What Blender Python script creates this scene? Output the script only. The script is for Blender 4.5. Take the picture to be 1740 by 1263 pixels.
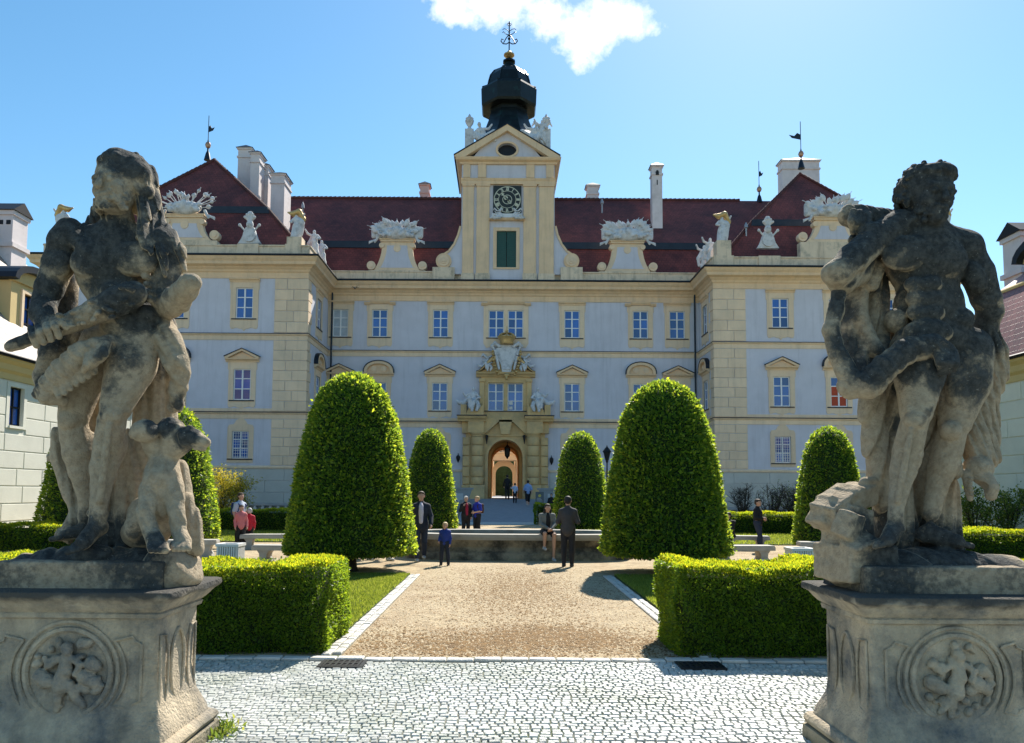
import bpy, bmesh, math, random
import numpy as np
from mathutils import Vector, Matrix, Euler
random.seed(7); np.random.seed(7)
for _o in list(bpy.data.objects): bpy.data.objects.remove(_o)
SC = bpy.context.scene
COL = SC.collection
R = math.radians

# ---------------------------------------------------------------- camera, sky, sun, exposure
FPX, IW, IH = 1300.0, 1740.0, 1263.0
CAMZ, PITCH, ROLL, SHX, SHY = 1.85, R(4.0), R(0.35), 16.0, 113.5
cam_data = bpy.data.cameras.new('camera')
cam_data.sensor_width = 36.0
cam_data.lens = FPX / IW * 36.0
cam_data.shift_x = SHX / IW
cam_data.shift_y = SHY / IW
cam_data.clip_start = 0.05
cam_data.clip_end = 6000
cam = bpy.data.objects.new('camera', cam_data)
COL.objects.link(cam)
CAMROT = Matrix.Rotation(math.pi/2 + PITCH, 3, 'X') @ Matrix.Rotation(ROLL, 3, 'Z')
cam.matrix_world = Matrix.Translation((0, 0, CAMZ)) @ CAMROT.to_4x4()
SC.camera = cam

SUN_EL, SUN_AZ = R(45), R(21)          # azimuth measured from +Y towards +X
world = bpy.data.worlds.new('World')
SC.world = world
world.use_nodes = True
SKY_STRENGTH = 0.10
SUN_STRENGTH = 5.0
EXPOSURE = 0.90
SC.view_settings.view_transform = 'Standard'
SC.view_settings.look = 'None'
SC.view_settings.exposure = EXPOSURE
SC.view_settings.gamma = 1.0
SC.view_settings.use_curve_mapping = False
SC.render.resolution_x = 1024
SC.render.resolution_y = 743

def ray(px, py):
    d = Vector(((px - IW/2 + SHX)/FPX, -(py - IH/2 - SHY)/FPX, -1.0))
    return CAMROT @ d
def P(px, py, Y):
    """point of the place at depth Y seen at photograph position px, py"""
    d = ray(px, py); t = Y / d.y
    return Vector((d.x*t, Y, CAMZ + d.z*t))
def G(px, py, z=0.0):
    d = ray(px, py); t = (z - CAMZ) / d.z
    return Vector((d.x*t, d.y*t, z))

def build_world():
    nt = world.node_tree; nt.nodes.clear()
    N = nt.nodes.new; L = nt.links.new
    out = N('ShaderNodeOutputWorld'); bg = N('ShaderNodeBackground')
    sky = N('ShaderNodeTexSky'); sky.sky_type = 'NISHITA'
    sky.sun_disc = False; sky.sun_elevation = SUN_EL; sky.sun_rotation = SUN_AZ
    sky.altitude = 200; sky.air_density = 1.0; sky.dust_density = 0.22; sky.ozone_density = 1.3
    tc = N('ShaderNodeTexCoord')
    def vmath(op, a, b=None):
        n = N('ShaderNodeVectorMath'); n.operation = op
        for i, v in enumerate((a, b)):
            if v is None: continue
            if isinstance(v, (tuple, list, Vector)): n.inputs[i].default_value = tuple(v)
            else: L(v, n.inputs[i])
        return n
    def m(op, a, b=0.0, c=0.0, clamp=False):
        n = N('ShaderNodeMath'); n.operation = op; n.use_clamp = clamp
        for i, v in enumerate((a, b, c)):
            if isinstance(v, (int, float)): n.inputs[i].default_value = v
            else: L(v, n.inputs[i])
        return n.outputs[0]
    d = tc.outputs['Generated']
    def noise(scale, detail, rough, vec):
        n = N('ShaderNodeTexNoise'); n.inputs['Scale'].default_value = scale
        n.inputs['Detail'].default_value = detail; n.inputs['Roughness'].default_value = rough
        L(vec, n.inputs['Vector']); return n.outputs['Fac']
    n1 = noise(17, 9, 0.60, d); n2 = noise(60, 5, 0.62, d); n3 = noise(6.5, 5, 0.55, d)
    # cumulus banks: each a soft ellipse of directions, broken up by noise
    total = None
    banks = [((850, 2), .095, .034, 1.0), ((785, 26), .048, .020, .9), ((920, 22), .080, .032, 1.0), ((988, 66), .036, .030, .9), ((1052, 44), .050, .020, .9), ((1000, 30), .06, .018, .5)]
    for (cx, cy), su, sv, amt in banks:
        c = ray(cx, cy).normalized()
        r_ = c.cross(Vector((0, 0, 1))).normalized(); u_ = r_.cross(c)
        du = vmath('DOT_PRODUCT', d, r_).outputs['Value']; dv = vmath('DOT_PRODUCT', d, u_).outputs['Value']
        dc = vmath('DOT_PRODUCT', d, c).outputs['Value']
        e = m('ADD', m('POWER', m('DIVIDE', du, su), 2.0), m('POWER', m('DIVIDE', dv, sv), 2.0))
        f = m('SUBTRACT', 1.0, e)
        f = m('MULTIPLY', m('MAXIMUM', f, -3.5), amt)
        front = m('GREATER_THAN', dc, 0.3)
        f = m('SUBTRACT', m('MULTIPLY', m('ADD', f, 4.0), front), 4.0)
        total = f if total is None else m('MAXIMUM', total, f)
    brk = m('ADD', m('MULTIPLY', m('SUBTRACT', n1, 0.5), 4.4), m('MULTIPLY', m('SUBTRACT', n2, 0.5), 1.5))
    bank = m('MULTIPLY', m('ADD', m('ADD', total, brk), -0.05), 0.85, clamp=True)
    # thin scattered fair-weather cloud over the rest of the sky
    sparse = m('MULTIPLY', m('SUBTRACT', m('ADD', m('MULTIPLY', n3, 0.75), m('MULTIPLY', n1, 0.3)), 0.66), 2.6, clamp=True)
    mask = m('MAXIMUM', bank, m('MULTIPLY', sparse, 0.22))
    mix = N('ShaderNodeMix'); mix.data_type = 'RGBA'
    L(mask, mix.inputs['Factor'])
    hs = N('ShaderNodeHueSaturation'); hs.inputs['Saturation'].default_value = 1.22; hs.inputs['Hue'].default_value = 0.487
    L(sky.outputs[0], hs.inputs['Color'])
    L(hs.outputs[0], mix.inputs['A'])
    mix.inputs['B'].default_value = (8.0, 8.2, 8.6, 1)
    L(mix.outputs['Result'], bg.inputs['Color'])
    bg.inputs['Strength'].default_value = SKY_STRENGTH
    L(bg.outputs[0], out.inputs[0])
build_world()

sun_d = bpy.data.lights.new('sun', 'SUN')
sun_d.energy = SUN_STRENGTH; sun_d.angle = R(0.53); sun_d.color = (1.0, 0.93, 0.82)
sun = bpy.data.objects.new('sun', sun_d); COL.objects.link(sun)
SUNDIR = Vector((math.sin(SUN_AZ)*math.cos(SUN_EL), math.cos(SUN_AZ)*math.cos(SUN_EL), math.sin(SUN_EL)))
sun.rotation_euler = SUNDIR.to_track_quat('Z', 'Y').to_euler()
sun.location = (20, 40, 60)

SC.render.engine = 'CYCLES'
SC.cycles.use_denoising = True
SC.cycles.max_bounces = 8

# ---------------------------------------------------------------- object helpers
def tag(o, label=None, cat=None, group=None, kind=None):
    if label: o['label'] = label
    if cat: o['category'] = cat
    if group: o['group'] = group
    if kind: o['kind'] = kind
    return o
def thing(name, label, cat, loc=(0, 0, 0), rz=0.0, group=None):
    o = bpy.data.objects.new(name, None); COL.objects.link(o)
    o.empty_display_size = 0.2
    o.location = loc; o.rotation_euler = (0, 0, rz)
    return tag(o, label, cat, group)
def adopt(o, parent):
    """parent o, keeping coordinates that are already in world space"""
    o.parent = parent
    o.matrix_parent_inverse = (Matrix.Translation(parent.location) @ parent.rotation_euler.to_matrix().to_4x4()).inverted()
    return o
def link(name, me, parent=None, world_space=True, loc=None, rz=0.0):
    o = bpy.data.objects.new(name, me); COL.objects.link(o)
    if loc is not None: o.location = loc
    o.rotation_euler = (0, 0, rz)
    if parent is not None:
        if world_space: adopt(o, parent)
        else: o.parent = parent
    return o
def copy_tree(o, parent=None):
    c = o.copy(); COL.objects.link(c)
    if parent is not None: c.parent = parent
    for ch in o.children: copy_tree(ch, c)
    return c

class MB:
    """collects faces; optional frame maps (along, out, up) to world"""
    def __init__(s, O=None, u=None, n=None):
        s.v = []; s.f = []; s.O = O; s.u = u; s.n = n; s.smooth = False
    def p(s, a, o, z):
        if s.O is None: s.v.append((a, o, z))
        else:
            q = s.O + s.u*a + s.n*o; s.v.append((q.x, q.y, q.z + z))
        return len(s.v) - 1
    def quad(s, *pts):
        s.f.append([s.p(*q) for q in pts]); return s
    def box(s, x0, x1, y0, y1, z0, z1):
        i = [s.p(x, y, z) for z in (z0, z1) for y in (y0, y1) for x in (x0, x1)]
        for a in ((0,2,3,1),(4,5,7,6),(0,1,5,4),(2,6,7,3),(0,4,6,2),(1,3,7,5)): s.f.append([i[k] for k in a])
        return s
    def block(s, x0, x1, o0, o1, z0, z1, b=0.02):
        """box from o0 (wall) to o1 (proud face) with chamfered proud edges"""
        r = [[s.p(x, o0, z) for x, z in ((x0,z0),(x1,z0),(x1,z1),(x0,z1))],
             [s.p(x, o1-b, z) for x, z in ((x0,z0),(x1,z0),(x1,z1),(x0,z1))],
             [s.p(x, o1, z) for x, z in ((x0+b,z0+b),(x1-b,z0+b),(x1-b,z1-b),(x0+b,z1-b))]]
        for k in range(2):
            for j in range(4): s.f.append([r[k][j], r[k][(j+1)%4], r[k+1][(j+1)%4], r[k+1][j]])
        s.f.append(r[2]); return s
    def prism(s, poly, o0, o1):
        """poly of (a, z) extruded from o0 to o1"""
        a = [s.p(x, o0, z) for x, z in poly]; b = [s.p(x, o1, z) for x, z in poly]
        n = len(poly); s.f.append(a[::-1]); s.f.append(b)
        for j in range(n): s.f.append([a[j], a[(j+1)%n], b[(j+1)%n], b[j]])
        return s
    def profile(s, x0, x1, prof, close=True, m0=0, m1=0):
        """moulding: prof of (out, z) run along from x0 to x1, ends mitred by m0, m1 (+1 outer corner, -1 inner)"""
        a = [s.p(x0-m0*o, o, z) for o, z in prof]; b = [s.p(x1+m1*o, o, z) for o, z in prof]
        n = len(prof)
        for j in range(n-1 if not close else n): s.f.append([a[j], b[j], b[(j+1)%n], a[(j+1)%n]])
        if close: s.f.append(a); s.f.append(b[::-1])
        return s
    def lathe(s, prof, c, n=16, rot=0.0, sx=1.0, sy=1.0):
        rings = []
        for r, z in prof:
            rings.append([s.p(c[0]+r*sx*math.cos(rot+2*math.pi*k/n), c[1]+r*sy*math.sin(rot+2*math.pi*k/n), c[2]+z) for k in range(n)])
        for a, b in zip(rings, rings[1:]):
            for k in range(n): s.f.append([a[k], a[(k+1)%n], b[(k+1)%n], b[k]])
        s.f.append(rings[0][::-1]); s.f.append(rings[-1]); return s
    def tube(s, pts, rad, n=8, caps=True):
        pts = [Vector(q) for q in pts]
        if not isinstance(rad, (list, tuple)): rad = [rad]*len(pts)
        rings = []
        prev = None
        for i, q in enumerate(pts):
            t = (pts[min(i+1, len(pts)-1)] - pts[max(i-1, 0)])
            if t.length < 1e-9: t = Vector((0,0,1))
            t.normalize()
            if prev is None:
                prev = t.orthogonal().normalized()
            prev = (prev - t*prev.dot(t))
            if prev.length < 1e-6: prev = t.orthogonal()
            prev.normalize()
            w = t.cross(prev)
            rings.append([s.p(*(q + (prev*math.cos(2*math.pi*k/n) + w*math.sin(2*math.pi*k/n))*rad[i])) for k in range(n)])
        for a, b in zip(rings, rings[1:]):
            for k in range(n): s.f.append([a[k], a[(k+1)%n], b[(k+1)%n], b[k]])
        if caps: s.f.append(rings[0][::-1]); s.f.append(rings[-1])
        return s
    def mesh(s, name, mat, smooth=False):
        me = bpy.data.meshes.new(name)
        me.from_pydata(s.v, [], s.f); me.update()
        bm = bmesh.new(); bm.from_mesh(me)
        bmesh.ops.recalc_face_normals(bm, faces=bm.faces); bm.to_mesh(me); bm.free()
        if mat: me.materials.append(mat)
        if smooth:
            me.polygons.foreach_set('use_smooth', [True]*len(me.polygons))
            me.set_sharp_from_angle(angle=R(40))
        return me
    def build(s, name, mat, parent=None, smooth=False):
        return link(name, s.mesh(name, mat, smooth), parent)

def np_mesh(name, verts, faces, mat, smooth=False, attrs=None, normals=None):
    """fast mesh from numpy arrays; faces is (n, 3) or (n, 4)"""
    me = bpy.data.meshes.new(name)
    verts = np.ascontiguousarray(verts, dtype=np.float32); faces = np.ascontiguousarray(faces, dtype=np.int32)
    k = faces.shape[1]
    me.vertices.add(len(verts)); me.vertices.foreach_set('co', verts.ravel())
    me.loops.add(faces.size); me.loops.foreach_set('vertex_index', faces.ravel())
    me.polygons.add(len(faces))
    me.polygons.foreach_set('loop_start', np.arange(len(faces), dtype=np.int32)*k)
    if smooth: me.polygons.foreach_set('use_smooth', np.ones(len(faces), dtype=bool))
    me.update(calc_edges=True)
    for an, av in (attrs or {}).items():
        at = me.attributes.new(an, 'FLOAT', 'POINT'); at.data.foreach_set('value', np.ascontiguousarray(av, dtype=np.float32))
    if mat: me.materials.append(mat)
    return me

# ---------------------------------------------------------------- carving: signed distance fields meshed by surface nets
class Carve:
    def __init__(s, lo, hi, h):
        s.lo = np.array(lo, dtype=np.float64); s.h = h
        s.n = np.ceil((np.array(hi) - s.lo)/h).astype(int) + 1
        s.f = np.full(s.n, 0.6, dtype=np.float32)
    def _blk(s, lo, hi):
        i0 = np.clip(np.floor((np.array(lo)-s.lo)/s.h).astype(int), 0, s.n); i1 = np.clip(np.ceil((np.array(hi)-s.lo)/s.h).astype(int)+1, 0, s.n)
        if np.any(i1 <= i0): return None
        sl = tuple(slice(a, b) for a, b in zip(i0, i1))
        ax = [(s.lo[k] + s.h*np.arange(i0[k], i1[k])).astype(np.float32) for k in range(3)]
        return sl, ax[0][:,None,None], ax[1][None,:,None], ax[2][None,None,:]
    def _mix(s, sl, d, k, sub):
        f = s.f[sl]
        if sub:
            k = max(k, 1e-5); h = np.maximum(k-np.abs(f+d), 0)/k; s.f[sl] = np.maximum(f, -d) + h*h*k*0.25
        else:
            k = max(k, 1e-5); h = np.maximum(k-np.abs(f-d), 0)/k; s.f[sl] = np.minimum(f, d) - h*h*k*0.25
    def cap(s, a, b, ra, rb=None, k=0.03, sub=False, wav=None):
        rb = ra if rb is None else rb
        a = np.array(a, dtype=np.float32); b = np.array(b, dtype=np.float32); m = max(ra, rb) + k + 3*s.h
        B = s._blk(np.minimum(a, b)-m, np.maximum(a, b)+m)
        if B is None: return s
        sl, X, Y, Z = B; ab = b-a; L2 = float(ab@ab) + 1e-12
        t = np.clip(((X-a[0])*ab[0] + (Y-a[1])*ab[1] + (Z-a[2])*ab[2])/L2, 0, 1)
        d = np.sqrt((X-a[0]-t*ab[0])**2 + (Y-a[1]-t*ab[1])**2 + (Z-a[2]-t*ab[2])**2) - (ra + (rb-ra)*t)
        if wav is not None: d = d + wav(X, Y, Z)
        s._mix(sl, d, k, sub); return s
    def chain(s, pts, rads, k=0.03, sub=False, wav=None):
        if not isinstance(rads, (list, tuple)): rads = [rads]*len(pts)
        for i in range(len(pts)-1): s.cap(pts[i], pts[i+1], rads[i], rads[i+1], k, sub, wav)
        return s
    def ell(s, c, r, rot=None, k=0.03, sub=False, wav=None):
        c = np.array(c, dtype=np.float32); r = np.array(r if hasattr(r, '__len__') else (r, r, r), dtype=np.float32)
        m = float(r.max()) + k + 3*s.h
        B = s._blk(c-m, c+m)
        if B is None: return s
        sl, X, Y, Z = B; X = X-c[0]; Y = Y-c[1]; Z = Z-c[2]
        if rot is not None:
            M = np.array(rot.to_matrix().transposed() if hasattr(rot, 'to_matrix') else rot, dtype=np.float32)
            X, Y, Z = M[0,0]*X+M[0,1]*Y+M[0,2]*Z, M[1,0]*X+M[1,1]*Y+M[1,2]*Z, M[2,0]*X+M[2,1]*Y+M[2,2]*Z
        k0 = np.sqrt((X/r[0])**2 + (Y/r[1])**2 + (Z/r[2])**2); k1 = np.sqrt((X/r[0]**2)**2 + (Y/r[1]**2)**2 + (Z/r[2]**2)**2)
        d = np.where(k1 > 1e-6, k0*(k0-1)/np.maximum(k1, 1e-6), -float(r.min()))
        if wav is not None: d = d + wav(X+c[0], Y+c[1], Z+c[2])
        s._mix(sl, d, k, sub); return s
    def obox(s, c, e, rot, rnd=0.01, k=0.02, wav=None):
        """turned box: centre c, half sizes e"""
        c = np.array(c, dtype=np.float32); m = float(np.linalg.norm(e)) + k + 3*s.h; B = s._blk(c-m, c+m)
        if B is None: return s
        sl, X, Y, Z = B; X = X-c[0]; Y = Y-c[1]; Z = Z-c[2]; T = np.array(rot.to_matrix().transposed(), dtype=np.float32)
        q = [np.abs(T[i,0]*X+T[i,1]*Y+T[i,2]*Z)-(e[i]-rnd) for i in range(3)]
        d = np.sqrt(np.maximum(q[0],0)**2 + np.maximum(q[1],0)**2 + np.maximum(q[2],0)**2) + np.minimum(np.maximum(q[0], np.maximum(q[1], q[2])), 0) - rnd
        if wav is not None: d = d + wav(X+c[0], Y+c[1], Z+c[2])
        s._mix(sl, d.astype(np.float32), k, False); return s
    def box(s, lo, hi, rnd=0.01, k=0.02, sub=False, wav=None):
        lo = np.array(lo); hi = np.array(hi); c = (lo+hi)/2; e = (hi-lo)/2 - rnd; m = rnd + k + 3*s.h
        B = s._blk(lo-m, hi+m)
        if B is None: return s
        sl, X, Y, Z = B
        q = [np.abs(X-c[0])-e[0], np.abs(Y-c[1])-e[1], np.abs(Z-c[2])-e[2]]
        d = np.sqrt(np.maximum(q[0],0)**2 + np.maximum(q[1],0)**2 + np.maximum(q[2],0)**2) + np.minimum(np.maximum(q[0], np.maximum(q[1], q[2])), 0) - rnd
        if wav is not None: d = d + wav(X, Y, Z)
        s._mix(sl, d.astype(np.float32), k, sub); return s
    def nets(s):
        f = s.f; neg = f < 0
        c = np.zeros(np.array(f.shape)-1, dtype=np.uint8)
        for dx in (0,1):
            for dy in (0,1):
                for dz in (0,1): c += neg[dx:f.shape[0]-1+dx, dy:f.shape[1]-1+dy, dz:f.shape[2]-1+dz]
        idx = np.argwhere((c > 0) & (c < 8))
        ids = np.full(c.shape, -1, dtype=np.int32); ids[idx[:,0], idx[:,1], idx[:,2]] = np.arange(len(idx))
        acc = np.zeros((len(idx), 3)); cnt = np.zeros(len(idx))
        corners = [(a,b,d) for a in (0,1) for b in (0,1) for d in (0,1)]
        val = {q: f[idx[:,0]+q[0], idx[:,1]+q[1], idx[:,2]+q[2]] for q in corners}
        for q in corners:
            for ax in range(3):
                if q[ax]: continue
                q2 = list(q); q2[ax] = 1; q2 = tuple(q2)
                a, b = val[q], val[q2]; m = (a < 0) != (b < 0)
                t = np.where(m, a/np.where(np.abs(a-b) < 1e-9, 1, a-b), 0)
                pt = np.tile(np.array(q, dtype=np.float64), (len(idx), 1)); pt[:, ax] = t
                acc[m] += pt[m]; cnt[m] += 1
        V = s.lo + s.h*(idx + acc/cnt[:,None])
        quads = []
        for ax in range(3):
            u, v = (ax+1) % 3, (ax+2) % 3
            sl0 = [slice(None)]*3; sl1 = [slice(None)]*3; sl0[ax] = slice(0, -1); sl1[ax] = slice(1, None)
            e = neg[tuple(sl0)] != neg[tuple(sl1)]
            E = np.argwhere(e)
            E = E[(E[:,u] > 0) & (E[:,v] > 0) & (E[:,u] < c.shape[u]) & (E[:,v] < c.shape[v])]
            fl = neg[E[:,0], E[:,1], E[:,2]]
            def at(du, dv):
                q = E.copy(); q[:,u] += du; q[:,v] += dv; return ids[q[:,0], q[:,1], q[:,2]]
            Q = np.stack([at(-1,-1), at(0,-1), at(0,0), at(-1,0)], 1)
            Q[~fl] = Q[~fl][:, ::-1]
            quads.append(Q)
        return V, np.concatenate(quads)
    def mesh(s, name, mat, attrs=None, smooth=True):
        V, Q = s.nets()
        at = None
        if attrs:
            n = np.cross(V[Q[:,2]]-V[Q[:,0]], V[Q[:,3]]-V[Q[:,1]]); Nn = np.zeros_like(V)
            for k in range(4): np.add.at(Nn, Q[:,k], n)
            at = attrs(V, Nn/(np.linalg.norm(Nn, axis=1)[:,None]+1e-12))
        return np_mesh(name, V, Q, mat, smooth, at)

def rot3(rx=0, ry=0, rz=0): return Euler((R(rx), R(ry), R(rz)))

# ---------------------------------------------------------------- materials
MATS = {}
def material(name, col, rough=0.8, var=0.12, scale=3.0, bump=0.0, bscale=40.0, metal=0.0, spec=0.5, col2=None, mixscale=1.5, mixlo=0.45, mixhi=0.65, hue_rnd=0.0, streak=0.0):
    if name in MATS: return MATS[name]
    m = bpy.data.materials.new(name); m.use_nodes = True; MATS[name] = m
    nt = m.node_tree; N = nt.nodes.new; L = nt.links.new
    b = nt.nodes['Principled BSDF']
    b.inputs['Roughness'].default_value = rough; b.inputs['Metallic'].default_value = metal
    b.inputs['Specular IOR Level'].default_value = spec
    tc = N('ShaderNodeTexCoord'); vec = tc.outputs['Object']
    n = N('ShaderNodeTexNoise'); n.inputs['Scale'].default_value = scale; n.inputs['Detail'].default_value = 6; n.inputs['Roughness'].default_value = 0.65
    L(vec, n.inputs['Vector'])
    rgb = N('ShaderNodeRGB'); rgb.outputs[0].default_value = (*col, 1)
    cur = rgb.outputs[0]
    if col2 is not None:
        n2 = N('ShaderNodeTexNoise'); n2.inputs['Scale'].default_value = mixscale; n2.inputs['Detail'].default_value = 8; n2.inputs['Roughness'].default_value = 0.7
        L(vec, n2.inputs['Vector'])
        mr = N('ShaderNodeMapRange'); mr.inputs['From Min'].default_value = mixlo; mr.inputs['From Max'].default_value = mixhi
        L(n2.outputs['Fac'], mr.inputs['Value'])
        mx = N('ShaderNodeMix'); mx.data_type = 'RGBA'; L(mr.outputs[0], mx.inputs['Factor']); L(cur, mx.inputs['A']); mx.inputs['B'].default_value = (*col2, 1)
        cur = mx.outputs['Result']
    mr = N('ShaderNodeMapRange'); mr.inputs['To Min'].default_value = 1-var; mr.inputs['To Max'].default_value = 1+var
    mr.inputs['From Min'].default_value = 0.25; mr.inputs['From Max'].default_value = 0.75
    L(n.outputs['Fac'], mr.inputs['Value'])
    val = mr.outputs[0]
    if streak:                                             # rain streaks and grime running down the wall
        mp = N('ShaderNodeMapping'); mp.inputs['Scale'].default_value = (2.2, 2.2, 0.16); L(vec, mp.inputs['Vector'])
        sn = N('ShaderNodeTexNoise'); sn.inputs['Scale'].default_value = 1.3; sn.inputs['Detail'].default_value = 7; sn.inputs['Roughness'].default_value = 0.7; L(mp.outputs[0], sn.inputs['Vector'])
        sr = N('ShaderNodeMapRange'); sr.inputs['From Min'].default_value = 0.5; sr.inputs['From Max'].default_value = 0.75; sr.inputs['To Min'].default_value = 1.0; sr.inputs['To Max'].default_value = 1-streak; L(sn.outputs['Fac'], sr.inputs['Value'])
        sm = N('ShaderNodeMath'); sm.operation = 'MULTIPLY'; L(val, sm.inputs[0]); L(sr.outputs[0], sm.inputs[1]); val = sm.outputs[0]
    if hue_rnd:
        oi = N('ShaderNodeObjectInfo'); mo = N('ShaderNodeMath'); mo.operation = 'MULTIPLY_ADD'
        L(oi.outputs['Random'], mo.inputs[0]); mo.inputs[1].default_value = 2*hue_rnd; mo.inputs[2].default_value = 1-hue_rnd
        mm = N('ShaderNodeMath'); mm.operation = 'MULTIPLY'; L(val, mm.inputs[0]); L(mo.outputs[0], mm.inputs[1]); val = mm.outputs[0]
    sc = N('ShaderNodeVectorMath'); sc.operation = 'SCALE'; L(cur, sc.inputs[0]); L(val, sc.inputs['Scale'])
    L(sc.outputs[0], b.inputs['Base Color'])
    m['_col'] = 1
    if bump:
        bn = N('ShaderNodeTexNoise'); bn.inputs['Scale'].default_value = bscale; bn.inputs['Detail'].default_value = 5; L(vec, bn.inputs['Vector'])
        bp = N('ShaderNodeBump'); bp.inputs['Strength'].default_value = bump; bp.inputs['Distance'].default_value = 0.02
        L(bn.outputs['Fac'], bp.inputs['Height']); L(bp.outputs[0], b.inputs['Normal'])
    return m

def leaf_material(name, dark, light, tip, trans=0.35):
    """leaf colour varies per leaf through the 'rnd' attribute; light passes through the blades"""
    m = bpy.data.materials.new(name); m.use_nodes = True
    nt = m.node_tree; nt.nodes.clear(); N = nt.nodes.new; L = nt.links.new
    out = N('ShaderNodeOutputMaterial'); at = N('ShaderNodeAttribute'); at.attribute_name = 'rnd'
    cr = N('ShaderNodeValToRGB'); e = cr.color_ramp.elements
    e[0].position = 0.0; e[0].color = (*dark, 1); e[1].position = 1.0; e[1].color = (*tip, 1)
    e2 = cr.color_ramp.elements.new(0.6); e2.color = (*light, 1)
    L(at.outputs['Fac'], cr.inputs[0])
    d = N('ShaderNodeBsdfPrincipled'); d.inputs['Roughness'].default_value = 0.5; d.inputs['Specular IOR Level'].default_value = 0.35
    t = N('ShaderNodeBsdfTranslucent'); L(cr.outputs[0], d.inputs['Base Color'])
    hs = N('ShaderNodeHueSaturation'); hs.inputs['Hue'].default_value = 0.462; hs.inputs['Value'].default_value = 4.2; hs.inputs['Saturation'].default_value = 1.05
    L(cr.outputs[0], hs.inputs['Color']); L(hs.outputs[0], t.inputs['Color'])
    mx = N('ShaderNodeMixShader'); mx.inputs[0].default_value = trans
    L(d.outputs[0], mx.inputs[1]); L(t.outputs[0], mx.inputs[2]); L(mx.outputs[0], out.inputs[0])
    return m

def leaves(pts, nrm, size, tilt=0.7, jitter=0.3, aspect=0.55, rng=None, up=0.0):
    """many small diamond leaves: returns verts, faces, rnd"""
    rng = rng or np.random.default_rng(1)
    n = len(pts)
    d = nrm + rng.normal(0, tilt, (n, 3)); d[:, 2] += up
    d /= np.linalg.norm(d, axis=1)[:, None] + 1e-9           # leaf direction
    r = rng.normal(0, 1, (n, 3)); sd = np.cross(d, r); sd /= np.linalg.norm(sd, axis=1)[:, None] + 1e-9
    sz = size*(1 + rng.uniform(-jitter, jitter, n))[:, None]
    fold = np.cross(d, sd)*sz*0.12
    V = np.empty((n, 4, 3), dtype=np.float32)
    V[:, 0] = pts; V[:, 1] = pts + d*sz*0.5 + sd*sz*aspect*0.5 + fold; V[:, 2] = pts + d*sz; V[:, 3] = pts + d*sz*0.5 - sd*sz*aspect*0.5 + fold
    F = np.arange(n*4, dtype=np.int32).reshape(n, 4)
    return V.reshape(-1, 3), F, np.repeat(rng.random(n), 4)

M = dict(
    white_wall=material('pale_plaster', (0.60, 0.595, 0.655), 0.9, 0.08, 0.7, 0.15, 30, streak=0.16),
    yellow=material('ochre_plaster', (0.80, 0.575, 0.36), 0.9, 0.09, 0.8, 0.15, 30, col2=(0.72, 0.53, 0.35), mixscale=0.6, streak=0.2),
    paleyellow=material('pale_ochre_plaster', (0.80, 0.61, 0.42), 0.9, 0.10, 0.9, 0.2, 25, col2=(0.71, 0.56, 0.40), mixscale=0.5, hue_rnd=0.06, streak=0.2),
    attic=material('attic_stone', (0.74, 0.60, 0.44), 0.9, 0.10, 1.2, 0.2, 25, col2=(0.30, 0.28, 0.22), mixscale=1.1, mixlo=0.50, mixhi=0.74, streak=0.5),
    plinth=material('grey_plinth_plaster', (0.50, 0.50, 0.46), 0.9, 0.10, 1.0, 0.2, 25, hue_rnd=0.05),
    portal=material('portal_sandstone', (0.68, 0.47, 0.22), 0.85, 0.12, 1.2, 0.3, 30, col2=(0.50, 0.36, 0.19), mixscale=0.9, hue_rnd=0.04),
    sculpt=material('white_sculpture_stone', (0.62, 0.62, 0.63), 0.85, 0.15, 3, 0.3, 15, col2=(0.28, 0.29, 0.30), mixscale=2.2, mixlo=0.5, mixhi=0.72),
    gold=material('gilding', (0.56, 0.38, 0.16), 0.5, 0.3, 4, metal=0.55),
    frame=material('white_window_paint', (0.80, 0.80, 0.80), 0.5, 0.03, 5),
    glass=material('window_glass', (0.016, 0.085, 0.34), 0.05, 0.25, 0.8, spec=0.8, hue_rnd=0.45),  # blue base puts the sky's reflection into the pane colour
    iron=material('dark_iron', (0.015, 0.017, 0.02), 0.5, 0.1, 5, metal=0.5),
    lead=material('dark_sheet_metal', (0.022, 0.03, 0.042), 0.45, 0.2, 2, metal=0.6),
    copper=material('black_copper', (0.013, 0.018, 0.019), 0.42, 0.3, 2, metal=0.6, col2=(0.02, 0.06, 0.055), mixscale=1.2, mixlo=0.55, mixhi=0.75),
    chimney=material('chimney_plaster', (0.68, 0.62, 0.62), 0.9, 0.10, 1.0, 0.2, 20, col2=(0.5, 0.45, 0.44), mixscale=0.8, mixlo=.5, mixhi=.75),
    pinkchimney=material('pink_chimney_plaster', (0.70, 0.46, 0.42), 0.9, 0.10, 1.0),
    shutter=material('green_shutter_paint', (0.012, 0.07, 0.055), 0.5, 0.1, 3),
    bench=material('bench_stone', (0.37, 0.355, 0.32), 0.8, 0.15, 4, 0.3, 40, col2=(0.30, 0.30, 0.28), mixscale=3),
)
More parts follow.
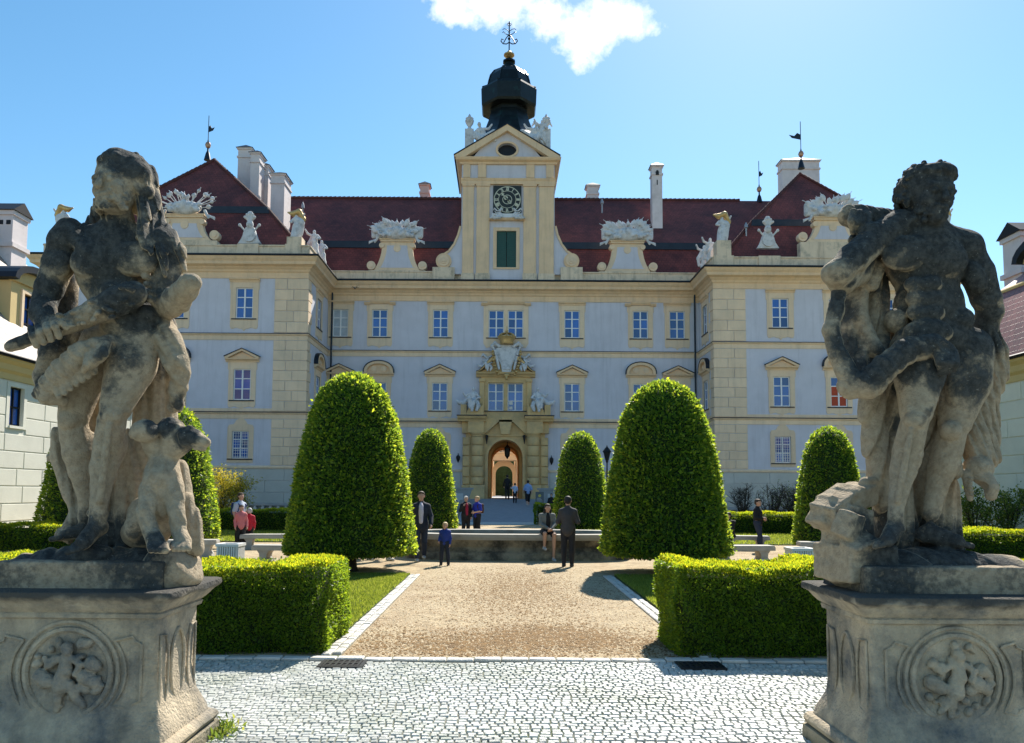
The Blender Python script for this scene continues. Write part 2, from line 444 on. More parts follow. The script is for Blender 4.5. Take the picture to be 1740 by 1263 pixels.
def roof_material(name, col, tile=0.22, col2=(0.10, 0.025, 0.02), rough=0.7):
    m = material(name, col, rough, 0.35, 0.8, col2=col2, mixscale=0.3, mixlo=0.42, mixhi=0.62)
    nt = m.node_tree; N = nt.nodes.new; L = nt.links.new; b = nt.nodes['Principled BSDF']
    uv = N('ShaderNodeUVMap')
    br = N('ShaderNodeTexBrick'); br.inputs['Scale'].default_value = 1.0
    br.inputs['Brick Width'].default_value = tile; br.inputs['Row Height'].default_value = tile*0.9; br.inputs['Mortar Size'].default_value = 0.018
    br.inputs['Color1'].default_value = (1, 1, 1, 1); br.inputs['Color2'].default_value = (.6, .6, .6, 1); br.inputs['Mortar'].default_value = (0.25, .25, .25, 1)
    L(uv.outputs[0], br.inputs['Vector'])
    old = b.inputs['Base Color'].links[0].from_socket
    mx = N('ShaderNodeMix'); mx.data_type = 'RGBA'; mx.blend_type = 'MULTIPLY'; mx.inputs['Factor'].default_value = 0.75
    L(old, mx.inputs['A']); L(br.outputs['Color'], mx.inputs['B']); L(mx.outputs['Result'], b.inputs['Base Color'])
    bp = N('ShaderNodeBump'); bp.inputs['Strength'].default_value = 0.6; bp.inputs['Distance'].default_value = 0.03
    L(br.outputs['Fac'], bp.inputs['Height']); bp.invert = True; L(bp.outputs[0], b.inputs['Normal'])
    return m
M['roof'] = roof_material('red_roof_tiles', (0.21, 0.048, 0.038), 0.3, (0.11, 0.026, 0.024))
M['roof_glare'] = roof_material('sun_glare_roof_tiles', (0.36, 0.29, 0.24), 0.42, (0.27, 0.20, 0.16), 0.55)  # left house tiles paled, the sun's glare put into their colour
M['roof_house'] = roof_material('weathered_roof_tiles', (0.26, 0.07, 0.055), 0.3, (0.18, 0.05, 0.045), 0.45)
def roof_mesh(name, polys, mat):
    """roof slopes as planar polygons; UV in metres along eave and slope"""
    vs = []; fs = []
    for p in polys:
        fs.append(list(range(len(vs), len(vs)+len(p)))); vs += [tuple(q) for q in p]
    me = bpy.data.meshes.new(name); me.from_pydata(vs, [], fs); me.update(); me.materials.append(mat)
    uvl = me.uv_layers.new(name='UVMap')
    for poly in me.polygons:
        n = poly.normal; e = Vector((0, 0, 1)).cross(n)
        e = e.normalized() if e.length > 1e-4 else Vector((1, 0, 0)); s_ = n.cross(e)
        for li in poly.loop_indices:
            c = me.vertices[me.loops[li].vertex_index].co; uvl.data[li].uv = (c.dot(e), c.dot(s_))
    return me

# ---------------------------------------------------------------- ground
def struct(o): o['kind'] = 'structure'; return o
def sheet(name, pts, z, mat):
    me = bpy.data.meshes.new(name); me.from_pydata([(x, y, z) for x, y in pts], [], [list(range(len(pts)))]); me.update(); me.materials.append(mat)
    return struct(link(name, me))
m_ground = material('dry_earth', (0.16, 0.14, 0.08), 1.0, 0.3, 0.2, col2=(0.10, 0.14, 0.04), mixscale=0.1)
sheet('ground', [(-2500, -1500), (2500, -1500), (2500, 4000), (-2500, 4000)], -0.03, m_ground)
m_gravel = material('fine_gravel', (0.41, 0.325, 0.20), 0.95, 0.35, 5, 1.0, 55, col2=(0.29, 0.20, 0.11), mixscale=0.9, mixlo=0.46, mixhi=0.66)
sheet('gravel_path', [(-24, 8.62), (24, 8.62), (24, 47), (-24, 47)], 0.0, m_gravel)
m_turf = material('turf_soil', (0.06, 0.085, 0.02), 1.0, 0.3, 4, 0.6, 60)
LAWNS = [('lawn', -9.5, -2.02, 9.1, 17.0), ('lawn', 2.48, 10.0, 9.1, 17.0), ('lawn', -17.0, -2.3, 27.5, 43.0), ('lawn', 2.7, 17.5, 27.5, 43.0), ('lawn', -24, -10.4, 9.1, 27.4), ('lawn', 10.8, 24, 9.1, 27.4)]
lawn_objs = []
for nm, x0, x1, y0, y1 in LAWNS:
    lawn_objs.append(struct(MB().box(x0, x1, y0, y1, -0.02, 0.035).build(nm, m_turf)))
# near mound rows of grass blades, one mass
def grass(name, rects, label, h=0.05, dens=900, seed=3):
    rng = np.random.default_rng(seed); P_ = []
    for x0, x1, y0, y1, k in rects:
        n = int((x1-x0)*(y1-y0)*dens*k); q = np.zeros((n, 3)); q[:,0] = rng.uniform(x0, x1, n); q[:,1] = rng.uniform(y0, y1, n); q[:,2] = 0.034; P_.append(q)
    p = np.concatenate(P_); n = len(p)
    d = rng.normal(0, .45, (n, 3)); d[:,2] = 1; d /= np.linalg.norm(d, axis=1)[:,None]
    a = rng.uniform(0, 6.283, n); sd = np.stack([np.cos(a), np.sin(a), 0*a], 1)
    hh = h*rng.uniform(.5, 1.3, n)[:,None]; w = 0.12*h*rng.uniform(.7, 1.3, n)[:,None]*1.4
    V = np.stack([p-sd*w, p+sd*w, p+d*hh], 1).reshape(-1, 3)
    me = np_mesh(name, V, np.arange(n*3).reshape(n, 3), leaf_material(name+'_blades', (0.055, 0.10, 0.012), (0.11, 0.17, 0.022), (0.20, 0.25, 0.05), 0.3), False, {'rnd': np.repeat(rng.random(n), 3)})
    tag(link(name, me), label, 'grass', kind='stuff')
grass('grass', [(-4.2, -2.02, 9.6, 17.0, 1.0), (2.48, 4.6, 9.6, 17.0, 1.0)], 'short mown grass beside the gravel path near the clipped hedges', 0.05, 3400)
grass('grass', [(-17, -2.3, 27.5, 36, 1.0), (2.7, 17.5, 27.5, 36, 1.0), (-17, -2.3, 36, 43, .5), (2.7, 17.5, 36, 43, .5), (-14, -10.4, 19, 27, .8), (10.8, 15, 19, 27, .8)], 'short mown grass of the far lawns in front of the palace', 0.09, 260, 5)

# cobbles
m_joint = material('joint_sand', (0.17, 0.17, 0.14), 1.0, 0.3, 8, 0.5, 80, col2=(0.09, 0.12, 0.05), mixscale=1.3)
m_cob = material('granite_cobble', (0.44, 0.45, 0.42), 0.38, 0.30, 7, 0.5, 45, hue_rnd=0.22, spec=0.6, col2=(0.27, 0.29, 0.24), mixscale=0.8)
pave = sheet('cobblestone_pavement', [(-24, -14), (24, -14), (24, 8.60), (-24, 8.60)], -0.004, m_joint)
rng = random.Random(11)
stones = []
y = 2.6
while y < 8.42:
    dy = rng.uniform(0.058, 0.08); x = -9.5 + rng.uniform(0, .08)
    while x < 9.5:
        dx = rng.uniform(0.05, 0.10)
        wob = 0.03*math.sin(x*1.3 + y*.7) + 0.015*math.sin(x*4.1)
        stones.append((x, x+dx, y+wob, y+wob+dy, rng.uniform(0.008, 0.017), rng.uniform(-.5, .5)))
        x += dx
    y += dy
def cobble(v, f, s, g=0.0035):
    x0, x1, y0, y1, h, t = s; b = 0.007; i = len(v); j = rng.uniform
    v += [(x0+g, y0+g, -.02), (x1-g, y0+g, -.02), (x1-g, y1-g, -.02), (x0+g, y1-g, -.02)]
    v += [(x0+g+j(0,.006), y0+g+j(0,.006), h-.007), (x1-g-j(0,.006), y0+g+j(0,.006), h-.007), (x1-g-j(0,.006), y1-g-j(0,.006), h-.007), (x0+g+j(0,.006), y1-g-j(0,.006), h-.007)]
    v += [(x0+g+b, y0+g+b, h+t*.004), (x1-g-b, y0+g+b, h-t*.003), (x1-g-b, y1-g-b, h-t*.004), (x0+g+b, y1-g-b, h+t*.003)]
    for r_ in (0, 4):
        for k in range(4): f.append([i+r_+k, i+r_+(k+1)%4, i+r_+4+(k+1)%4, i+r_+4+k])
    f.append([i+8, i+9, i+10, i+11])
near = [s for s in stones if s[2] > 5.45 and abs(s[0]+.04) < 2.0]
near.sort(key=lambda s: s[2]); near_set = set(near[:300])
v, f = [], []
for s in stones:
    if s not in near_set and not (abs(abs(s[0])-3.05) < .5 and 5.0 < s[2] < 6.3): cobble(v, f, s)
me = bpy.data.meshes.new('cobbles'); me.from_pydata(v, [], f); me.update(); me.materials.append(m_cob)
o = link('cobbles', me, pave); o['kind'] = 'stuff'
for s in near[:300]:
    v, f = [], []; cobble(v, f, (s[0]-(s[0]+s[1])/2, s[1]-(s[0]+s[1])/2, s[2]-(s[2]+s[3])/2, s[3]-(s[2]+s[3])/2, s[4], s[5]))
    me = bpy.data.meshes.new('cobble'); me.from_pydata(v, [], f); me.update(); me.materials.append(m_cob)
    link('cobble', me, pave, loc=((s[0]+s[1])/2, (s[2]+s[3])/2, 0))
# edging setts along the path
m_sett = material('pale_sett', (0.52, 0.50, 0.45), 0.6, 0.2, 6, 0.4, 60, hue_rnd=0.12)
def setts(name, x0, x1, y0, y1, nx, ny):
    base = sheet(name, [(x0, y0), (x1, y0), (x1, y1), (x0, y1)], 0.006, m_joint)
    for i in range(nx):
        for j in range(ny):
            off = 0.5*(i % 2) if ny > nx else 0
            a0 = x0+(x1-x0)*i/nx; a1 = x0+(x1-x0)*(i+1)/nx
            b0 = y0+(y1-y0)*(j+off)/(ny+.5); b1 = y0+(y1-y0)*(j+1+off)/(ny+.5)
            b = MB(Vector(((a0+a1)/2, (b0+b1)/2, 0)), Vector((1,0,0)), Vector((0,1,0)))
            w, l = (a1-a0)/2-.006, (b1-b0)/2-.006; h = 0.03+rng.uniform(-.006, .008)
            mb = MB(); r0 = [mb.p(x, y_, -.01) for x, y_ in ((-w,-l),(w,-l),(w,l),(-w,l))]; r1 = [mb.p(x, y_, h-.01) for x, y_ in ((-w,-l),(w,-l),(w,l),(-w,l))]
            r2 = [mb.p(x, y_, h+rng.uniform(-.003,.003)) for x, y_ in ((-w+.012,-l+.012),(w-.012,-l+.012),(w-.012,l-.012),(-w+.012,l-.012))]
            for a, c in ((r0, r1), (r1, r2)):
                for k in range(4): mb.f.append([a[k], a[(k+1)%4], c[(k+1)%4], c[k]])
            mb.f.append(r2)
            link('sett', mb.mesh('sett', m_sett), base, loc=((a0+a1)/2, (b0+b1)/2, 0))
setts('path_edging', -2.02, -1.80, 8.7, 17.1, 2, 52)
setts('path_edging', 2.22, 2.44, 8.7, 17.1, 2, 52)
setts('path_edging', -9.0, 9.0, 8.47, 8.68, 60, 1)
# loose stones, dead leaves and seed husks on the gravel: one mass each
rg = np.random.default_rng(5)
def litter(name, n, xr, yr, size, mat, label, cat, dens=None, z=0.006, flat=0.5):
    x = rg.uniform(*xr, n*3); y_ = rg.uniform(*yr, n*3)
    if dens is not None:
        k = rg.random(n*3) < dens(x, y_); x, y_ = x[k][:n], y_[k][:n]
    n = min(len(x), n); x = x[:n]; y_ = y_[:n]
    c = np.stack([x, y_, np.full(n, z)], 1)
    tet = np.array([(1, 0, -.2), (-.5, .87, -.2), (-.5, -.87, -.2), (0, 0, 1)])
    a = rg.uniform(0, 6.28, n); s = size*rg.uniform(.4, 1.3, n)
    V = np.empty((n, 4, 3))
    for k in range(4):
        q = tet[k]; jx = 1+rg.uniform(-.4, .4, n)
        V[:,k,0] = c[:,0]+s*jx*(q[0]*np.cos(a)-q[1]*np.sin(a)); V[:,k,1] = c[:,1]+s*jx*(q[0]*np.sin(a)+q[1]*np.cos(a)); V[:,k,2] = c[:,2]+s*flat*q[2]
    b = np.arange(n)*4
    F = np.concatenate([np.stack([b+i, b+j, b+k], 1) for i, j, k in ((0,1,3),(1,2,3),(2,0,3))])
    tag(link(name, np_mesh(name, V.reshape(-1,3), F, mat)), label, cat, kind='stuff')
litter('gravel', 26000, (-1.78, 2.2), (8.7, 20), 0.014, material('gravel_stone', (0.46, 0.375, 0.25), 0.9, 0.35, 15), 'loose pale gravel stones on the garden path', 'gravel')
def dens(x, y_): return np.clip(np.exp(-((y_-9.6-.25*np.sin(x*2))/0.75)**2)*(.5+.5*np.sin(x*1.7+1)+.35) + .35*np.exp(-((x-.3)/.9)**2)*np.exp(-((y_-14.5)/3.0)**2) + .02, 0, 1)
litter('dead_leaves', 30000, (-1.78, 2.2), (8.72, 19), 0.019, material('brown_leaf_litter', (0.17, 0.095, 0.028), 0.9, 0.5, 6), 'brown leaf litter and husks scattered over the gravel path', 'leaf litter', dens, 0.008, 0.35)
# drain grates
def grate(x, y_, w, d, label):
    t = thing('drain_grate', label, 'drain', (x, y_, 0))
    b = MB(); b.box(x-w/2, x+w/2, y_-d/2, y_-d/2+.04, -.01, .026); b.box(x-w/2, x+w/2, y_+d/2-.04, y_+d/2, -.01, .026)
    b.box(x-w/2, x-w/2+.04, y_-d/2+.04, y_+d/2-.04, -.01, .026); b.box(x+w/2-.04, x+w/2, y_-d/2+.04, y_+d/2-.04, -.01, .026); b.build('frame', M['iron'], t)
    MB().box(x-w/2+.03, x+w/2-.03, y_-d/2+.03, y_+d/2-.03, -.01, .0205).build('pit', material('pit_black', (0.004, .004, .004), 1), t)
    for k in range(7):
        a = x-w/2+.06+(w-.12)*k/6
        MB().box(a-.012, a+.012, y_-d/2+.04, y_+d/2-.04, .021, .028).build('bar', M['iron'], t)
    MB().box(x-w/2+.04, x+w/2-.04, y_-.012, y_+.012, .0215, .0275).build('bar', M['iron'], t)
q = G(582, 1131); grate(q.x, q.y, .48, .34, 'iron drain grate in the cobbles at the near left end of the gravel path')
q = G(1190, 1134); grate(q.x, q.y, .48, .34, 'iron drain grate in the shadow of the hedge right of the path')

# ramp up to the gate and raised forecourt, courtyard floor
m_ramp = material('blue_grey_setts', (0.26, 0.28, 0.31), 0.75, 0.15, 3, 0.4, 12)
GX = P(859, 800, 62).x
b = MB()
x0, x1 = GX-3.0, GX+3.0
i = [b.p(*q) for q in ((x0,46.6,-.02),(x1,46.6,-.02),(x1,57.5,1.28),(x0,57.5,1.28),(x0,46.6,-.5),(x1,46.6,-.5),(x1,57.5,-.5),(x0,57.5,-.5))]
for q in ((0,1,2,3),(0,4,5,1),(1,5,6,2),(0,3,7,4),(2,6,7,3)): b.f.append([i[k] for k in q])
struct(b.build('ramp', m_ramp))
struct(MB().box(GX-3.0, GX+3.0, 57.5, 130, -.5, 1.28).build('gate_pavement', m_ramp))
struct(sheet('pale_paving', [(-24, 43.2), (24, 43.2), (24, 46.9), (-24, 46.9)], 0.006, material('pale_paving', (0.5, 0.5, 0.47), 0.8, 0.15, 2, 0.3, 10)))

# ---------------------------------------------------------------- the palace
YM, YL, YR = 62.0, 55.5, 57.6
X0 = P(859, 700, YM).x                     # axis of the gate
XA, XB = P(556, 600, YM).x, P(1188, 600, YM).x     # inner corners of the two wings
XLO, XRO = XA - 19.6, XB + 18.9            # outer corners
ZPL, ZB1, ZB2, ZFR, ZC, ZAT = 3.55, 7.25, 13.05, 17.45, 19.0, 19.95
palace = thing('palace', 'long pale palace with ochre stone trim, red roofs and two projecting wings', 'palace', (X0, YM, 0))
UX, UY = Vector((1,0,0)), Vector((0,1,0))
def front(Y): return MB(Vector((0, Y, 0)), UX, Vector((0,-1,0)))
def side(X, nx): return MB(Vector((X, 0, 0)), UY, Vector((nx,0,0)))   # along = world Y
def wall(b, a0, a1, z0, z1, holes, depth=0.32):
    xs = sorted({a0, a1, *[h[0] for h in holes], *[h[1] for h in holes]}); zs = sorted({z0, z1, *[h[2] for h in holes], *[h[3] for h in holes]})
    for i in range(len(xs)-1):
        for j in range(len(zs)-1):
            cx, cz = (xs[i]+xs[i+1])/2, (zs[j]+zs[j+1])/2
            if any(h[0] < cx < h[1] and h[2] < cz < h[3] for h in holes): continue
            b.quad((xs[i],0,zs[j]), (xs[i+1],0,zs[j]), (xs[i+1],0,zs[j+1]), (xs[i],0,zs[j+1]))
    for h in holes:
        l, r_, bt, t = h[:4]
        b.quad((l,0,bt), (l,-depth,bt), (l,-depth,t), (l,0,t)); b.quad((r_,0,bt), (r_,-depth,bt), (r_,-depth,t), (r_,0,t))
        b.quad((l,0,t), (r_,0,t), (r_,-depth,t), (l,-depth,t)); b.quad((l,0,bt), (r_,0,bt), (r_,-depth,bt), (l,-depth,bt))
    return b

# shared window meshes, local: x along, y inwards (-y faces out), z up from the sill of the opening
WW, WH = 1.26, 2.28
def shared():
    S = {}
    def fr(w, h, name):
        b = MB(); t = .075
        b.box(-w/2, -w/2+t, .06, .16, 0, h); b.box(w/2-t, w/2, .06, .16, 0, h); b.box(-w/2+t, w/2-t, .06, .16, 0, t); b.box(-w/2+t, w/2-t, .06, .16, h-t, h)
        b.box(-.055, .055, .05, .15, t, h-t)
        for z in (h*.36, h*.69): b.box(-w/2+t, -.055, .075, .145, z-.035, z+.035); b.box(.055, w/2-t, .075, .145, z-.035, z+.035)
        S[name] = b.mesh('window', M['frame'])
        zz = [t, h*.36-.035, h*.36+.035, h*.69-.035, h*.69+.035, h-t]
        S[name+'_panes'] = []
        for (z0, z1) in ((zz[0], zz[1]), (zz[2], zz[3]), (zz[4], zz[5])):
            for (x0, x1) in ((-w/2+t, -.055), (.055, w/2-t)):
                e = .002; q = MB(); q.box(x0-e, x1+e, .105, .12, z0-e, z1+e); S[name+'_panes'].append(q.mesh('pane', M['glass']))
    fr(WW, WH, 'tall'); fr(1.22, 2.0, 'low')
    b = MB(); b.box(-.92, .92, -.10, .06, -.10, -.02); S['sill'] = b.mesh('sill', M['lead'])
    def surround(h, ztop, zbot, wo, kind):
        b = MB(); w = WW/2; o = -.045; W_ = wo/2
        b.box(-W_, -w, o, .04, zbot+.35, ztop); b.box(w, W_, o, .04, zbot+.35, ztop); b.box(-w, w, o, .04, h, ztop)
        # apron with a scalloped hem
        n = 12; pts = [(-W_, zbot+.35)]
        for k in range(n+1):
            x = -W_+.08+(wo-.16)*k/n; u = abs(x)/W_
            z = zbot + (.0 if u < .15 else .28-.12*abs(math.sin(u*math.pi*1.5+.6))) if kind == 'scallop' else zbot+.2
            pts.append((x, z))
        pts.append((W_, zbot+.35))
        low = [(-W_, zbot+.35)] + pts[1:-1] + [(W_, zbot+.35)]
        b.prism(low, .04, o)
        b.box(-w, w, o, .04, zbot+.35, 0)
        e = .07                                             # ears at the head
        b.box(-W_-e, -W_, o+.005, .04, ztop-.55, ztop-.04); b.box(W_, W_+e, o+.005, .04, ztop-.55, ztop-.04)
        return b
    S['sur_top'] = surround(WH, WH+.42, -.95, 2.05, 'scallop').mesh('surround', M['paleyellow'])
    S['sur_mid'] = surround(WH, WH+.50, -.72, 2.0, 'scallop').mesh('surround', M['paleyellow'])
    b = MB(); w = 1.22/2
    b.box(-.95, -w, -.045, .04, -.30, 2.25); b.box(w, .95, -.045, .04, -.30, 2.25); b.box(-w, w, -.045, .04, 2.0, 2.25); b.box(-w, w, -.045, .04, -.30, 0)
    b.prism([(-.95, 2.25), (.95, 2.25), (.85, 2.45), (.5, 2.5), (.35, 2.75), (.15, 2.92), (-.15, 2.92), (-.35, 2.75), (-.5, 2.5), (-.85, 2.45)], .04, -.045)
    S['sur_low'] = b.mesh('surround', M['paleyellow'])
    b = MB()                                                # flat hood
    b.profile(-1.12, 1.12, [(.04, WH+.42), (-.09, WH+.42), (-.12, WH+.52), (-.24, WH+.60), (-.26, WH+.68), (.04, WH+.68)]); S['hood_flat'] = b.mesh('hood', M['yellow'])
    b = MB()                                                # hood with dropped ends and a raised middle
    b.profile(-.8, .8, [(.04, WH+.46), (-.12, WH+.46), (-.25, WH+.62), (-.27, WH+.70), (.04, WH+.70)])
    for s_ in (-1, 1):
        a, c = sorted((s_*.8, s_*1.28)); b.profile(a, c, [(.04, WH+.36), (-.12, WH+.36), (-.25, WH+.50), (-.27, WH+.58), (.04, WH+.58)])
    S['hood_ear'] = b.mesh('hood', M['yellow'])
    z0 = WH+.50
    b = MB(); b.profile(-1.22, 1.22, [(.04, z0), (-.10, z0), (-.13, z0+.10), (-.30, z0+.17), (-.33, z0+.27), (.04, z0+.27)])
    b.prism([(-1.0, z0+.27), (1.0, z0+.27), (0, z0+.74)], .04, -.10)
    for s_ in (-1, 1):                                      # raking mouldings
        b.prism([(s_*1.25, z0+.27), (s_*1.25, z0+.36), (0, z0+.95), (0, z0+.80), (s_*1.06, z0+.27)], .04, -.32)
    S['ped_tri'] = b.mesh('pediment', M['yellow'])
    b = MB()
    for s_ in (-1, 1): b.prism([(s_*1.30, z0+.37), (s_*1.30, z0+.42), (0, z0+1.01), (0, z0+.955)], .04, -.36)
    S['cap_tri'] = b.mesh('lead_cap', M['lead'])
    b = MB(); b.profile(-1.22, 1.22, [(.04, z0), (-.10, z0), (-.13, z0+.10), (-.30, z0+.17), (-.33, z0+.27), (.04, z0+.27)])
    n = 16; out = [(-1.2*math.cos(math.pi*k/n), z0+.27+.95*math.sin(math.pi*k/n)**.8) for k in range(n+1)]; inn = [(-.98*math.cos(math.pi*k/n), z0+.27+.74*math.sin(math.pi*k/n)**.8) for k in range(n+1)]
    for k in range(n): b.prism([out[k], out[k+1], inn[k+1], inn[k]], .04, -.30)
    b.prism(inn, .04, -.06)
    S['ped_arc'] = b.mesh('pediment', M['yellow'])
    b = MB(); o2 = [(-1.27*math.cos(math.pi*k/n), z0+.30+1.0*math.sin(math.pi*k/n)**.8) for k in range(n+1)]
    for k in range(n): b.prism([o2[k], o2[k+1], (out[k+1][0]*1.005, out[k+1][1]+.012), (out[k][0]*1.005, out[k][1]+.012)], .04, -.33)
    S['cap_arc'] = b.mesh('lead_cap', M['lead'])
    b = MB()
    for s_ in (-1, 1):                                      # tympanum volutes
        for r_, o_ in ((.24, -.13), (.13, -.17)):
            poly = [(s_*.42 + r_*math.cos(a*math.pi/6), z0+.60 + r_*math.sin(a*math.pi/6)) for a in range(12)]; b.prism(poly, .04, o_)
    S['volutes'] = b.mesh('volute', M['paleyellow'])
    b = MB()
    for k in range(7): x = -.5+k/6; b.box(x-.012, x+.012, -.02, .0, .05, 1.95)
    for k in range(9): z = .15+k*.21; b.box(-.56, .56, -.035, -.021, z-.012, z+.012)
    S['grille'] = b.mesh('grille', M['frame'])
    return S
SH = shared()
m_red_curtain = material('red_curtain', (0.45, 0.07, 0.03), 0.8, 0.2, 3)
m_pale_blind = material('pale_blind', (0.42, 0.47, 0.52), 0.6, 0.2, 2)
def window(parent, loc, rz, kind, ped='flat', low=None):
    """palace > window (white frame) > panes, sill, surround, hood"""
    size = 'low' if kind == 'low' else 'tall'
    w = link('window', SH[size], parent, True, loc, rz)
    for k, me in enumerate(SH[size+'_panes']):
        p = link('pane', me, w, False)
        if low and k in low[0]:
            p.data = me.copy(); p.data.materials[0] = low[1]
    def part(n, key): link(n, SH[key], w, False)
    part('sill', 'sill')
    if kind == 'top': part('surround', 'sur_top'); part('hood', 'hood_ear' if ped == 'ear' else 'hood_flat')
    elif kind == 'mid':
        part('surround', 'sur_mid')
        if ped == 'arc': part('pediment', 'ped_arc'); part('lead_cap', 'cap_arc'); part('volute', 'volutes')
        else: part('pediment', 'ped_tri'); part('lead_cap', 'cap_tri')
    else: part('surround', 'sur_low'); part('grille', 'grille')
    return w
ZTOP, ZMID, ZLOW = P(865, 574, YM).z, P(865, 698.5, YM).z, 4.15
def hole(x, kind):
    z = {'top': ZTOP, 'mid': ZMID, 'low': ZLOW}[kind]; w, h = (1.22, 2.0) if kind == 'low' else (WW, WH)
    return (x-w/2, x+w/2, z, z+h)
def zk(kind): return {'top': ZTOP, 'mid': ZMID, 'low': ZLOW}[kind]

# main front
cols = [P(px, 600, YM).x for px in (577.5, 644.5, 748, 972, 1088.5, 1151)]
PW = P(843, 600, YM).x, P(876, 600, YM).x
holes = [hole(x, k) for x in cols for k in ('top', 'mid', 'low')] + [hole(x, k) for x in PW for k in ('top', 'mid')]
GHW = 1.40; GZ0, GSP = 1.28, P(859, 777, YM).z          # gate half-width, floor, springing
holes.append((X0-GHW, X0+GHW, 0.0, GSP+GHW))
b = front(YM); wall(b, XA, XB, 0, ZFR, holes, .30); b.build('wall', M['white_wall'], palace)
for i, x in enumerate(cols):
    arc = i in (1, 4)
    window(palace, (x, YM, ZTOP), 0, 'top', 'ear' if i in (1, 4) else 'flat', (range(6), m_pale_blind) if i == 0 else None)
    window(palace, (x, YM, ZMID), 0, 'mid', 'arc' if arc else 'tri')
    window(palace, (x, YM, ZLOW), 0, 'low')
# paired windows over the gate
for k, x in enumerate(PW):
    for kind in ('top', 'mid'):
        w = link('window', SH['tall'], palace, True, (x, YM, zk(kind)))
        for j, me in enumerate(SH['tall_panes']): link('pane', me, w, False)
        if k == 1 and kind == 'mid':
            for z in (.14, .52): link('notice', MB().box(-.50, -.22, .09, .1, z, z+(.22 if z < .3 else .34)).mesh('notice', material('paper', (.75,.75,.72), .8)), w, False)
c = (PW[0]+PW[1])/2; b = front(YM)
hw = (PW[1]-PW[0])/2+WW/2
z = ZTOP
b.box(c-hw-.42, c-hw, -.04, .045, z-.5, z+WH+.42); b.box(c+hw, c+hw+.42, -.04, .045, z-.5, z+WH+.42); b.box(c-hw, c+hw, -.04, .045, z+WH, z+WH+.42)
b.box(PW[0]+WW/2, PW[1]-WW/2, -.04, .05, z, z+WH); b.box(c-hw, c+hw, -.04, .045, z-.5, z)
b.prism([(c-hw-.42, z-.5), (c+hw+.42, z-.5), (c+hw+.2, z-.85), (c+hw-.5, z-.7), (c+.6, z-.95), (c-.6, z-.95), (c-hw+.5, z-.7), (c-hw-.2, z-.85)], -.04, .045)
b.build('surround', M['paleyellow'], palace)
b = front(YM); b.box(c-hw-.2, c+hw+.2, .0, .12, z-.09, z-.02); b.build('sill', M['lead'], palace)
b = front(YM); b.profile(c-hw-.1, c+hw+.1, [(0, z+WH+.45), (.12, z+WH+.45), (.26, z+WH+.62), (.28, z+WH+.70), (0, z+WH+.70)])
for s_ in (-1, 1):
    a0, a1 = sorted((c+s_*(hw+.1), c+s_*(hw+.62))); b.profile(a0, a1, [(0, z+WH+.36), (.12, z+WH+.36), (.25, z+WH+.50), (.27, z+WH+.58), (0, z+WH+.58)])
b.build('hood', M['yellow'], palace)

# bands, cornice, plinth shared by every front
BAND = lambda z: [(0, z-.20), (.05, z-.20), (.05, z+.12), (.10, z+.14), (.16, z+.20), (.16, z+.24), (0, z+.24)]
LEADB = lambda z: [(0, z+.245), (.19, z+.245), (.19, z+.285), (0, z+.33)]
CORN = [(0, ZFR), (.06, ZFR), (.06, ZFR+.10), (.03, ZFR+.12), (.03, ZFR+.42), (.12, ZFR+.50), (.16, ZFR+.62), (.30, ZFR+.74), (.34, ZFR+.80), (.62, ZFR+.92), (.66, ZFR+1.12), (.78, ZFR+1.26), (.86, ZFR+1.40), (.88, ZFR+1.45), (0, ZFR+1.45)]
GUT = [(-.3, ZFR+1.453), (.93, ZFR+1.453), (.97, ZFR+1.52), (.93, ZFR+1.60), (-.3, ZFR+1.66)]
def trims(mk, a0, a1, m0, m1, gate=False):
    """m0/m1: mitre of the mouldings at either end, +1 outer corner, -1 inner corner"""
    for z in (ZB1, ZB2):
        mk().profile(a0, a1, BAND(z), True, m0, m1).build('string_course', M['paleyellow'], palace)
        mk().profile(a0, a1, LEADB(z), True, m0, m1).build('lead_flashing', M['lead'], palace)
    mk().profile(a0, a1, CORN, True, m0, m1).build('cornice', M['yellow'], palace)
    mk().profile(a0, a1, GUT, True, m0, m1).build('gutter', M['lead'], palace)
    mk().box(a0, a1, 0, .03, ZB1+.335, ZMID-.62).build('apron_band', M['paleyellow'], palace)
    PLM = [(0, ZPL-.12), (.10, ZPL-.12), (.12, ZPL), (.06, ZPL+.08), (0, ZPL+.10)]
    for q0, q1, n0, n1 in ([(a0, a1, m0, m1)] if not gate else [(a0, X0-3.2, m0, 0), (X0+3.2, a1, 0, m1)]): mk().profile(q0, q1, PLM, True, n0, n1).build('plinth_moulding', M['paleyellow'], palace)
trims(lambda: front(YM), XA, XB, -1, -1, True)
def plinth_blocks(mk, a0, a1, skip=None, name='plinth_block'):
    n = max(1, round((a1-a0)/2.7)); rows = 4; h = (ZPL-.14)/rows
    for r_ in range(rows):
        off = .5*(r_ % 2); edges = [a0]
        for k in range(n+1):
            e = a0+(a1-a0)*(k+off)/n
            if a0+.3 < e < a1-.3: edges.append(e)
        edges.append(a1)
        for e0, e1 in zip(edges, edges[1:]):
            if skip and e1 > skip[0] and e0 < skip[1]:
                if e0 < skip[0]-.2: e1 = skip[0]
                elif e1 > skip[1]+.2: e0 = skip[1]
                else: continue
            mk().block(e0+.012, e1-.012, 0, .05, r_*h+.012, (r_+1)*h-.012, .015).build(name, M['plinth'], palace)
plinth_blocks(lambda: front(YM), XA, XB, (X0-3.6, X0+3.6))

# attic of the main front with scrolled pedestals
AT = lambda z1: [(0, ZC+.12), (.05, ZC+.12), (.05, z1-.14), (.12, z1-.08), (.12, z1), (-.45, z1), (-.45, ZC+.12)]
front(YM).profile(XA, XB, AT(ZAT)).build('attic_parapet', M['attic'], palace)

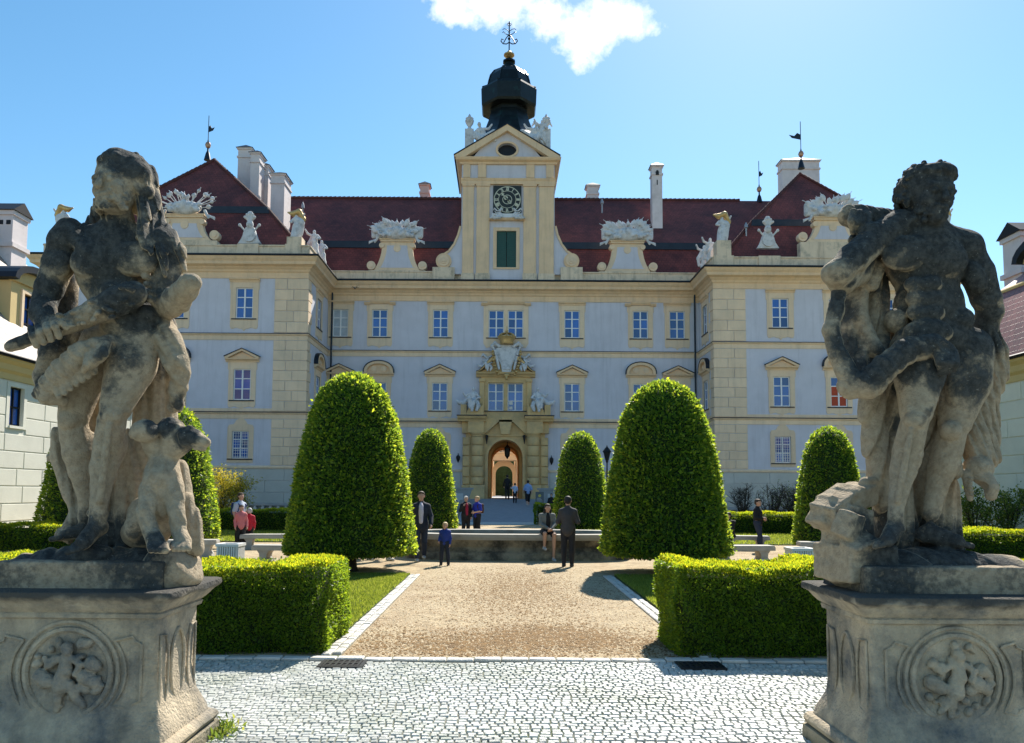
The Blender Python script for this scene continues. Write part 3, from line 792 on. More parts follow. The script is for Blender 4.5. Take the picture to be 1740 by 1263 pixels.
# wings
def wing(sgn, Yf, xin, xout, colpx, name):
    xl, xr = min(xin, xout), max(xin, xout)
    xs = [P(px, 600, Yf).x for px in colpx]
    b = front(Yf); wall(b, xl, xr, 0, ZFR, [hole(x, k) for x in xs for k in ('top', 'mid', 'low')], .30); b.build('wall', M['white_wall'], palace)
    for i, x in enumerate(xs):
        window(palace, (x, Yf, ZTOP), 0, 'top', 'flat')
        low = None
        if i == 1: low = ((0, 1, 2, 3), m_red_curtain)
        window(palace, (x, Yf, ZMID), 0, 'mid', 'arc' if i == 1 else 'tri', low if sgn > 0 else None)
        window(palace, (x, Yf, ZLOW), 0, 'low')
    trims(lambda: front(Yf), xl, xr, 1, 1)
    # inner return wall
    ni = 1 if sgn < 0 else -1
    mk = lambda: side(xin, ni)
    yc = (Yf+YM)/2 + .2
    b = mk(); wall(b, Yf, YM, 0, ZFR, [hole(yc, k) for k in ('top', 'mid')], .30); b.build('wall', M['white_wall'], palace)
    rz = R(90) if ni > 0 else R(-90)
    for k in ('top', 'mid'): window(palace, (xin, yc, zk(k)), rz, k, 'flat' if k == 'top' else 'arc')
    trims(mk, Yf, YM, 1, -1)
    # outer flank
    mk2 = lambda: side(xout, -ni)
    mk2().quad((Yf, 0, 0), (Yf+22, 0, 0), (Yf+22, 0, ZFR), (Yf, 0, ZFR)).build('wall', M['white_wall'], palace)
    trims(mk2, Yf, Yf+22, 1, 0)
    # corner blocks
    QW = 2.45
    for zone in ((ZPL+.12, ZB1-.22), (ZB1+.34, ZB2-.22), (ZB2+.34, ZFR-.02)):
        n = round((zone[1]-zone[0])/.74); h = (zone[1]-zone[0])/n
        for k in range(n):
            z0, z1 = zone[0]+k*h+.018, zone[0]+(k+1)*h-.018; j = .42 if k % 2 else .62
            for cx, d in ((xin, -1 if sgn > 0 else 1), (xout, 1 if sgn > 0 else -1)):
                a0, a1 = (cx, cx+QW) if cx == xl else (cx-QW, cx)
                mid = a0+(a1-a0)*(j if cx == xl else 1-j)
                for q0, q1 in ((a0, mid), (mid, a1)):
                    front(Yf).block(q0+(.018 if q0 != xl else -.06), q1-(.018 if q1 != xr else -.06), 0, .06, z0, z1, .018).build('quoin', M['paleyellow'], palace)
            mk().block(Yf+.003, Yf+(1.1 if k % 2 else .8), 0, .06, z0, z1, .018).build('quoin', M['paleyellow'], palace)
            mk2().block(Yf+.003, Yf+(1.1 if k % 2 else .8), 0, .06, z0, z1, .018).build('quoin', M['paleyellow'], palace)
    plinth_blocks(lambda: front(Yf), xl, xr); plinth_blocks(mk, Yf+.06, YM)
    # attic parapet: front and returns
    front(Yf).profile(xl, xr, AT(ZAT)).build('attic_parapet', M['attic'], palace)
    mk().profile(Yf+.002, YM, AT(ZAT-.003)).build('attic_parapet', M['attic'], palace); mk2().profile(Yf+.002, Yf+18, AT(ZAT-.003)).build('attic_parapet', M['attic'], palace)
    # downpipe in the inner angle
    MB().tube([(xin+ni*.35, YM-.12, .2), (xin+ni*.35, YM-.12, ZFR+1.2)], .075, 8).build('downpipe', M['lead'], palace)
    # roof: flared mansard hip with a ridge running back
    xm = (xl+xr)/2; ya = Yf+6.6; zr = 29.3; z0 = ZAT-.3; zk_ = 23.7
    def ring(i, y0_, z): return [(xl+i, y0_, z), (xr-i, y0_, z)]
    e0 = [Vector((xl+.5, Yf+.5, z0)), Vector((xr-.5, Yf+.5, z0))]; k0 = [Vector((xl+4.0, Yf+2.75, zk_)), Vector((xr-4.0, Yf+2.75, zk_))]
    yb = Yf+24; ap = Vector((xm, ya, zr)); rb = Vector((xm, yb, zr))
    eb = [Vector((xl+.5, yb, z0)), Vector((xr-.5, yb, z0))]; kb = [Vector((xl+4.0, yb, zk_)), Vector((xr-4.0, yb, zk_))]
    polys = [[e0[0], e0[1], k0[1], k0[0]], [k0[0], k0[1], ap], [e0[1], eb[1], kb[1], k0[1]], [k0[1], kb[1], rb, ap], [eb[0], e0[0], k0[0], kb[0]], [kb[0], k0[0], ap, rb], [eb[1], eb[0], kb[0], rb, kb[1]]]
    rf = link('roof', roof_mesh('roof', polys, M['roof']), palace)
    b = MB()                                               # dark sheet-metal break
    b.prism([(k0[0].x-.22, zk_-.42), (k0[1].x+.22, zk_-.42), (k0[1].x+.05, zk_+.12), (k0[0].x-.05, zk_+.12)], k0[0].y-.28, k0[0].y+.15)
    b.build('metal_break', M['lead'], rf)
    # ridge and hip tiles
    for a, c in ((e0[0], k0[0]), (k0[0], ap), (e0[1], k0[1]), (k0[1], ap), (ap, rb)):
        n = max(2, int((c-a).length/.42))
        for k in range(n):
            p, q = a.lerp(c, k/n), a.lerp(c, (k+1.08)/n)
            MB().tube([p+Vector((0,0,.02)), q+Vector((0,0,.05))], [.13, .15], 6).build('ridge_tile', M['roof'], rf)
    return rf, ap, xs
roofL, apL, xsL = wing(-1, YL, XA, XLO, (413, 296, 178), 'left')
roofR, apR, xsR = wing(1, YR, XB, XRO, (1327, 1424, 1521), 'right')

# main roof with its dark break, front and rear slope
zr = 29.2; zb = 22.7
polys = [[Vector(q) for q in s_] for s_ in (
    [(XA-6, YM+.5, ZAT-.35), (XB+6, YM+.5, ZAT-.35), (XB+6, YM+2.3, zb), (XA-6, YM+2.3, zb)],
    [(XA-9, YM+2.5, zb+.35), (XB+9, YM+2.5, zb+.35), (XB+9, YM+8.0, zr), (XA-9, YM+8.0, zr)],
    [(XB+6, YM+15, ZAT), (XA-6, YM+15, ZAT), (XA-6, YM+8, zr), (XB+6, YM+8, zr)])]
roofM = link('roof', roof_mesh('roof', polys, M['roof']), palace)
front(YM).box(XA-4, XB+4, -2.75, -2.15, zb-.08, zb+.5).build('metal_break', M['lead'], roofM)
n = 100
for k in range(n):
    x = XA-6+(XB-XA+12)*k/n
    MB().tube([(x, YM+8, zr+.02), (x+(XB-XA+12)/n*1.06, YM+8, zr+.06)], [.13, .16], 6).build('ridge_tile', M['roof'], roofM)
# rear wall of the main block, courtyard sides
b = MB()
b.quad((XA-6, YM+14, 0), (X0-GHW, YM+14, 0), (X0-GHW, YM+14, ZC), (XA-6, YM+14, ZC)); b.quad((X0+GHW, YM+14, 0), (XB+6, YM+14, 0), (XB+6, YM+14, ZC), (X0+GHW, YM+14, ZC))
b.quad((X0-GHW, YM+14, GSP+GHW), (X0+GHW, YM+14, GSP+GHW), (X0+GHW, YM+14, ZC), (X0-GHW, YM+14, ZC))
b.build('rear_wall', M['paleyellow'], palace)
# solid storey floors above the passage keep daylight out of the block
MB().box(XA, XB, YM+.4, YM+13.9, ZFR+.2, ZFR+.4).build('attic_floor', M['paleyellow'], palace)
# gate passage
m_pass = material('orange_passage_plaster', (.80, .47, .17), .9, .1, 1)
b = MB(); n = 14
arc = [(-GHW*math.cos(math.pi*k/n), GSP+GHW*math.sin(math.pi*k/n)) for k in range(n+1)]
pr = [(-GHW, GZ0)] + arc + [(GHW, GZ0)]
ya_, yb_ = YM+.02, YM+14
for (x0, z0), (x1, z1) in zip(pr, pr[1:]):
    b.quad((X0+x0, ya_, z0), (X0+x1, ya_, z1), (X0+x1, yb_, z1), (X0+x0, yb_, z0))
b.build('passage_vault', m_pass, palace)
for yy in (YM+3, YM+7, YM+11):                              # ribs across the passage
    b = MB(); inner = [(x*.86, GSP+(z-GSP)*.86 if z > GSP else z) for x, z in pr]
    for k in range(len(pr)-1):
        b.quad((X0+pr[k][0], yy, pr[k][1]), (X0+pr[k+1][0], yy, pr[k+1][1]), (X0+inner[k+1][0], yy, inner[k+1][1]), (X0+inner[k][0], yy, inner[k][1]))
        b.quad((X0+pr[k][0], yy+.5, pr[k][1]), (X0+pr[k+1][0], yy+.5, pr[k+1][1]), (X0+inner[k+1][0], yy+.5, inner[k+1][1]), (X0+inner[k][0], yy+.5, inner[k][1]))
        b.quad((X0+inner[k][0], yy, inner[k][1]), (X0+inner[k+1][0], yy, inner[k+1][1]), (X0+inner[k+1][0], yy+.5, inner[k+1][1]), (X0+inner[k][0], yy+.5, inner[k][1]))
    b.build('passage_rib', m_pass, palace)

# chimneys (parts of the roofs)
def chimney(parent, px0, px1, pytop, pybot, Y, dy, mat, holes=False, cap=True):
    a = P(px0, pytop, Y); c_ = P(px1, pybot, Y); x0, x1 = a.x, P(px1, pytop, Y).x; zt, zb_ = a.z, c_.z-1.5
    ch = MB().box(x0, x1, Y, Y+dy, zb_, zt-.25).build('chimney', mat, parent)
    MB().box(x0-.08, x1+.08, Y-.08, Y+dy+.08, zt-1.0, zt-.85).build('chimney_band', mat, ch)
    MB().box(x0-.1, x1+.1, Y-.1, Y+dy+.1, zt-.25, zt-.12).build('chimney_top', mat, ch)
    b = MB(); i = [b.p(*q) for q in ((x0-.18, Y-.18, zt-.118), (x1+.18, Y-.18, zt-.118), (x1+.18, Y+dy+.18, zt-.118), (x0-.18, Y+dy+.18, zt-.118), ((x0+x1)/2, Y+dy*.3, zt+.28), ((x0+x1)/2, Y+dy*.7, zt+.28))]
    for q in ((0,1,4),(1,2,5,4),(2,3,5),(3,0,4,5),(0,3,2,1)): b.f.append([i[k] for k in q])
    b.build('chimney_cap', M['lead'], ch)
    if holes:
        xc = (x0+x1)/2
        b = MB(); b.prism([(xc-.14, zt-1.0), (xc+.14, zt-1.0), (xc+.14, zt-.75), (xc+.07, zt-.6), (xc-.07, zt-.6), (xc-.14, zt-.75)], Y-.10, Y+.1); b.box(xc-.04, xc+.04, Y-.02, Y+.1, zt-1.9, zt-1.45); b.build('smoke_hole', M['iron'], ch)
    return ch
chimney(roofL, 405, 427, 249, 345, YL+9, 1.0, M['chimney']); chimney(roofL, 426.5, 441.5, 257, 352, YL+8.0, 1.5, M['chimney']); chimney(roofL, 441.5, 456.5, 279, 356, YL+9.5, 1.2, M['chimney'])
chimney(roofL, 461, 484, 293, 356, YL+8.4, 2.0, M['chimney'])
chimney(roofM, 714, 729, 311, 332, YM+9, 1.0, M['pinkchimney']); chimney(roofM, 998, 1017, 313, 338, YM+8.5, 1.0, M['chimney'])
chimney(roofM, 1108, 1125, 279, 372, YM+4.5, .9, M['chimney'], True)
chimney(roofR, 1329, 1392, 270, 305, YR+12, 1.2, M['chimney'], cap=False)
# finials with vanes
def finial(px, pytop, pyball, Y, parent, vane=1):
    p = P(px, pyball, Y); zt = P(px, pytop, Y).z
    f_ = MB().lathe([(.30, -1.3), (.16, -.7), (.07, -.5), (.07, 0), (.07, .3), (.03, .5), (.03, zt-p.z), (.01, zt-p.z+.1)], p, 10).build('finial', M['lead'], parent, True)
    MB().lathe([(0, -.26), (.17, -.2), (.24, 0), (.17, .2), (0, .26)], p, 12).build('finial_ball', material('dull_gold', (.45, .25, .15), .4, metal=.6), f_, True)
    z = p.z+(zt-p.z)*.45
    b = MB(); b.prism([(p.x, z), (p.x+vane*.75, z+.15), (p.x+vane*1.0, z+.42), (p.x+vane*.55, z+.33), (p.x+vane*.3, z+.6), (p.x, z+.45)], p.y-.02, p.y+.02); b.build('weather_vane', M['lead'], f_)
finial(353.5, 198, 247, apL.y, roofL, .5); finial(1361, 208, 262, apR.y, roofR, -1); finial(1290, 275, 322, YM+8, roofM, .4)
def roof_vent(px, py0, py1, Y, parent):
    p = P(px, py1, Y); zt = P(px, py0, Y).z
    MB().lathe([(.07, 0), (.07, (zt-p.z)*.6), (.16, (zt-p.z)*.62), (.13, (zt-p.z)*.8), (.02, zt-p.z)], p, 10).build('roof_vent', material('zinc', (.35,.36,.38), .5, metal=.5), parent, True)
roof_vent(1023, 337, 362, YM+5.5, roofM); roof_vent(1268, 378, 402, YR+2.0, roofR); roof_vent(514, 343, 372, YM+4, roofM)

# ---------------------------------------------------------------- portal (part of the palace)
def xm(px): return P(px, 760, YM-.6).x
def zm(py): return P(859, py, YM-.6).z
m_po = M['portal']
def pf(): return front(YM)
ZE0, ZE1 = zm(736), zm(708)                 # entablature
port = pf()
n = 16; zt = ZE0
port.box(X0-3.2, X0-GHW-.45, 0, .30, 0, ZE0); port.box(X0+GHW+.45, X0+3.2, 0, .30, 0, ZE0)
port = port.build('portal', m_po, palace)
# arch ring and spandrels: quads between the opening and the frame
b = pf(); ro = GHW+.45; ztop = zm(741)
arc = [(X0-GHW*math.cos(math.pi*k/n), GSP+GHW*math.sin(math.pi*k/n)) for k in range(n+1)]
outr = []
for k in range(n+1):
    a = math.pi*k/n; cx, cz = -math.cos(a), math.sin(a)
    t = min(ro/abs(cx) if abs(cx) > 1e-6 else 1e9, (ztop-GSP)/cz if cz > 1e-6 else 1e9)
    outr.append((X0+cx*t, GSP+cz*t))
arc = [(X0-GHW, GZ0)] + arc + [(X0+GHW, GZ0)]; outr = [(X0-ro, GZ0)] + outr + [(X0+ro, GZ0)]
for k in range(len(arc)-1):
    b.quad((*arc[k], ), ) if False else b.quad((arc[k][0], .18, arc[k][1]), (arc[k+1][0], .18, arc[k+1][1]), (outr[k+1][0], .18, outr[k+1][1]), (outr[k][0], .18, outr[k][1]))
    b.quad((arc[k][0], .18, arc[k][1]), (arc[k+1][0], .18, arc[k+1][1]), (arc[k+1][0], -.3, arc[k+1][1]), (arc[k][0], -.3, arc[k][1]))
b.quad((X0-ro, .18, ztop), (X0+ro, .18, ztop), (X0+ro, .18, ZE0), (X0-ro, .18, ZE0))
pf().box(X0-1.8, X0+1.8, .02, .172, ztop+.1, ZE1-.1).build('backing', m_po, port)
b.build('arch', m_po, port)
b = pf()                                     # archivolt moulding
for k in range(1, len(arc)-2):
    def off(q, s_): return (X0+(q[0]-X0)*s_, GSP+(q[1]-GSP)*s_)
    a0, a1 = arc[k], arc[k+1]; b.prism([off(a0, 1.0), off(a1, 1.0), off(a1, 1.16), off(a0, 1.16)], .17, .26)
for s_ in (-1, 1): q = sorted((X0+s_*GHW, X0+s_*GHW*1.16)); b.box(q[0], q[1], .17, .26, GZ0, GSP)
b.build('archivolt', m_po, port)
b = pf(); b.box(X0-ro-.02, X0+ro+.02, .18, .29, ztop, ztop+.14); b.build('lintel_moulding', m_po, port)
b = pf(); b.prism([(X0-.34, ztop+.15), (X0+.34, ztop+.15), (X0+.55, ZE1-.25), (X0-.55, ZE1-.25)], .18, .5); b.build('keystone', m_po, port)
for s_ in (-1, 1):                           # rusticated columns and pilasters, drum by drum
    zs = [GZ0-.1, zm(824), zm(811), zm(793), zm(775), zm(757), ZE0-.32]
    cx = X0+s_*2.25
    for k in range(len(zs)-1):
        z0, z1 = zs[k]+.02, zs[k+1]-.02
        if k == 0:
            bb = pf(); bb.block(cx-.62, cx+.62, .3, 1.0, z0, z1, .06); bb.build('column_base', m_po, port)
        else:
            bb = MB(); bb.lathe([(.46, z0), (.50, z0+.05), (.50, z1-.05), (.46, z1)], (cx, YM-.42, 0), 20); bb.build('column_drum', m_po, port, True)
            x0_, x1_ = sorted((X0+s_*2.85, X0+s_*3.45)); pf().block(x0_, x1_, 0, .42, z0, z1, .05).build('pilaster_block', m_po, port)
    x0_, x1_ = sorted((X0+s_*2.8, X0+s_*3.5)); pf().block(x0_, x1_, 0, .5, zs[0], zs[1]-.02, .05).build('pilaster_base', m_po, port)
    bb = MB(); bb.lathe([(.48, ZE0-.32), (.50, ZE0-.28), (.50, ZE0-.2), (.62, ZE0-.1), (.64, ZE0-.003)], (cx, YM-.42, 0), 20); bb.build('capital', m_po, port, True)
    x0_, x1_ = sorted((X0+s_*1.72, X0+s_*3.0)); pf().box(x0_, x1_, .3, .95, ZE0, ZE1-.42).build('frieze', m_po, port)
    x0_, x1_ = sorted((X0+s_*3.0, X0+s_*3.5)); pf().box(x0_, x1_, 0, .55, ZE0, ZE1-.42).build('frieze', m_po, port)
    x0_, x1_ = sorted((X0+s_*1.55, X0+s_*3.85)); pf().profile(x0_, x1_, [(0, ZE1-.42), (1.0, ZE1-.42), (1.05, ZE1-.30), (1.22, ZE1-.18), (1.30, ZE1-.02), (0, ZE1)]).build('cornice', m_po, port)
    x0_, x1_ = sorted((X0+s_*1.5, X0+s_*3.9)); pf().box(x0_, x1_, 0, 1.34, ZE1+.003, ZE1+.06).build('lead_cap', M['lead'], port)
    # slanting inner ends of the broken entablature
    pf().prism([(X0+s_*1.72, ZE0), (X0+s_*1.55, ZE0), (X0+s_*.62, ZE1-.45), (X0+s_*.62, ZE1-.42), (X0+s_*1.55, ZE1-.2), (X0+s_*1.72, ZE1-.42)], .18, .62).build('broken_cornice', m_po, port)
    # volute that carries the seated figure
    r0 = .78; cxx, czz = X0+s_*2.35, ZE1+.06
    poly = [(cxx+s_*r0, czz)] + [(cxx+s_*r0*math.cos(a*math.pi/10), czz+r0*1.15*math.sin(a*math.pi/10)) for a in range(1, 8)] + [(X0+s_*1.75, czz+1.1), (X0+s_*1.75, czz)]
    pf().prism(poly, .35, 1.1).build('volute', m_po, port)
    x0_, x1_ = sorted((X0+s_*3.13, X0+s_*3.6)); pf().box(x0_, x1_, .1, 1.05, czz, czz+.85).build('pedestal', m_po, port)
pf().box(X0-1.55, X0+1.55, .18, .5, ZE1-.42, ZE1).build('frieze', m_po, port)
# aedicule round the paired windows
zs0, zs1 = ZE1+.003, ZMID+WH
b = pf(); b.box(X0-1.74, X0+1.74, 0, .35, zs0, ZMID-.1); b.build('parapet', m_po, port)
pf().box(X0-1.7, X0+1.7, .1, .42, ZMID-.1, ZMID-.03).build('sill', M['lead'], port)
c = (PW[0]+PW[1])/2
b = pf(); b.box(c-2.0, PW[0]-WW/2, 0, .28, ZMID-.03, zs1); b.box(PW[1]+WW/2, c+2.0, 0, .28, ZMID-.03, zs1); b.box(PW[0]+WW/2, PW[1]-WW/2, 0, .2, ZMID-.03, zs1); b.box(c-2.0, c+2.0, 0, .28, zs1, zm(640)); b.build('window_frame', m_po, port)
for s_ in (-1, 1):
    q = sorted((c+s_*1.72, c+s_*2.12)); pf().block(q[0], q[1], .28, .42, ZMID+.3, zs1+.05, .04).build('pilaster', m_po, port)
    pf().box(q[0]-.05, q[1]+.05, .28, .5, zs1+.05, zs1+.3).build('bracket', m_po, port)
zc = zm(640)
pf().profile(c-2.4, c+2.4, [(0, zc), (.4, zc), (.5, zc+.14), (.66, zc+.24), (.7, zc+.36), (0, zc+.36)]).build('cornice', m_po, port)
for s_ in (-1, 1):                            # sweeping broken pediment
    out = []; inn = []
    for k in range(9):
        t = k/8; x = 2.4-1.55*t; h = 1.3*(t*t*(3-2*t)); out.append((c+s_*x, zc+.40+h)); inn.append((c+s_*(x-.02), zc+.363+h*.8))
    for k in range(8): pf().prism([out[k], out[k+1], inn[k+1], inn[k]], 0, .66) if False else None
    b = pf(); b.prism(out + inn[::-1], 0, .66); b.build('pediment', m_po, port)
    pf().prism([(c+s_*2.3, zc+.361), (c+s_*.3, zc+.361), (c+s_*.3, zc+1.4), (c+s_*1.0, zc+1.3), (c+s_*1.7, zc+.6)], 0, .3).build('tympanum', m_po, port)
    b = pf(); b.prism([(q[0], q[1]+.002) for q in out] + [(q[0], q[1]+.05) for q in out[::-1]], 0, .7); b.build('lead_cap', M['lead'], port)
# iron lamp brackets and wall lamps
def wall_lamp(px, py, Y, label, s_=1):
    p = P(px, py, Y); t = thing('wall_lamp', label, 'lamp', p)
    MB().tube([(p.x, Y+.35, p.z+.15), (p.x, Y-.05, p.z+.35), (p.x, Y-.1, p.z+.22)], .03, 6).build('bracket', M['iron'], t)
    MB().lathe([(.05, .22), (.16, .1), (.17, .02), (.14, -.15), (.05, -.34), (.02, -.4)], (p.x, Y-.1, p.z), 8).build('lantern', M['iron'], t, True)
wall_lamp(778.5, 778, YM-.35, 'small dark wall lantern on the pale wall left of the gate'); wall_lamp(937, 782, YM-.35, 'small dark wall lantern on the pale wall right of the gate')
for px, s_ in ((827, 1), (891, -1)):
    p = P(px, 745, YM-.35)
    t = thing('iron_bracket', 'dark iron bracket at the %s top corner of the gate arch' % ('left' if s_ > 0 else 'right'), 'bracket', p)
    MB().tube([(p.x, YM-.18, p.z+.2), (p.x, YM-.4, p.z+.25), (p.x+s_*.12, YM-.5, p.z+.15)], .05, 6).build('arm', M['iron'], t); MB().lathe([(.1, .25), (.12, .1), (.06, -.2), (.03, -.45)], (p.x, YM-.42, p.z), 8).build('holder', M['iron'], t, True)
p = P(862, 768, YM+2)
t = thing('gate_lantern', 'black hanging lantern under the crown of the gate arch', 'lantern', (p.x, p.y, p.z))
MB().tube([(p.x, p.y, GSP+GHW+.1), (p.x, p.y, p.z+.5)], .025, 6).build('chain', M['iron'], t); MB().lathe([(.03, .62), (.1, .5), (.3, .3), (.26, .28), (.2, -.35), (.08, -.5), (.04, -.6)], p, 6).build('lantern', M['iron'], t)

# courtyard portico seen through the gate
court = thing('courtyard_wing', 'pale ochre courtyard range with balustraded portico seen through the gate', 'building', (X0, 104, 0))
yb_ = 104; m_c = material('courtyard_plaster', (.78, .56, .34), .9, .08, 1)
b = front(yb_); wall(b, X0-22, X0+22, 0, 16, [(X0-1.5, X0+1.5, 0, 6.3)] + [(X0+dx-.7, X0+dx+.7, z, z+2.2) for dx in (-9, -5, 0, 5, 9) for z in (8.6,)], .4); b.build('wall', m_c, court)
for dx in (-9, -5, 0, 5, 9): MB().box(X0+dx-.7, X0+dx+.7, yb_+.2, yb_+.25, 8.6, 10.8).build('window', M['glass'], court)
for dx in (-3.2, -1.9, 1.9, 3.2):
    MB().lathe([(.42, 1.28), (.42, 1.7), (.32, 1.9), (.28, 5.6), (.40, 5.8), (.42, 6.0)], (X0+dx, yb_-2.6, 0), 14).build('column', m_c, court, True)
MB().box(X0-4, X0+4, yb_-3.1, yb_-.002, 6.0, 6.9).build('entablature', m_c, court); MB().box(X0-4.2, X0+4.2, yb_-3.3, yb_-.01, 6.903, 7.1).build('cornice', m_c, court)
for k in range(20): MB().lathe([(.07, 0), (.1, .1), (.14, .35), (.06, .65), (.1, .78), (.1, .85)], (X0-3.9+k*.41, yb_-3.0, 7.1), 8).build('baluster', M['attic'], court, True)
MB().box(X0-4.1, X0+4.1, yb_-3.15, yb_-2.85, 7.953, 8.12).build('handrail', M['attic'], court)
b = front(yb_-.05); n = 12; r0, zsx = 1.15, 4.2
pts = [(X0-r0, 1.28)] + [(X0-r0*math.cos(math.pi*k/n), zsx+r0*math.sin(math.pi*k/n)) for k in range(n+1)] + [(X0+r0, 1.28)]
oo = [(X0-1.7, 1.28)] + [(X0-1.7*math.cos(math.pi*k/n)*(1 if True else 0), zsx+2.0*math.sin(math.pi*k/n)) for k in range(n+1)] + [(X0+1.7, 1.28)]
for k in range(len(pts)-1): b.prism([pts[k], pts[k+1], oo[k+1], oo[k]], 0, .12)
b.build('arch', m_c, court)
MB().box(X0-3, X0+3, yb_+8, yb_+8.3, 1.28, 6.5).build('garden_screen', material('dim_green', (.03, .07, .035), 1, .5, 2), court)
MB().box(X0-1.5, X0-1.45, yb_+.4, yb_+8, 1.28, 6.3).build('passage_wall', m_c, court); MB().box(X0+1.45, X0+1.5, yb_+.4, yb_+8, 1.28, 6.3).build('passage_wall', m_c, court)
struct(MB().box(X0-21, X0-3.01, YM+14.1, yb_, -.5, 1.27).build('courtyard_paving', m_ramp)); struct(MB().box(X0+3.01, X0+21, YM+14.1, yb_, -.5, 1.27).build('courtyard_paving', m_ramp))

# ---------------------------------------------------------------- clock tower
YT = YM - .35
tower = thing('clock_tower', 'ochre clock tower over the gate with dark bell-shaped dome', 'tower', (X0, YT, ZC))
def tf(): return front(YT)
TX = P(861.5, 300, YT).x
def xt(px): return P(px, 330, YT).x
def ztw(py): return P(862, py, YT).z
TL, TR = xt(784.5), xt(942.5)
zt0, zt1, zt2, zt3 = ZC+.14, ztw(330), ztw(272), ztw(217.5)
wl, wr, wb, wt = xt(844.5), xt(877.5), ztw(455), ztw(393)
bm_ = tf(); wall(bm_, TL, TR, zt0, zt2, [(wl, wr, wb, wt)], .25); bm_.quad((TL,0,zt0),(TL,-8,zt0),(TL,-8,zt2),(TL,0,zt2)); bm_.quad((TR,0,zt0),(TR,-8,zt0),(TR,-8,zt2),(TR,0,zt2)); bm_.quad((TL,-8,zt0),(TR,-8,zt0),(TR,-8,zt2),(TL,-8,zt2))
bm_.build('wall', M['white_wall'], tower)
zp0, zp1 = ztw(466), ztw(318)
for a, c_ in ((786.5, 805.5), (810, 832), (889.5, 911), (916, 941)):
    pl = tf().block(xt(a), xt(c_), 0, .16, zp0, zp1, .03).build('pilaster', M['yellow'], tower)
    tf().box(xt(a)-.05, xt(c_)+.05, 0, .22, zp1, zp1+.16).build('capital', M['yellow'], pl); tf().box(xt(a)-.06, xt(c_)+.06, 0, .24, zt0, zp0).build('base', M['attic'], pl)
tf().profile(TL-.06, TR+.06, [(0, zp1+.16), (.24, zp1+.16), (.26, zp1+.4), (.32, zp1+.5), (.36, zp1+.62), (0, zp1+.62)]).build('architrave', M['yellow'], tower)
zfz = zp1+.62
for a, c_ in ((787, 799), (812, 826), (894, 908), (928, 941)): tf().block(xt(a), xt(c_), 0, .14, zfz+.12, zt2-.42, .03).build('frieze_block', M['yellow'], tower)
TC = [(0, zt2-.42), (.16, zt2-.42), (.2, zt2-.26), (.42, zt2-.16), (.5, zt2-.02), (.52, zt2+.06), (0, zt2+.06)]
tf().profile(TL, TR, TC, True, 1, 1).build('cornice', M['yellow'], tower)
for X_, nx in ((TL, -1), (TR, 1)): side(X_, nx).profile(YT, YT+8, TC, True, 1, 0).build('cornice', M['yellow'], tower)
# gable pediment with the oval window
cxp = TX; gw = (TR-TL)/2+.5; zg = zt2+.063
oz = ztw(255); ow, oh = (xt(877)-xt(845))/2, (ztw(244)-ztw(266))/2
b = tf(); n = 24
el = [(cxp+ow*math.cos(2*math.pi*k/n), oz+oh*math.sin(2*math.pi*k/n)) for k in range(n)]
def tri_hit(dx, dz):
    best = 1e9; H_ = zt3-.35-zg; ww = gw-.9
    if dz < -1e-9: best = min(best, (zg-oz)/dz)
    for s_ in (-1, 1):
        # line from (s*ww, zg) to (0, zg+H_)
        den = dz + s_*dx*H_/ww
        if den > 1e-9: best = min(best, (zg + H_ - oz)/den)
    return best
tp = []
for k in range(n):
    a = 2*math.pi*k/n; t = tri_hit(math.cos(a), math.sin(a)); tp.append((cxp+t*math.cos(a), oz+t*math.sin(a)))
for k in range(n):
    k2 = (k+1) % n
    b.quad((el[k][0], .02, el[k][1]), (el[k2][0], .02, el[k2][1]), (tp[k2][0], .02, tp[k2][1]), (tp[k][0], .02, tp[k][1])); b.quad((el[k][0], .02, el[k][1]), (el[k2][0], .02, el[k2][1]), (el[k2][0], -.4, el[k2][1]), (el[k][0], -.4, el[k][1]))
b.quad((cxp-gw+.9, .01, zg), (cxp+gw-.9, .01, zg), (cxp, .01, zt3-.35), (cxp, .01, zt3-.36)) if False else None
b.build('tympanum', M['white_wall'], tower)
b = tf()
for k in range(n):
    k2 = (k+1) % n; e2 = lambda q: (cxp+(q[0]-cxp)*1.22, oz+(q[1]-oz)*1.28); b.prism([el[k], el[k2], e2(el[k2]), e2(el[k])], .0, .12)
b.build('oval_surround', M['yellow'], tower)
MB().box(cxp-ow-.1, cxp+ow+.1, YT+.3, YT+.34, oz-oh-.1, oz+oh+.1).build('oval_window', M['iron'], tower)
for s_ in (-1, 1):
    tf().prism([(cxp+s_*gw, zg), (cxp+s_*gw, zg+.12), (cxp, zt3+.1), (cxp, zt3-.42), (cxp+s_*(gw-.85), zg)], -.1, .45).build('raking_cornice', M['yellow'], tower)
    tf().prism([(cxp+s_*(gw+.06), zg+.125), (cxp+s_*(gw+.06), zg+.2), (cxp, zt3+.18), (cxp, zt3+.105)], -7.9, .5).build('roof_slope', M['lead'], tower)
b = tf(); b.quad((cxp-gw+.1, -7.8, zg), (cxp+gw-.1, -7.8, zg), (cxp, -7.8, zt3), (cxp, -7.8, zt3-.01)); b.build('rear_gable', M['yellow'], tower)
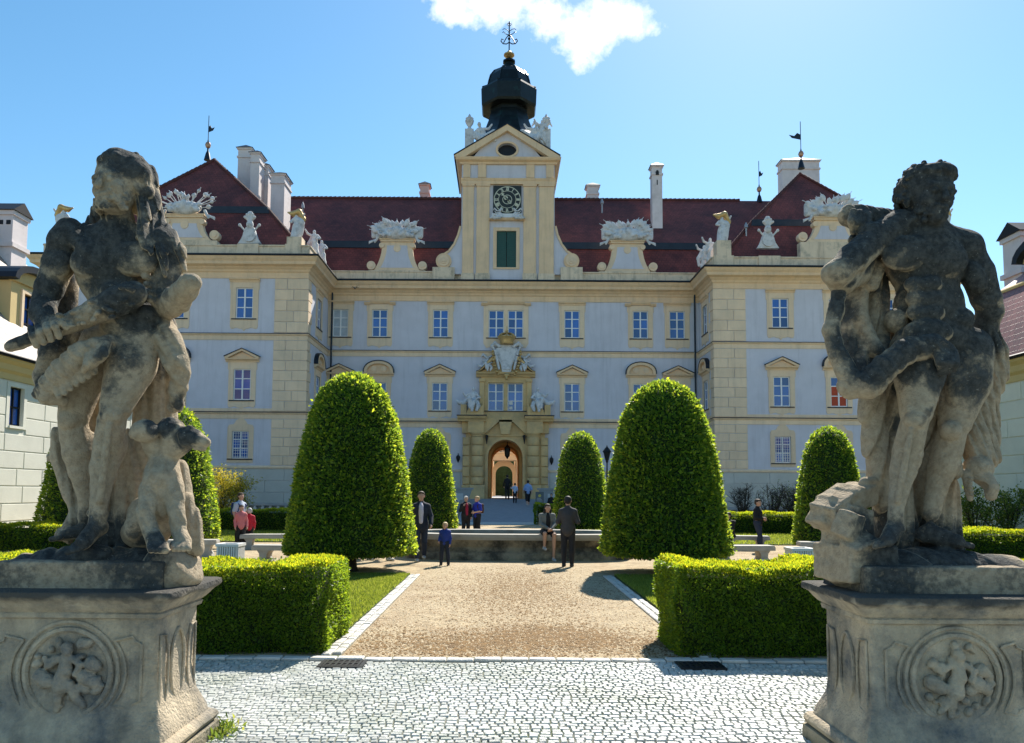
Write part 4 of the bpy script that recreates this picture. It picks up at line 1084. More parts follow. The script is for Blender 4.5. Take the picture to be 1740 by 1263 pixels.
# shuttered window
m_sh = M['shutter']
for a, c_ in ((wl, (wl+wr)/2-.015), ((wl+wr)/2+.015, wr)):
    sh = MB().box(a+.02, c_-.0, YT+.10, YT+.15, wb, wt).build('shutter', m_sh, tower)
    nn = 18
    for k in range(nn): z = wb+.06+(wt-wb-.12)*k/nn; MB().box(a+.09, c_-.07, YT+.075, YT+.098, z, z+(wt-wb)/nn*.7).build('louvre', m_sh, sh)
    for q in ((a+.02, a+.085), (c_-.065, c_-.0)): MB().box(q[0], q[1], YT+.06, YT+.099, wb, wt).build('stile', m_sh, sh)
b = tf(); e = .28; b.box(wl-e, wl, 0, .1, wb-.12, wt+e); b.box(wr, wr+e, 0, .1, wb-.12, wt+e); b.box(wl, wr, 0, .1, wt, wt+e); b.box(wl, wr, 0, .1, wb-.12, wb); b.build('surround', M['yellow'], tower)
# clock
ck = P(862, 340, YT); CW = (xt(886)-xt(838))/2
cz = ck.z; cxx = xt(862)
cl = tf().box(cxx-CW, cxx+CW, 0, .10, cz-CW, cz+CW).build('clock_face', material('clock_black', (.012, .016, .014), .5), tower)
m_num = material('clock_gilding', (.62, .60, .45), .5, metal=.2)
def ring(r0, r1, o0, o1, name):
    b = tf(); n = 40
    for k in range(n):
        a0, a1 = 2*math.pi*k/n, 2*math.pi*(k+1)/n; c0, s0, c1, s1 = math.cos(a0), math.sin(a0), math.cos(a1), math.sin(a1)
        b.prism([(cxx+r0*c0, cz+r0*s0), (cxx+r0*c1, cz+r0*s1), (cxx+r1*c1, cz+r1*s1), (cxx+r1*c0, cz+r1*s0)], o0, o1)
    b.build(name, m_num, cl)
ring(CW*.90, CW*.95, .10, .115, 'outer_ring'); ring(CW*.60, CW*.63, .10, .115, 'inner_ring'); ring(CW*.30, CW*.34, .10, .115, 'chapter_ring')
ROM = ['XII', 'I', 'II', 'III', 'IIII', 'V', 'VI', 'VII', 'VIII', 'IX', 'X', 'XI']
def strokes(word):
    x = 0; out = []
    for ch in word:
        if ch == 'I': out.append([(x, 0), (x, 1)]); x += .30
        elif ch == 'V': out += [[(x, 1), (x+.25, 0)], [(x+.25, 0), (x+.5, 1)]]; x += .68
        elif ch == 'X': out += [[(x, 0), (x+.5, 1)], [(x, 1), (x+.5, 0)]]; x += .68
    w = max(p[0] for s_ in out for p in s_) if out else 0
    return [[(p[0]-w/2, p[1]-.5) for p in s_] for s_ in out]
for h, word in enumerate(ROM):
    a = math.pi/2 - h*math.pi/6; b = tf(); sc_ = CW*.24
    for (p0, p1) in strokes(word):
        def tr(p): 
            rr = CW*.765 + p[1]*sc_; tt = p[0]*sc_*.75
            return Vector((cxx + rr*math.cos(a) + tt*math.sin(a), cz + rr*math.sin(a) - tt*math.cos(a)))
        q0, q1 = tr(p0), tr(p1); d = (q1-q0).normalized(); nn_ = Vector((-d.y, d.x))*CW*.022
        b.prism([tuple(q0-nn_), tuple(q1-nn_), tuple(q1+nn_), tuple(q0+nn_)], .10, .118)
    b.build('numeral', m_num, cl)
def clock_hand(ang, ln, wd, nm):
    a = math.radians(90-ang); d = Vector((math.cos(a), math.sin(a))); nn_ = Vector((-d.y, d.x)); c0 = Vector((cxx, cz)); b = tf()
    b.prism([tuple(c0-d*ln*.3+nn_*wd*.5), tuple(c0-d*ln*.3-nn_*wd*.5), tuple(c0+d*ln*.75-nn_*wd*.4), tuple(c0+d*ln*.75+nn_*wd*.4)], .125, .14)
    b.prism([tuple(c0+d*ln*.7+nn_*wd*1.6), tuple(c0+d*ln*.7-nn_*wd*1.6), tuple(c0+d*ln)], .125, .14); b.prism([tuple(c0-d*ln*.32+nn_*wd*1.5*math.cos(k)+d*wd*1.5*math.sin(k)) for k in np.linspace(0, 6.28, 10)[:-1]], .125, .14)
    b.build(nm, M['gold'] if False else m_num, cl)
clock_hand(318, CW*.62, .09, 'minute_hand'); clock_hand(138, CW*.42, .11, 'hour_hand')
tf().profile(cxx-CW-.3, cxx+CW+.3, [(0, cz-CW-.62), (.2, cz-CW-.62), (.3, cz-CW-.52), (.32, cz-CW-.42), (0, cz-CW-.42)]).build('clock_sill', M['yellow'], tower)
tf().box(cxx-CW-.1, cxx+CW+.1, 0, .08, cz-CW-.42, cz-CW-.003).build('clock_apron', M['frame'], tower)
# side sweeps with volutes
for s_ in (-1, 1):
    xe = TL if s_ < 0 else TR; pxs = ((783, 385), (780, 400), (773, 416), (764, 428), (752, 436)) if s_ < 0 else ((943, 385), (946, 400), (953, 416), (962, 428), (974, 436))
    top = [(P(a, c_, YT).x, P(a, c_, YT).z) for a, c_ in pxs]
    top = [(xe, top[0][1])] + top[1:]
    poly = top + [(top[-1][0], zp0), (xe, zp0)]
    tf().prism(poly, -.35, -.05).build('side_sweep', M['white_wall'], tower)
    b = tf()
    for q0, q1 in zip(top, top[1:]):
        d = Vector((q1[0]-q0[0], q1[1]-q0[1])).normalized(); nn_ = Vector((-d.y, d.x))*.16*(1 if s_ > 0 else -1)
        b.prism([q0, q1, (q1[0]+nn_.x, q1[1]+nn_.y), (q0[0]+nn_.x, q0[1]+nn_.y)], -.4, .06)
    b.build('sweep_moulding', M['yellow'], tower)
    pv = P(754 if s_ < 0 else 971, 444, YT); r0 = .64
    b = MB(); 
    for rr, o in ((r0, .12), (r0*.72, .2), (r0*.42, .26), (r0*.18, .32)):
        bb = tf(); bb.prism([(pv.x+rr*math.cos(k*math.pi/12), pv.z+rr*math.sin(k*math.pi/12)) for k in range(24)], -.35 if rr == r0 else .1, o)
        if rr == r0: vol = bb.build('volute', M['yellow'], tower)
        else: bb.build('scroll', M['paleyellow'], vol)
    tf().box(pv.x-.9, pv.x+.9, -.4, .2, ZC+.14, pv.z-.55).build('volute_base', M['attic'], tower)
# dome: skirt roof, overhanging eave, bell, neck, gilt ball, wrought finial
YD = YT+3.9
def zd(py): return P(865, py, YD).z
def rd(w): return w/2*YD/FPX
cxd = P(864.5, 200, YD).x
prof = [(rd(118), zd(252)), (rd(92), zd(232)), (rd(76), zd(212)), (rd(68), zd(197)), (rd(68), zd(191)), (rd(98), zd(190.5)), (rd(102), zd(187)), (rd(104), zd(162)), (rd(100), zd(158)), (rd(80), zd(153)), (rd(76), zd(145)), (rd(70), zd(135)), (rd(56), zd(126)), (rd(38), zd(121)), (rd(22), zd(117)), (rd(17), zd(111)), (rd(16), zd(108)), (rd(23), zd(107)), (rd(22), zd(104)), (rd(10), zd(101)), (rd(5), zd(99))]
dome = MB().lathe(prof, (cxd, YD, 0), 8, math.pi/8).build('dome', M['copper'], tower, False)
for k in range(8):                            # standing ribs of the bell
    a = math.pi/8+k*math.pi/4
    MB().tube([(cxd+r_*math.cos(a)*1.0, YD+r_*math.sin(a), z) for r_, z in prof[8:15]], .07, 5).build('rib', M['copper'], dome)
MB().lathe([(0, zd(99)), (rd(9), zd(98.5)), (rd(19), zd(95)), (rd(19), zd(93)), (rd(9), zd(90)), (rd(5), zd(87)), (0, zd(85))], (cxd, YD, 0), 16).build('gilt_ball', M['gold'], dome, True)
fb = MB().tube([(cxd, YD, zd(99)), (cxd, YD, zd(37))], .055, 6).build('finial_rod', M['iron'], dome)
def scroll(x, z, r0, s_, turns=1.2, up=1):
    pts = []
    for k in range(16):
        a = k/15*turns*2*math.pi; rr = r0*(1-.75*k/15); pts.append((x+s_*(r0-rr*math.cos(a)), YD, z+up*rr*math.sin(a)))
    return pts
b = MB()
for s_ in (-1, 1):
    b.tube([(cxd, YD, zd(72)), (cxd+s_*.25, YD, zd(75)), (cxd+s_*.55, YD, zd(74.5)), (cxd+s_*.74, YD, zd(70)), (cxd+s_*.66, YD, zd(66.5)), (cxd+s_*.52, YD, zd(68))], .05, 5)
    b.tube([(cxd, YD, zd(58)), (cxd+s_*.3, YD, zd(66)), (cxd+s_*.5, YD, zd(73))], .045, 5)
    b.tube([(cxd, YD, zd(60)), (cxd+s_*.3, YD, zd(58)), (cxd+s_*.52, YD, zd(54)), (cxd+s_*.60, YD, zd(56))], .035, 5)
    b.tube([(cxd, YD, zd(54)), (cxd+s_*.25, YD, zd(50)), (cxd+s_*.48, YD, zd(49)), (cxd+s_*.6, YD, zd(51))], .03, 5)
    b.tube([(cxd, YD, zd(45)), (cxd+s_*.2, YD, zd(42)), (cxd+s_*.14, YD, zd(39.5))], .03, 5)
for py, r0 in ((66, .14), (60, .11), (55, .09), (40, .1)): b.lathe([(0, -r0), (r0*.8, -r0*.5), (r0, 0), (r0*.8, r0*.5), (0, r0)], (cxd, YD, zd(py)), 8)
b.build('wrought_scrolls', M['iron'], dome)

# ---------------------------------------------------------------- attic ornament: scrolled pedestals (palace parts), sculptures (things)
def scroll_pedestal(px, pytop, pybase, pxhalf_top, pxhalf_bot, Yf, Zb):
    f_ = lambda: front(Yf+.15)
    c_ = P(px, pytop, Yf).x; zt = P(px, pytop, Yf).z; zb_ = P(px, pybase, Yf).z; k = Yf/FPX
    wt_, wb_ = pxhalf_top*k, pxhalf_bot*k
    ped = f_().box(c_-wb_, c_+wb_, -.45, .22, ZC+.13, zb_).build('attic_pedestal', M['attic'], palace)
    left = []
    for j in range(9):
        t = j/8; left.append((wt_*.9+(wb_*.82-wt_*.9)*(1-t)**2.4, zb_+.003+(zt-.25-zb_)*t))
    f_().prism([(c_+x, z) for x, z in left] + [(c_-x, z) for x, z in left[::-1]], -.4, .10).build('sweep', M['paleyellow'], ped)
    f_().prism([(c_+(x-.42), max(z, zb_+.25)) for x, z in left if x > .5 and z < zt-.5] + [(c_-(x-.42), max(z, zb_+.25)) for x, z in left[::-1] if x > .5 and z < zt-.5], .1, .125).build('panel', M['white_wall'], ped)
    f_().box(c_-wt_, c_+wt_, -.45, .22, zt-.25, zt-.1).build('capping', M['paleyellow'], ped); f_().box(c_-wt_-.08, c_+wt_+.08, -.5, .3, zt-.098, zt).build('capping', M['paleyellow'], ped)
    for s_ in (-1, 1):
        r0 = .36; vx, vz = c_+s_*(wb_-.22), zb_+.42
        f_().prism([(vx+r0*math.cos(a*math.pi/10), vz+r0*math.sin(a*math.pi/10)) for a in range(20)], -.3, .22).build('scroll', M['paleyellow'], ped)
        f_().prism([(vx+r0*.5*math.cos(a*math.pi/10), vz+r0*.5*math.sin(a*math.pi/10)) for a in range(20)], .22, .28).build('scroll_eye', M['paleyellow'], ped)
        vx, vz = c_+s_*wt_*.92, zt-.55; r0 = .22
        f_().prism([(vx+r0*math.cos(a*math.pi/8), vz+r0*math.sin(a*math.pi/8)) for a in range(16)], -.3, .2).build('scroll', M['paleyellow'], ped)
    f_().prism([(c_+.3*math.cos(a*math.pi/8), zt-.8+.3*math.sin(a*math.pi/8)) for a in range(16)], .1, .17).build('mask', M['paleyellow'], ped)
    return zt, c_
def parapet_block(px0, px1, Yf):
    a, c_ = P(px0, 425, Yf).x, P(px1, 425, Yf).x
    front(Yf+.0).box(a, c_, .06, .16, ZC+.13, ZAT+.06).build('parapet_block', M['attic'], palace)
ztA, cA = scroll_pedestal(675, 406, 460, 29, 49, YM, ZAT); ztB, cB = scroll_pedestal(1066, 409, 462, 29, 49, YM, ZAT)
ztC, cC = scroll_pedestal(314, 364, 409, 33, 58, YL, ZAT); ztD, cD = scroll_pedestal(1415, 369, 412, 33, 58, YR, ZAT)
for a, c_, Y_ in ((404, 440, YL), (485, 512, YL), (1288, 1325, YR), (1212, 1246, YR)): parapet_block(a, c_, Y_)

rs = np.random.default_rng(21)
def trophy(px, zbase, Yf, half_px, top_px, style, label):
    """heap of arms and banners: cuirass, fanned flags with pointed ends, drums, lances"""
    c0 = P(px, 400, Yf); k = Yf/FPX; Wd, Hh = half_px*k, top_px*k
    C_ = Carve((c0.x-Wd-.9, Yf-.9, zbase-.9), (c0.x+Wd+.9, Yf+.8, zbase+Hh+.5), .05)
    x, y_, z = c0.x, Yf-.1, zbase
    C_.ell((x, y_, z+Hh*.30), (Wd*.62, .42, Hh*.36), k=.1)
    C_.ell((x, y_-.3, z+Hh*.40), (.28, .25, .38), k=.05); C_.ell((x, y_-.3, z+Hh*.82), (.16, .17, .2), k=.04); C_.cap((x, y_-.3, z+Hh*.9), (x, y_-.2, z+Hh*1.12), .07, .03)
    for s_ in (-1, 1):
        for j in range(9):
            a = R(12+j*9+rs.uniform(-4, 4)); L_ = (Wd*1.05*math.cos(a)+Hh*.95*math.sin(a))*rs.uniform(.82, 1.08)
            q0 = (x+s_*.2, y_+rs.uniform(-.2, .2), z+.25); q1 = (x+s_*L_*math.cos(a), y_+rs.uniform(-.3, .2), z+.2+L_*math.sin(a)*.82)
            C_.cap(q0, q1, .055, .035, .03)
            mid = tuple(np.array(q0)*.25+np.array(q1)*.75)
            if style == 0: C_.ell(mid, (.30, .12, .20), rot3(0, -math.degrees(a)*s_, 0), .05)
            else: C_.ell(tuple(np.array(q0)*.15+np.array(q1)*.85), .13 if j % 2 else .17, None, .03)
        if style == 0:                           # draped standards with scalloped upper edge
            for j in range(6):
                t = j/5; xx = x+s_*Wd*(.25+.72*t); zz = z+Hh*(.48+.38*abs(math.sin(t*math.pi*1.1)))
                C_.chain([(xx, y_+.1, z+.2), (xx+s_*.05, y_+.1, zz), (xx+s_*.16, y_+.05, zz+.1)], [.2, .15, .03], .06)
        for j in range(4):
            C_.ell((x+s_*rs.uniform(.3, Wd*.8), y_-.34, z+rs.uniform(.1, Hh*.45)), (rs.uniform(.12, .22), .12, rs.uniform(.12, .2)), rot3(0, rs.uniform(-60, 60), 0), .03)
        C_.ell((x+s_*Wd*.5, y_-.3, z+.22), (.22, .2, .22), None, .02)
        C_.cap((x+s_*Wd*.75, y_, z+.2), (x+s_*(Wd*.9), y_-.1, z-.35), .12, .09, .05)
        for j in range(3): C_.cap((x+s_*Wd*.8, y_, z-.05), (x+s_*(Wd+.3), y_-.1, z-.3-.1*j), .05, .04, .02)
    return tag(link('stone_trophy', C_.mesh('stone_trophy', M['sculpt'])), label, 'trophy', 'stone trophies of arms on the roof parapet')
trophy(675, ztA, YM, 42, 30, 0, 'white stone trophy of banners on the scrolled pedestal left of the clock tower')
trophy(1066, ztB, YM, 42, 32, 0, 'white stone trophy of banners on the scrolled pedestal right of the clock tower')
trophy(314, ztC, YL, 46, 34, 1, 'white stone trophy of arms and maces over the left wing')
trophy(1415, ztD, YR, 46, 33, 0, 'white stone trophy of banners with ring over the right wing')

def figure(C_, o, s, pose, sg=1, wings=False):
    """small draped stone figure in a Carve; o base point, s height of a standing figure"""
    x, y_, z = o
    def q(a, b_, c_): return (x+sg*a*s, y_+b_*s, z+c_*s)
    r = lambda v: v*s
    if pose == 'stand':
        C_.ell(q(0,0,.72), (r(.13), r(.10), r(.17)), k=r(.05)); C_.ell(q(0,-.01,.93), (r(.06), r(.07), r(.08)), k=r(.02)); C_.cap(q(0,0,.82), q(0,0,.9), r(.045))
        wv = lambda X, Y, Z: r(.018)*np.sin((X-x)*40/s+6*np.sin((Z-z)*5/s))
        C_.cap(q(0,0,.52), q(.03,0,.06), r(.14), r(.17), r(.05), wav=wv)
        C_.chain([q(.12,0,.8), q(.22,-.05,.68), q(.14,-.16,.62)], [r(.05), r(.045), r(.04)], r(.02)); C_.chain([q(-.12,0,.8), q(-.25,-.02,.86), q(-.33,-.08,1.0)], [r(.05), r(.045), r(.035)], r(.02))
        C_.chain([q(-.1,.05,.75), q(-.22,.08,.5), q(-.2,.05,.2)], [r(.06), r(.07), r(.05)], r(.04))
    elif pose == 'sit':
        C_.ell(q(0,0,.50), (r(.13), r(.11), r(.18)), rot3(0, -8*sg, 0), r(.05)); C_.ell(q(-.02,-.02,.76), (r(.06), r(.07), r(.085)), k=r(.02)); C_.cap(q(0,0,.62), q(-.02,0,.72), r(.045))
        C_.ell(q(.02,-.02,.32), (r(.18), r(.14), r(.1)), k=r(.05))
        C_.chain([q(.07,-.05,.32), q(.12,-.32,.34), q(.10,-.34,.04)], [r(.1), r(.085), r(.05)], r(.03)); C_.chain([q(-.07,-.05,.30), q(-.03,-.3,.24), q(.02,-.36,-.08)], [r(.1), r(.085), r(.05)], r(.03))
        C_.chain([q(.13,0,.6), q(.28,-.02,.5), q(.36,-.08,.6)], [r(.05), r(.045), r(.035)], r(.02)); C_.chain([q(-.13,0,.6), q(-.24,-.06,.44), q(-.12,-.2,.38)], [r(.05), r(.045), r(.04)], r(.02))
        C_.chain([q(.1,.05,.45), q(.35,.02,.22), q(.5,0,.25), q(.6,0,.32)], [r(.1), r(.1), r(.08), r(.05)], r(.04)); C_.chain([q(-.15,-.05,.25), q(-.2,-.2,.1), q(-.15,-.25,-.05)], [r(.1), r(.09), r(.06)], r(.03))
    elif pose == 'recline':
        C_.ell(q(-.1,0,.42), (r(.15), r(.12), r(.2)), rot3(0, -28*sg, 0), r(.05)); C_.ell(q(-.2,-.03,.72), (r(.07), r(.075), r(.09)), k=r(.02)); C_.cap(q(-.15,0,.55), q(-.19,0,.68), r(.05))
        C_.ell(q(.05,-.02,.22), (r(.2), r(.15), r(.12)), k=r(.05))
        C_.chain([q(.08,-.08,.24), q(.36,-.18,.36), q(.42,-.2,.02)], [r(.1), r(.085), r(.05)], r(.03)); C_.chain([q(.08,0,.2), q(.42,-.05,.2), q(.66,-.08,.06)], [r(.1), r(.08), r(.05)], r(.03))
        C_.chain([q(-.24,0,.54), q(-.4,-.04,.36), q(-.38,-.1,.14)], [r(.055), r(.05), r(.04)], r(.02)); C_.chain([q(-.02,-.04,.54), q(.16,-.12,.5), q(.28,-.14,.66)], [r(.055), r(.045), r(.035)], r(.02))
        C_.chain([q(-.3,.05,.3), q(-.1,-.1,.1), q(.3,-.1,.06), q(.6,-.05,.1)], [r(.14), r(.13), r(.12), r(.06)], r(.05), wav=lambda X, Y, Z: r(.015)*np.sin((X-x)*45/s))
    if wings:
        for w_ in (-1, 1): C_.chain([q(w_*.06,.08,.74), q(w_*.3,.12,.98), q(w_*.42,.12,.8)], [r(.06), r(.06), r(.03)], r(.03))
def figure_obj(name, o, s, pose, label, sg=1, wings=False, h=.04, mat=None, group=None, extra=None, rz=0):
    R_ = s*.9
    C_ = Carve((-R_, -R_, -.35*s), (R_, R_, 1.25*s), h)
    figure(C_, (0, 0, 0), s, pose, sg, wings)
    if extra: extra(C_)
    ob = link(name, C_.mesh(name, mat or M['sculpt']), loc=o, rz=rz)
    return tag(ob, label, 'statue', group)
# portal sculptures
gp = 'white stone figures on the portal'
figure_obj('seated_figure', (xm(803), YM-.75, ZE1+.55), 2.15, 'sit', 'white stone seated figure on the volute left of the portal windows', -1, h=.045, group=gp)
figure_obj('seated_figure', (xm(914), YM-.75, ZE1+.55), 2.15, 'sit', 'white stone seated figure on the volute right of the portal windows', 1, h=.045, group=gp)
figure_obj('stone_cherub', (xm(828), YM-.4, zc+.55), 1.35, 'sit', 'white stone cherub sitting left of the crowned coat of arms', -1, True, .035, group=gp)
figure_obj('stone_cherub', (xm(890), YM-.4, zc+.55), 1.35, 'sit', 'white stone cherub sitting right of the crowned coat of arms', 1, True, .035, group=gp)
# coat of arms
q = P(860, 632, YM-.5); zt_ = zm(586); zb_ = zm(633)
coat = thing('coat_of_arms', 'white stone coat of arms with gilt crown and garlands over the portal', 'coat of arms', (q.x, YM-.5, zb_))
w = .86; H_ = zt_-zb_; ax = xm(860)
def shp(k): return [(ax+k*x*w, zb_+H_*(.5+(y_-.5)*k)) for x, y_ in ((0,0),(.42,.03),(.55,.3),(.95,.62),(1.0,.85),(.8,.9),(.55,1.0),(-.55,1.0),(-.8,.9),(-1.0,.85),(-.95,.62),(-.55,.3),(-.42,.03))]
front(YM).prism(shp(1.0), .3, .62).build('shield', M['sculpt'], coat); front(YM).prism(shp(.82), .62, .70).build('shield_field', M['sculpt'], coat)
C_ = Carve((ax-2, YM-1.2, zb_-1), (ax+2, YM, zt_+1.4), .035)
for s_ in (-1, 1):
    C_.chain([(ax+s_*.55, YM-.6, zt_-.15), (ax+s_*.95, YM-.6, zt_+.12), (ax+s_*1.2, YM-.5, zt_-.1), (ax+s_*1.05, YM-.5, zt_-.3)], [.14, .15, .13, .09], .05)
    C_.chain([(ax+s_*.95, YM-.55, zt_-.5), (ax+s_*.75, YM-.55, zb_+.9), (ax+s_*.62, YM-.55, zb_+.3)], [.13, .12, .1], .05)
link('strapwork', C_.mesh('strapwork', M['sculpt']), coat)
C_ = Carve((ax-1.6, YM-1.3, zb_-1), (ax+1.6, YM-.1, zt_+1.2), .03)
for s_ in (-1, 1):
    for k in range(9):
        t = k/8; C_.ell((ax+s_*(1.12-.45*t**2), YM-.72, zt_-.55-(H_-.35)*t), .10+.03*(k % 2), None, .03)
C_.ell((ax, YM-.75, zb_-.25), (.22, .14, .2), None, .05); C_.ell((ax, YM-.8, zb_-.5), (.12, .1, .16), None, .04)
link('gilt_garland', C_.mesh('gilt_garland', M['gold']), coat)
b = MB(); b.lathe([(.52, 0), (.56, .1), (.54, .26), (.72, .55), (.70, .62), (.45, .52), (.2, .7), (.08, .75), (0, .75)], (ax, YM-.65, zt_+.02), 16)
crown = b.build('gilt_crown', M['gold'], coat, True)
b = MB()
for k in range(8):
    a = k*math.pi/4; b.tube([(ax+.66*math.cos(a), YM-.65+.66*math.sin(a), zt_+.6), (ax+.55*math.cos(a), YM-.65+.55*math.sin(a), zt_+.85), (ax, YM-.65, zt_+.95)], .06, 6); b.lathe([(0, -.08), (.08, 0), (0, .08)], (ax+.7*math.cos(a), YM-.65+.7*math.sin(a), zt_+.66), 8)
b.lathe([(0, 0), (.12, .1), (.12, .2), (0, .3)], (ax, YM-.65, zt_+.95), 8); b.box(ax-.03, ax+.03, YM-.68, YM-.62, zt_+1.2, zt_+1.5)
b.build('crown_arches', M['gold'], crown)
# clock cherubs, tower figures, urns
for px, s_, wd in ((846, -1, 'left'), (879, 1, 'right')):
    p = P(px, 372, YT-.5); figure_obj('stone_cherub', (p.x, YT-.45, p.z), .95, 'recline', 'small white stone cherub below the %s edge of the clock' % wd, s_, True, .03, group='cherubs under the clock')
for px, py, s_, lb in ((823, 243, 1, 'white stone reclining figure on the left slope of the tower gable'), (903, 243, -1, 'white stone reclining figure on the right slope of the tower gable, nearer the dome')):
    p = P(px, py, YT+.3); figure_obj('reclining_figure', (p.x, YT+.35, p.z), 2.2, 'recline', lb, s_, False, .045, group='figures on the tower gable')
p = P(921, 244, YT+.5); figure_obj('stone_cherub', (p.x, YT+.5, p.z), 2.0, 'stand', 'white stone winged figure beside the right urn of the tower', 1, True, .045)
for px, wd in ((797.5, 'left'), (928, 'right')):
    p = P(px, 250, YT+.9); z0, z1, z2 = p.z-.2, P(px, 222, YT+.9).z, P(px, 194, YT+.9).z
    t = thing('stone_urn', 'white stone urn on a block at the %s corner of the clock tower' % wd, 'urn', (p.x, YT+.9, z0), group='urns on the clock tower')
    MB().box(p.x-.36, p.x+.36, YT+.55, YT+1.25, z0-.6, z1).build('block', M['sculpt'], t); H_ = z2-z1
    MB().lathe([(.30, 0), (.2, .1*H_), (.12, .2*H_), (.32, .42*H_), (.38, .58*H_), (.30, .66*H_), (.34, .72*H_), (.16, .8*H_), (.12, .88*H_), (.03, H_)], (p.x, YT+.9, z1+.002), 14).build('vase', M['sculpt'], t, True)
# gilt-winged figures on the wing corners, standing figures behind them, shield trophies
def corner_figure(px, pybase, pytop, Yf, lb, sg):
    p = P(px, pybase, Yf+.4); s = P(px, pytop, Yf+.4).z-p.z; p.x = min(max(p.x, XLO+.65), XRO-.65)
    t = thing('corner_figure', lb, 'statue', p, group='gilt-topped figures at the wing corners')
    MB().box(p.x-.55, p.x+.55, p.y-.5, p.y+.5, ZAT-.1, p.z).build('pedestal', M['attic'], t)
    C_ = Carve((p.x-s, p.y-s, p.z-.3*s), (p.x+s, p.y+s, p.z+1.3*s), .04); figure(C_, (p.x, p.y, p.z), s*.9, 'stand', sg)
    C_.chain([(p.x, p.y, p.z+.1), (p.x-.3*sg, p.y, p.z+.6*s), (p.x, p.y, p.z+.7*s)], [.4, .3, .25], .1); link('figure', C_.mesh('figure', M['sculpt']), t)
    C_ = Carve((p.x-s, p.y-s, p.z+.4*s), (p.x+s, p.y+s, p.z+1.4*s), .04)
    C_.chain([(p.x-sg*.55, p.y, p.z+.72*s), (p.x-sg*.2, p.y-.1, p.z+.98*s), (p.x+sg*.25, p.y, p.z+.92*s), (p.x+sg*.65, p.y, p.z+.97*s)], [.16, .2, .2, .06], .1); C_.ell((p.x-sg*.45, p.y, p.z+.7*s), (.22, .15, .3), None, .05)
    link('gilt_drapery', C_.mesh('gilt_drapery', M['gold']), t)
corner_figure(503, 406, 360, YL, 'stone figure with gilt billowing cloth at the inner corner of the left wing', -1)
corner_figure(1227, 412, 364, YR, 'stone figure with gilt billowing cloth at the inner corner of the right wing', -1)
corner_figure(107, 402, 352, YL+.5, 'stone figure with gilt wings at the far left corner of the left wing', 1)
corner_figure(1606, 402, 352, YR+.5, 'stone figure with gilt wings at the outer corner of the right wing', -1)
for px, pyb, pyt, Y_, x_, lb in ((531, 433, 391, YL+2.6, XA-.3, 'white stone standing figure on the left wing return, nearer the camera'), (549, 452, 405, YL+5.0, XA-.3, 'white stone standing figure on the left wing return, close to the main roof'), (1210, 440, 392, YR+1.8, XB+.3, 'white stone standing figure on the right wing return, nearer the camera'), (1195, 452, 408, YR+3.6, XB+.3, 'white stone standing figure on the right wing return, close to the main roof')):
    z0 = ZAT; p = P(px, pyb, Y_); figure_obj('standing_figure', (x_, Y_, z0), 2.05, 'stand', lb, 1, False, .045, group='standing figures on the wing returns')
def shield(px, pytop, pybot, Yf, lb):
    f_ = lambda: front(Yf+.2); a = P(px, pytop, Yf); b0 = P(px, pybot, Yf); H_ = a.z-b0.z; x = b0.x; z = b0.z
    t = thing('shield_trophy', lb, 'trophy', (x, Yf+.2, ZAT), group='helmeted shields on the wing parapets')
    f_().prism([(x-.85, z-.05), (x+.85, z-.05), (x+.6, z+.35), (x+.4, z+.9), (x+.3, z+H_*.5), (x-.3, z+H_*.5), (x-.4, z+.9), (x-.6, z+.35)], -.2, .12).build('back_slab', M['sculpt'], t)
    f_().prism([(x+.46*math.cos(k*math.pi/10), z+.55+.5*math.sin(k*math.pi/10)) for k in range(20)], .12, .26).build('round_shield', M['sculpt'], t)
    C_ = Carve((x-1.2, Yf-.6, z), (x+1.2, Yf+.9, z+H_+.3), .035); y_ = Yf+.1
    C_.ell((x, y_, z+H_*.58), (.26, .26, .34), None, .05)
    for k in range(5):
        aa = R(30+k*30); C_.chain([(x, y_, z+H_*.7), (x+.3*math.cos(aa), y_, z+H_*.72+.42*math.sin(aa)), (x+.42*math.cos(aa), y_-.1, z+H_*.70+.52*math.sin(aa))], [.14, .13, .1], .04)
    C_.ell((x, y_, z+H_*.95), (.2, .14, .14), None, .05)
    for s_ in (-1, 1): C_.cap((x, y_, z+.5), (x+s_*.75, y_-.1, z+1.35), .06, .07, .02); C_.ell((x+s_*.72, y_-.1, z+1.3), .12, None, .04)
    link('helmet_and_plume', C_.mesh('helmet_and_plume', M['sculpt']), t)
shield(423, 359, 412, YL, 'white stone shield with plumed helmet on the left wing parapet')
shield(1306, 367, 420, YR, 'white stone shield with plumed helmet on the right wing parapet')

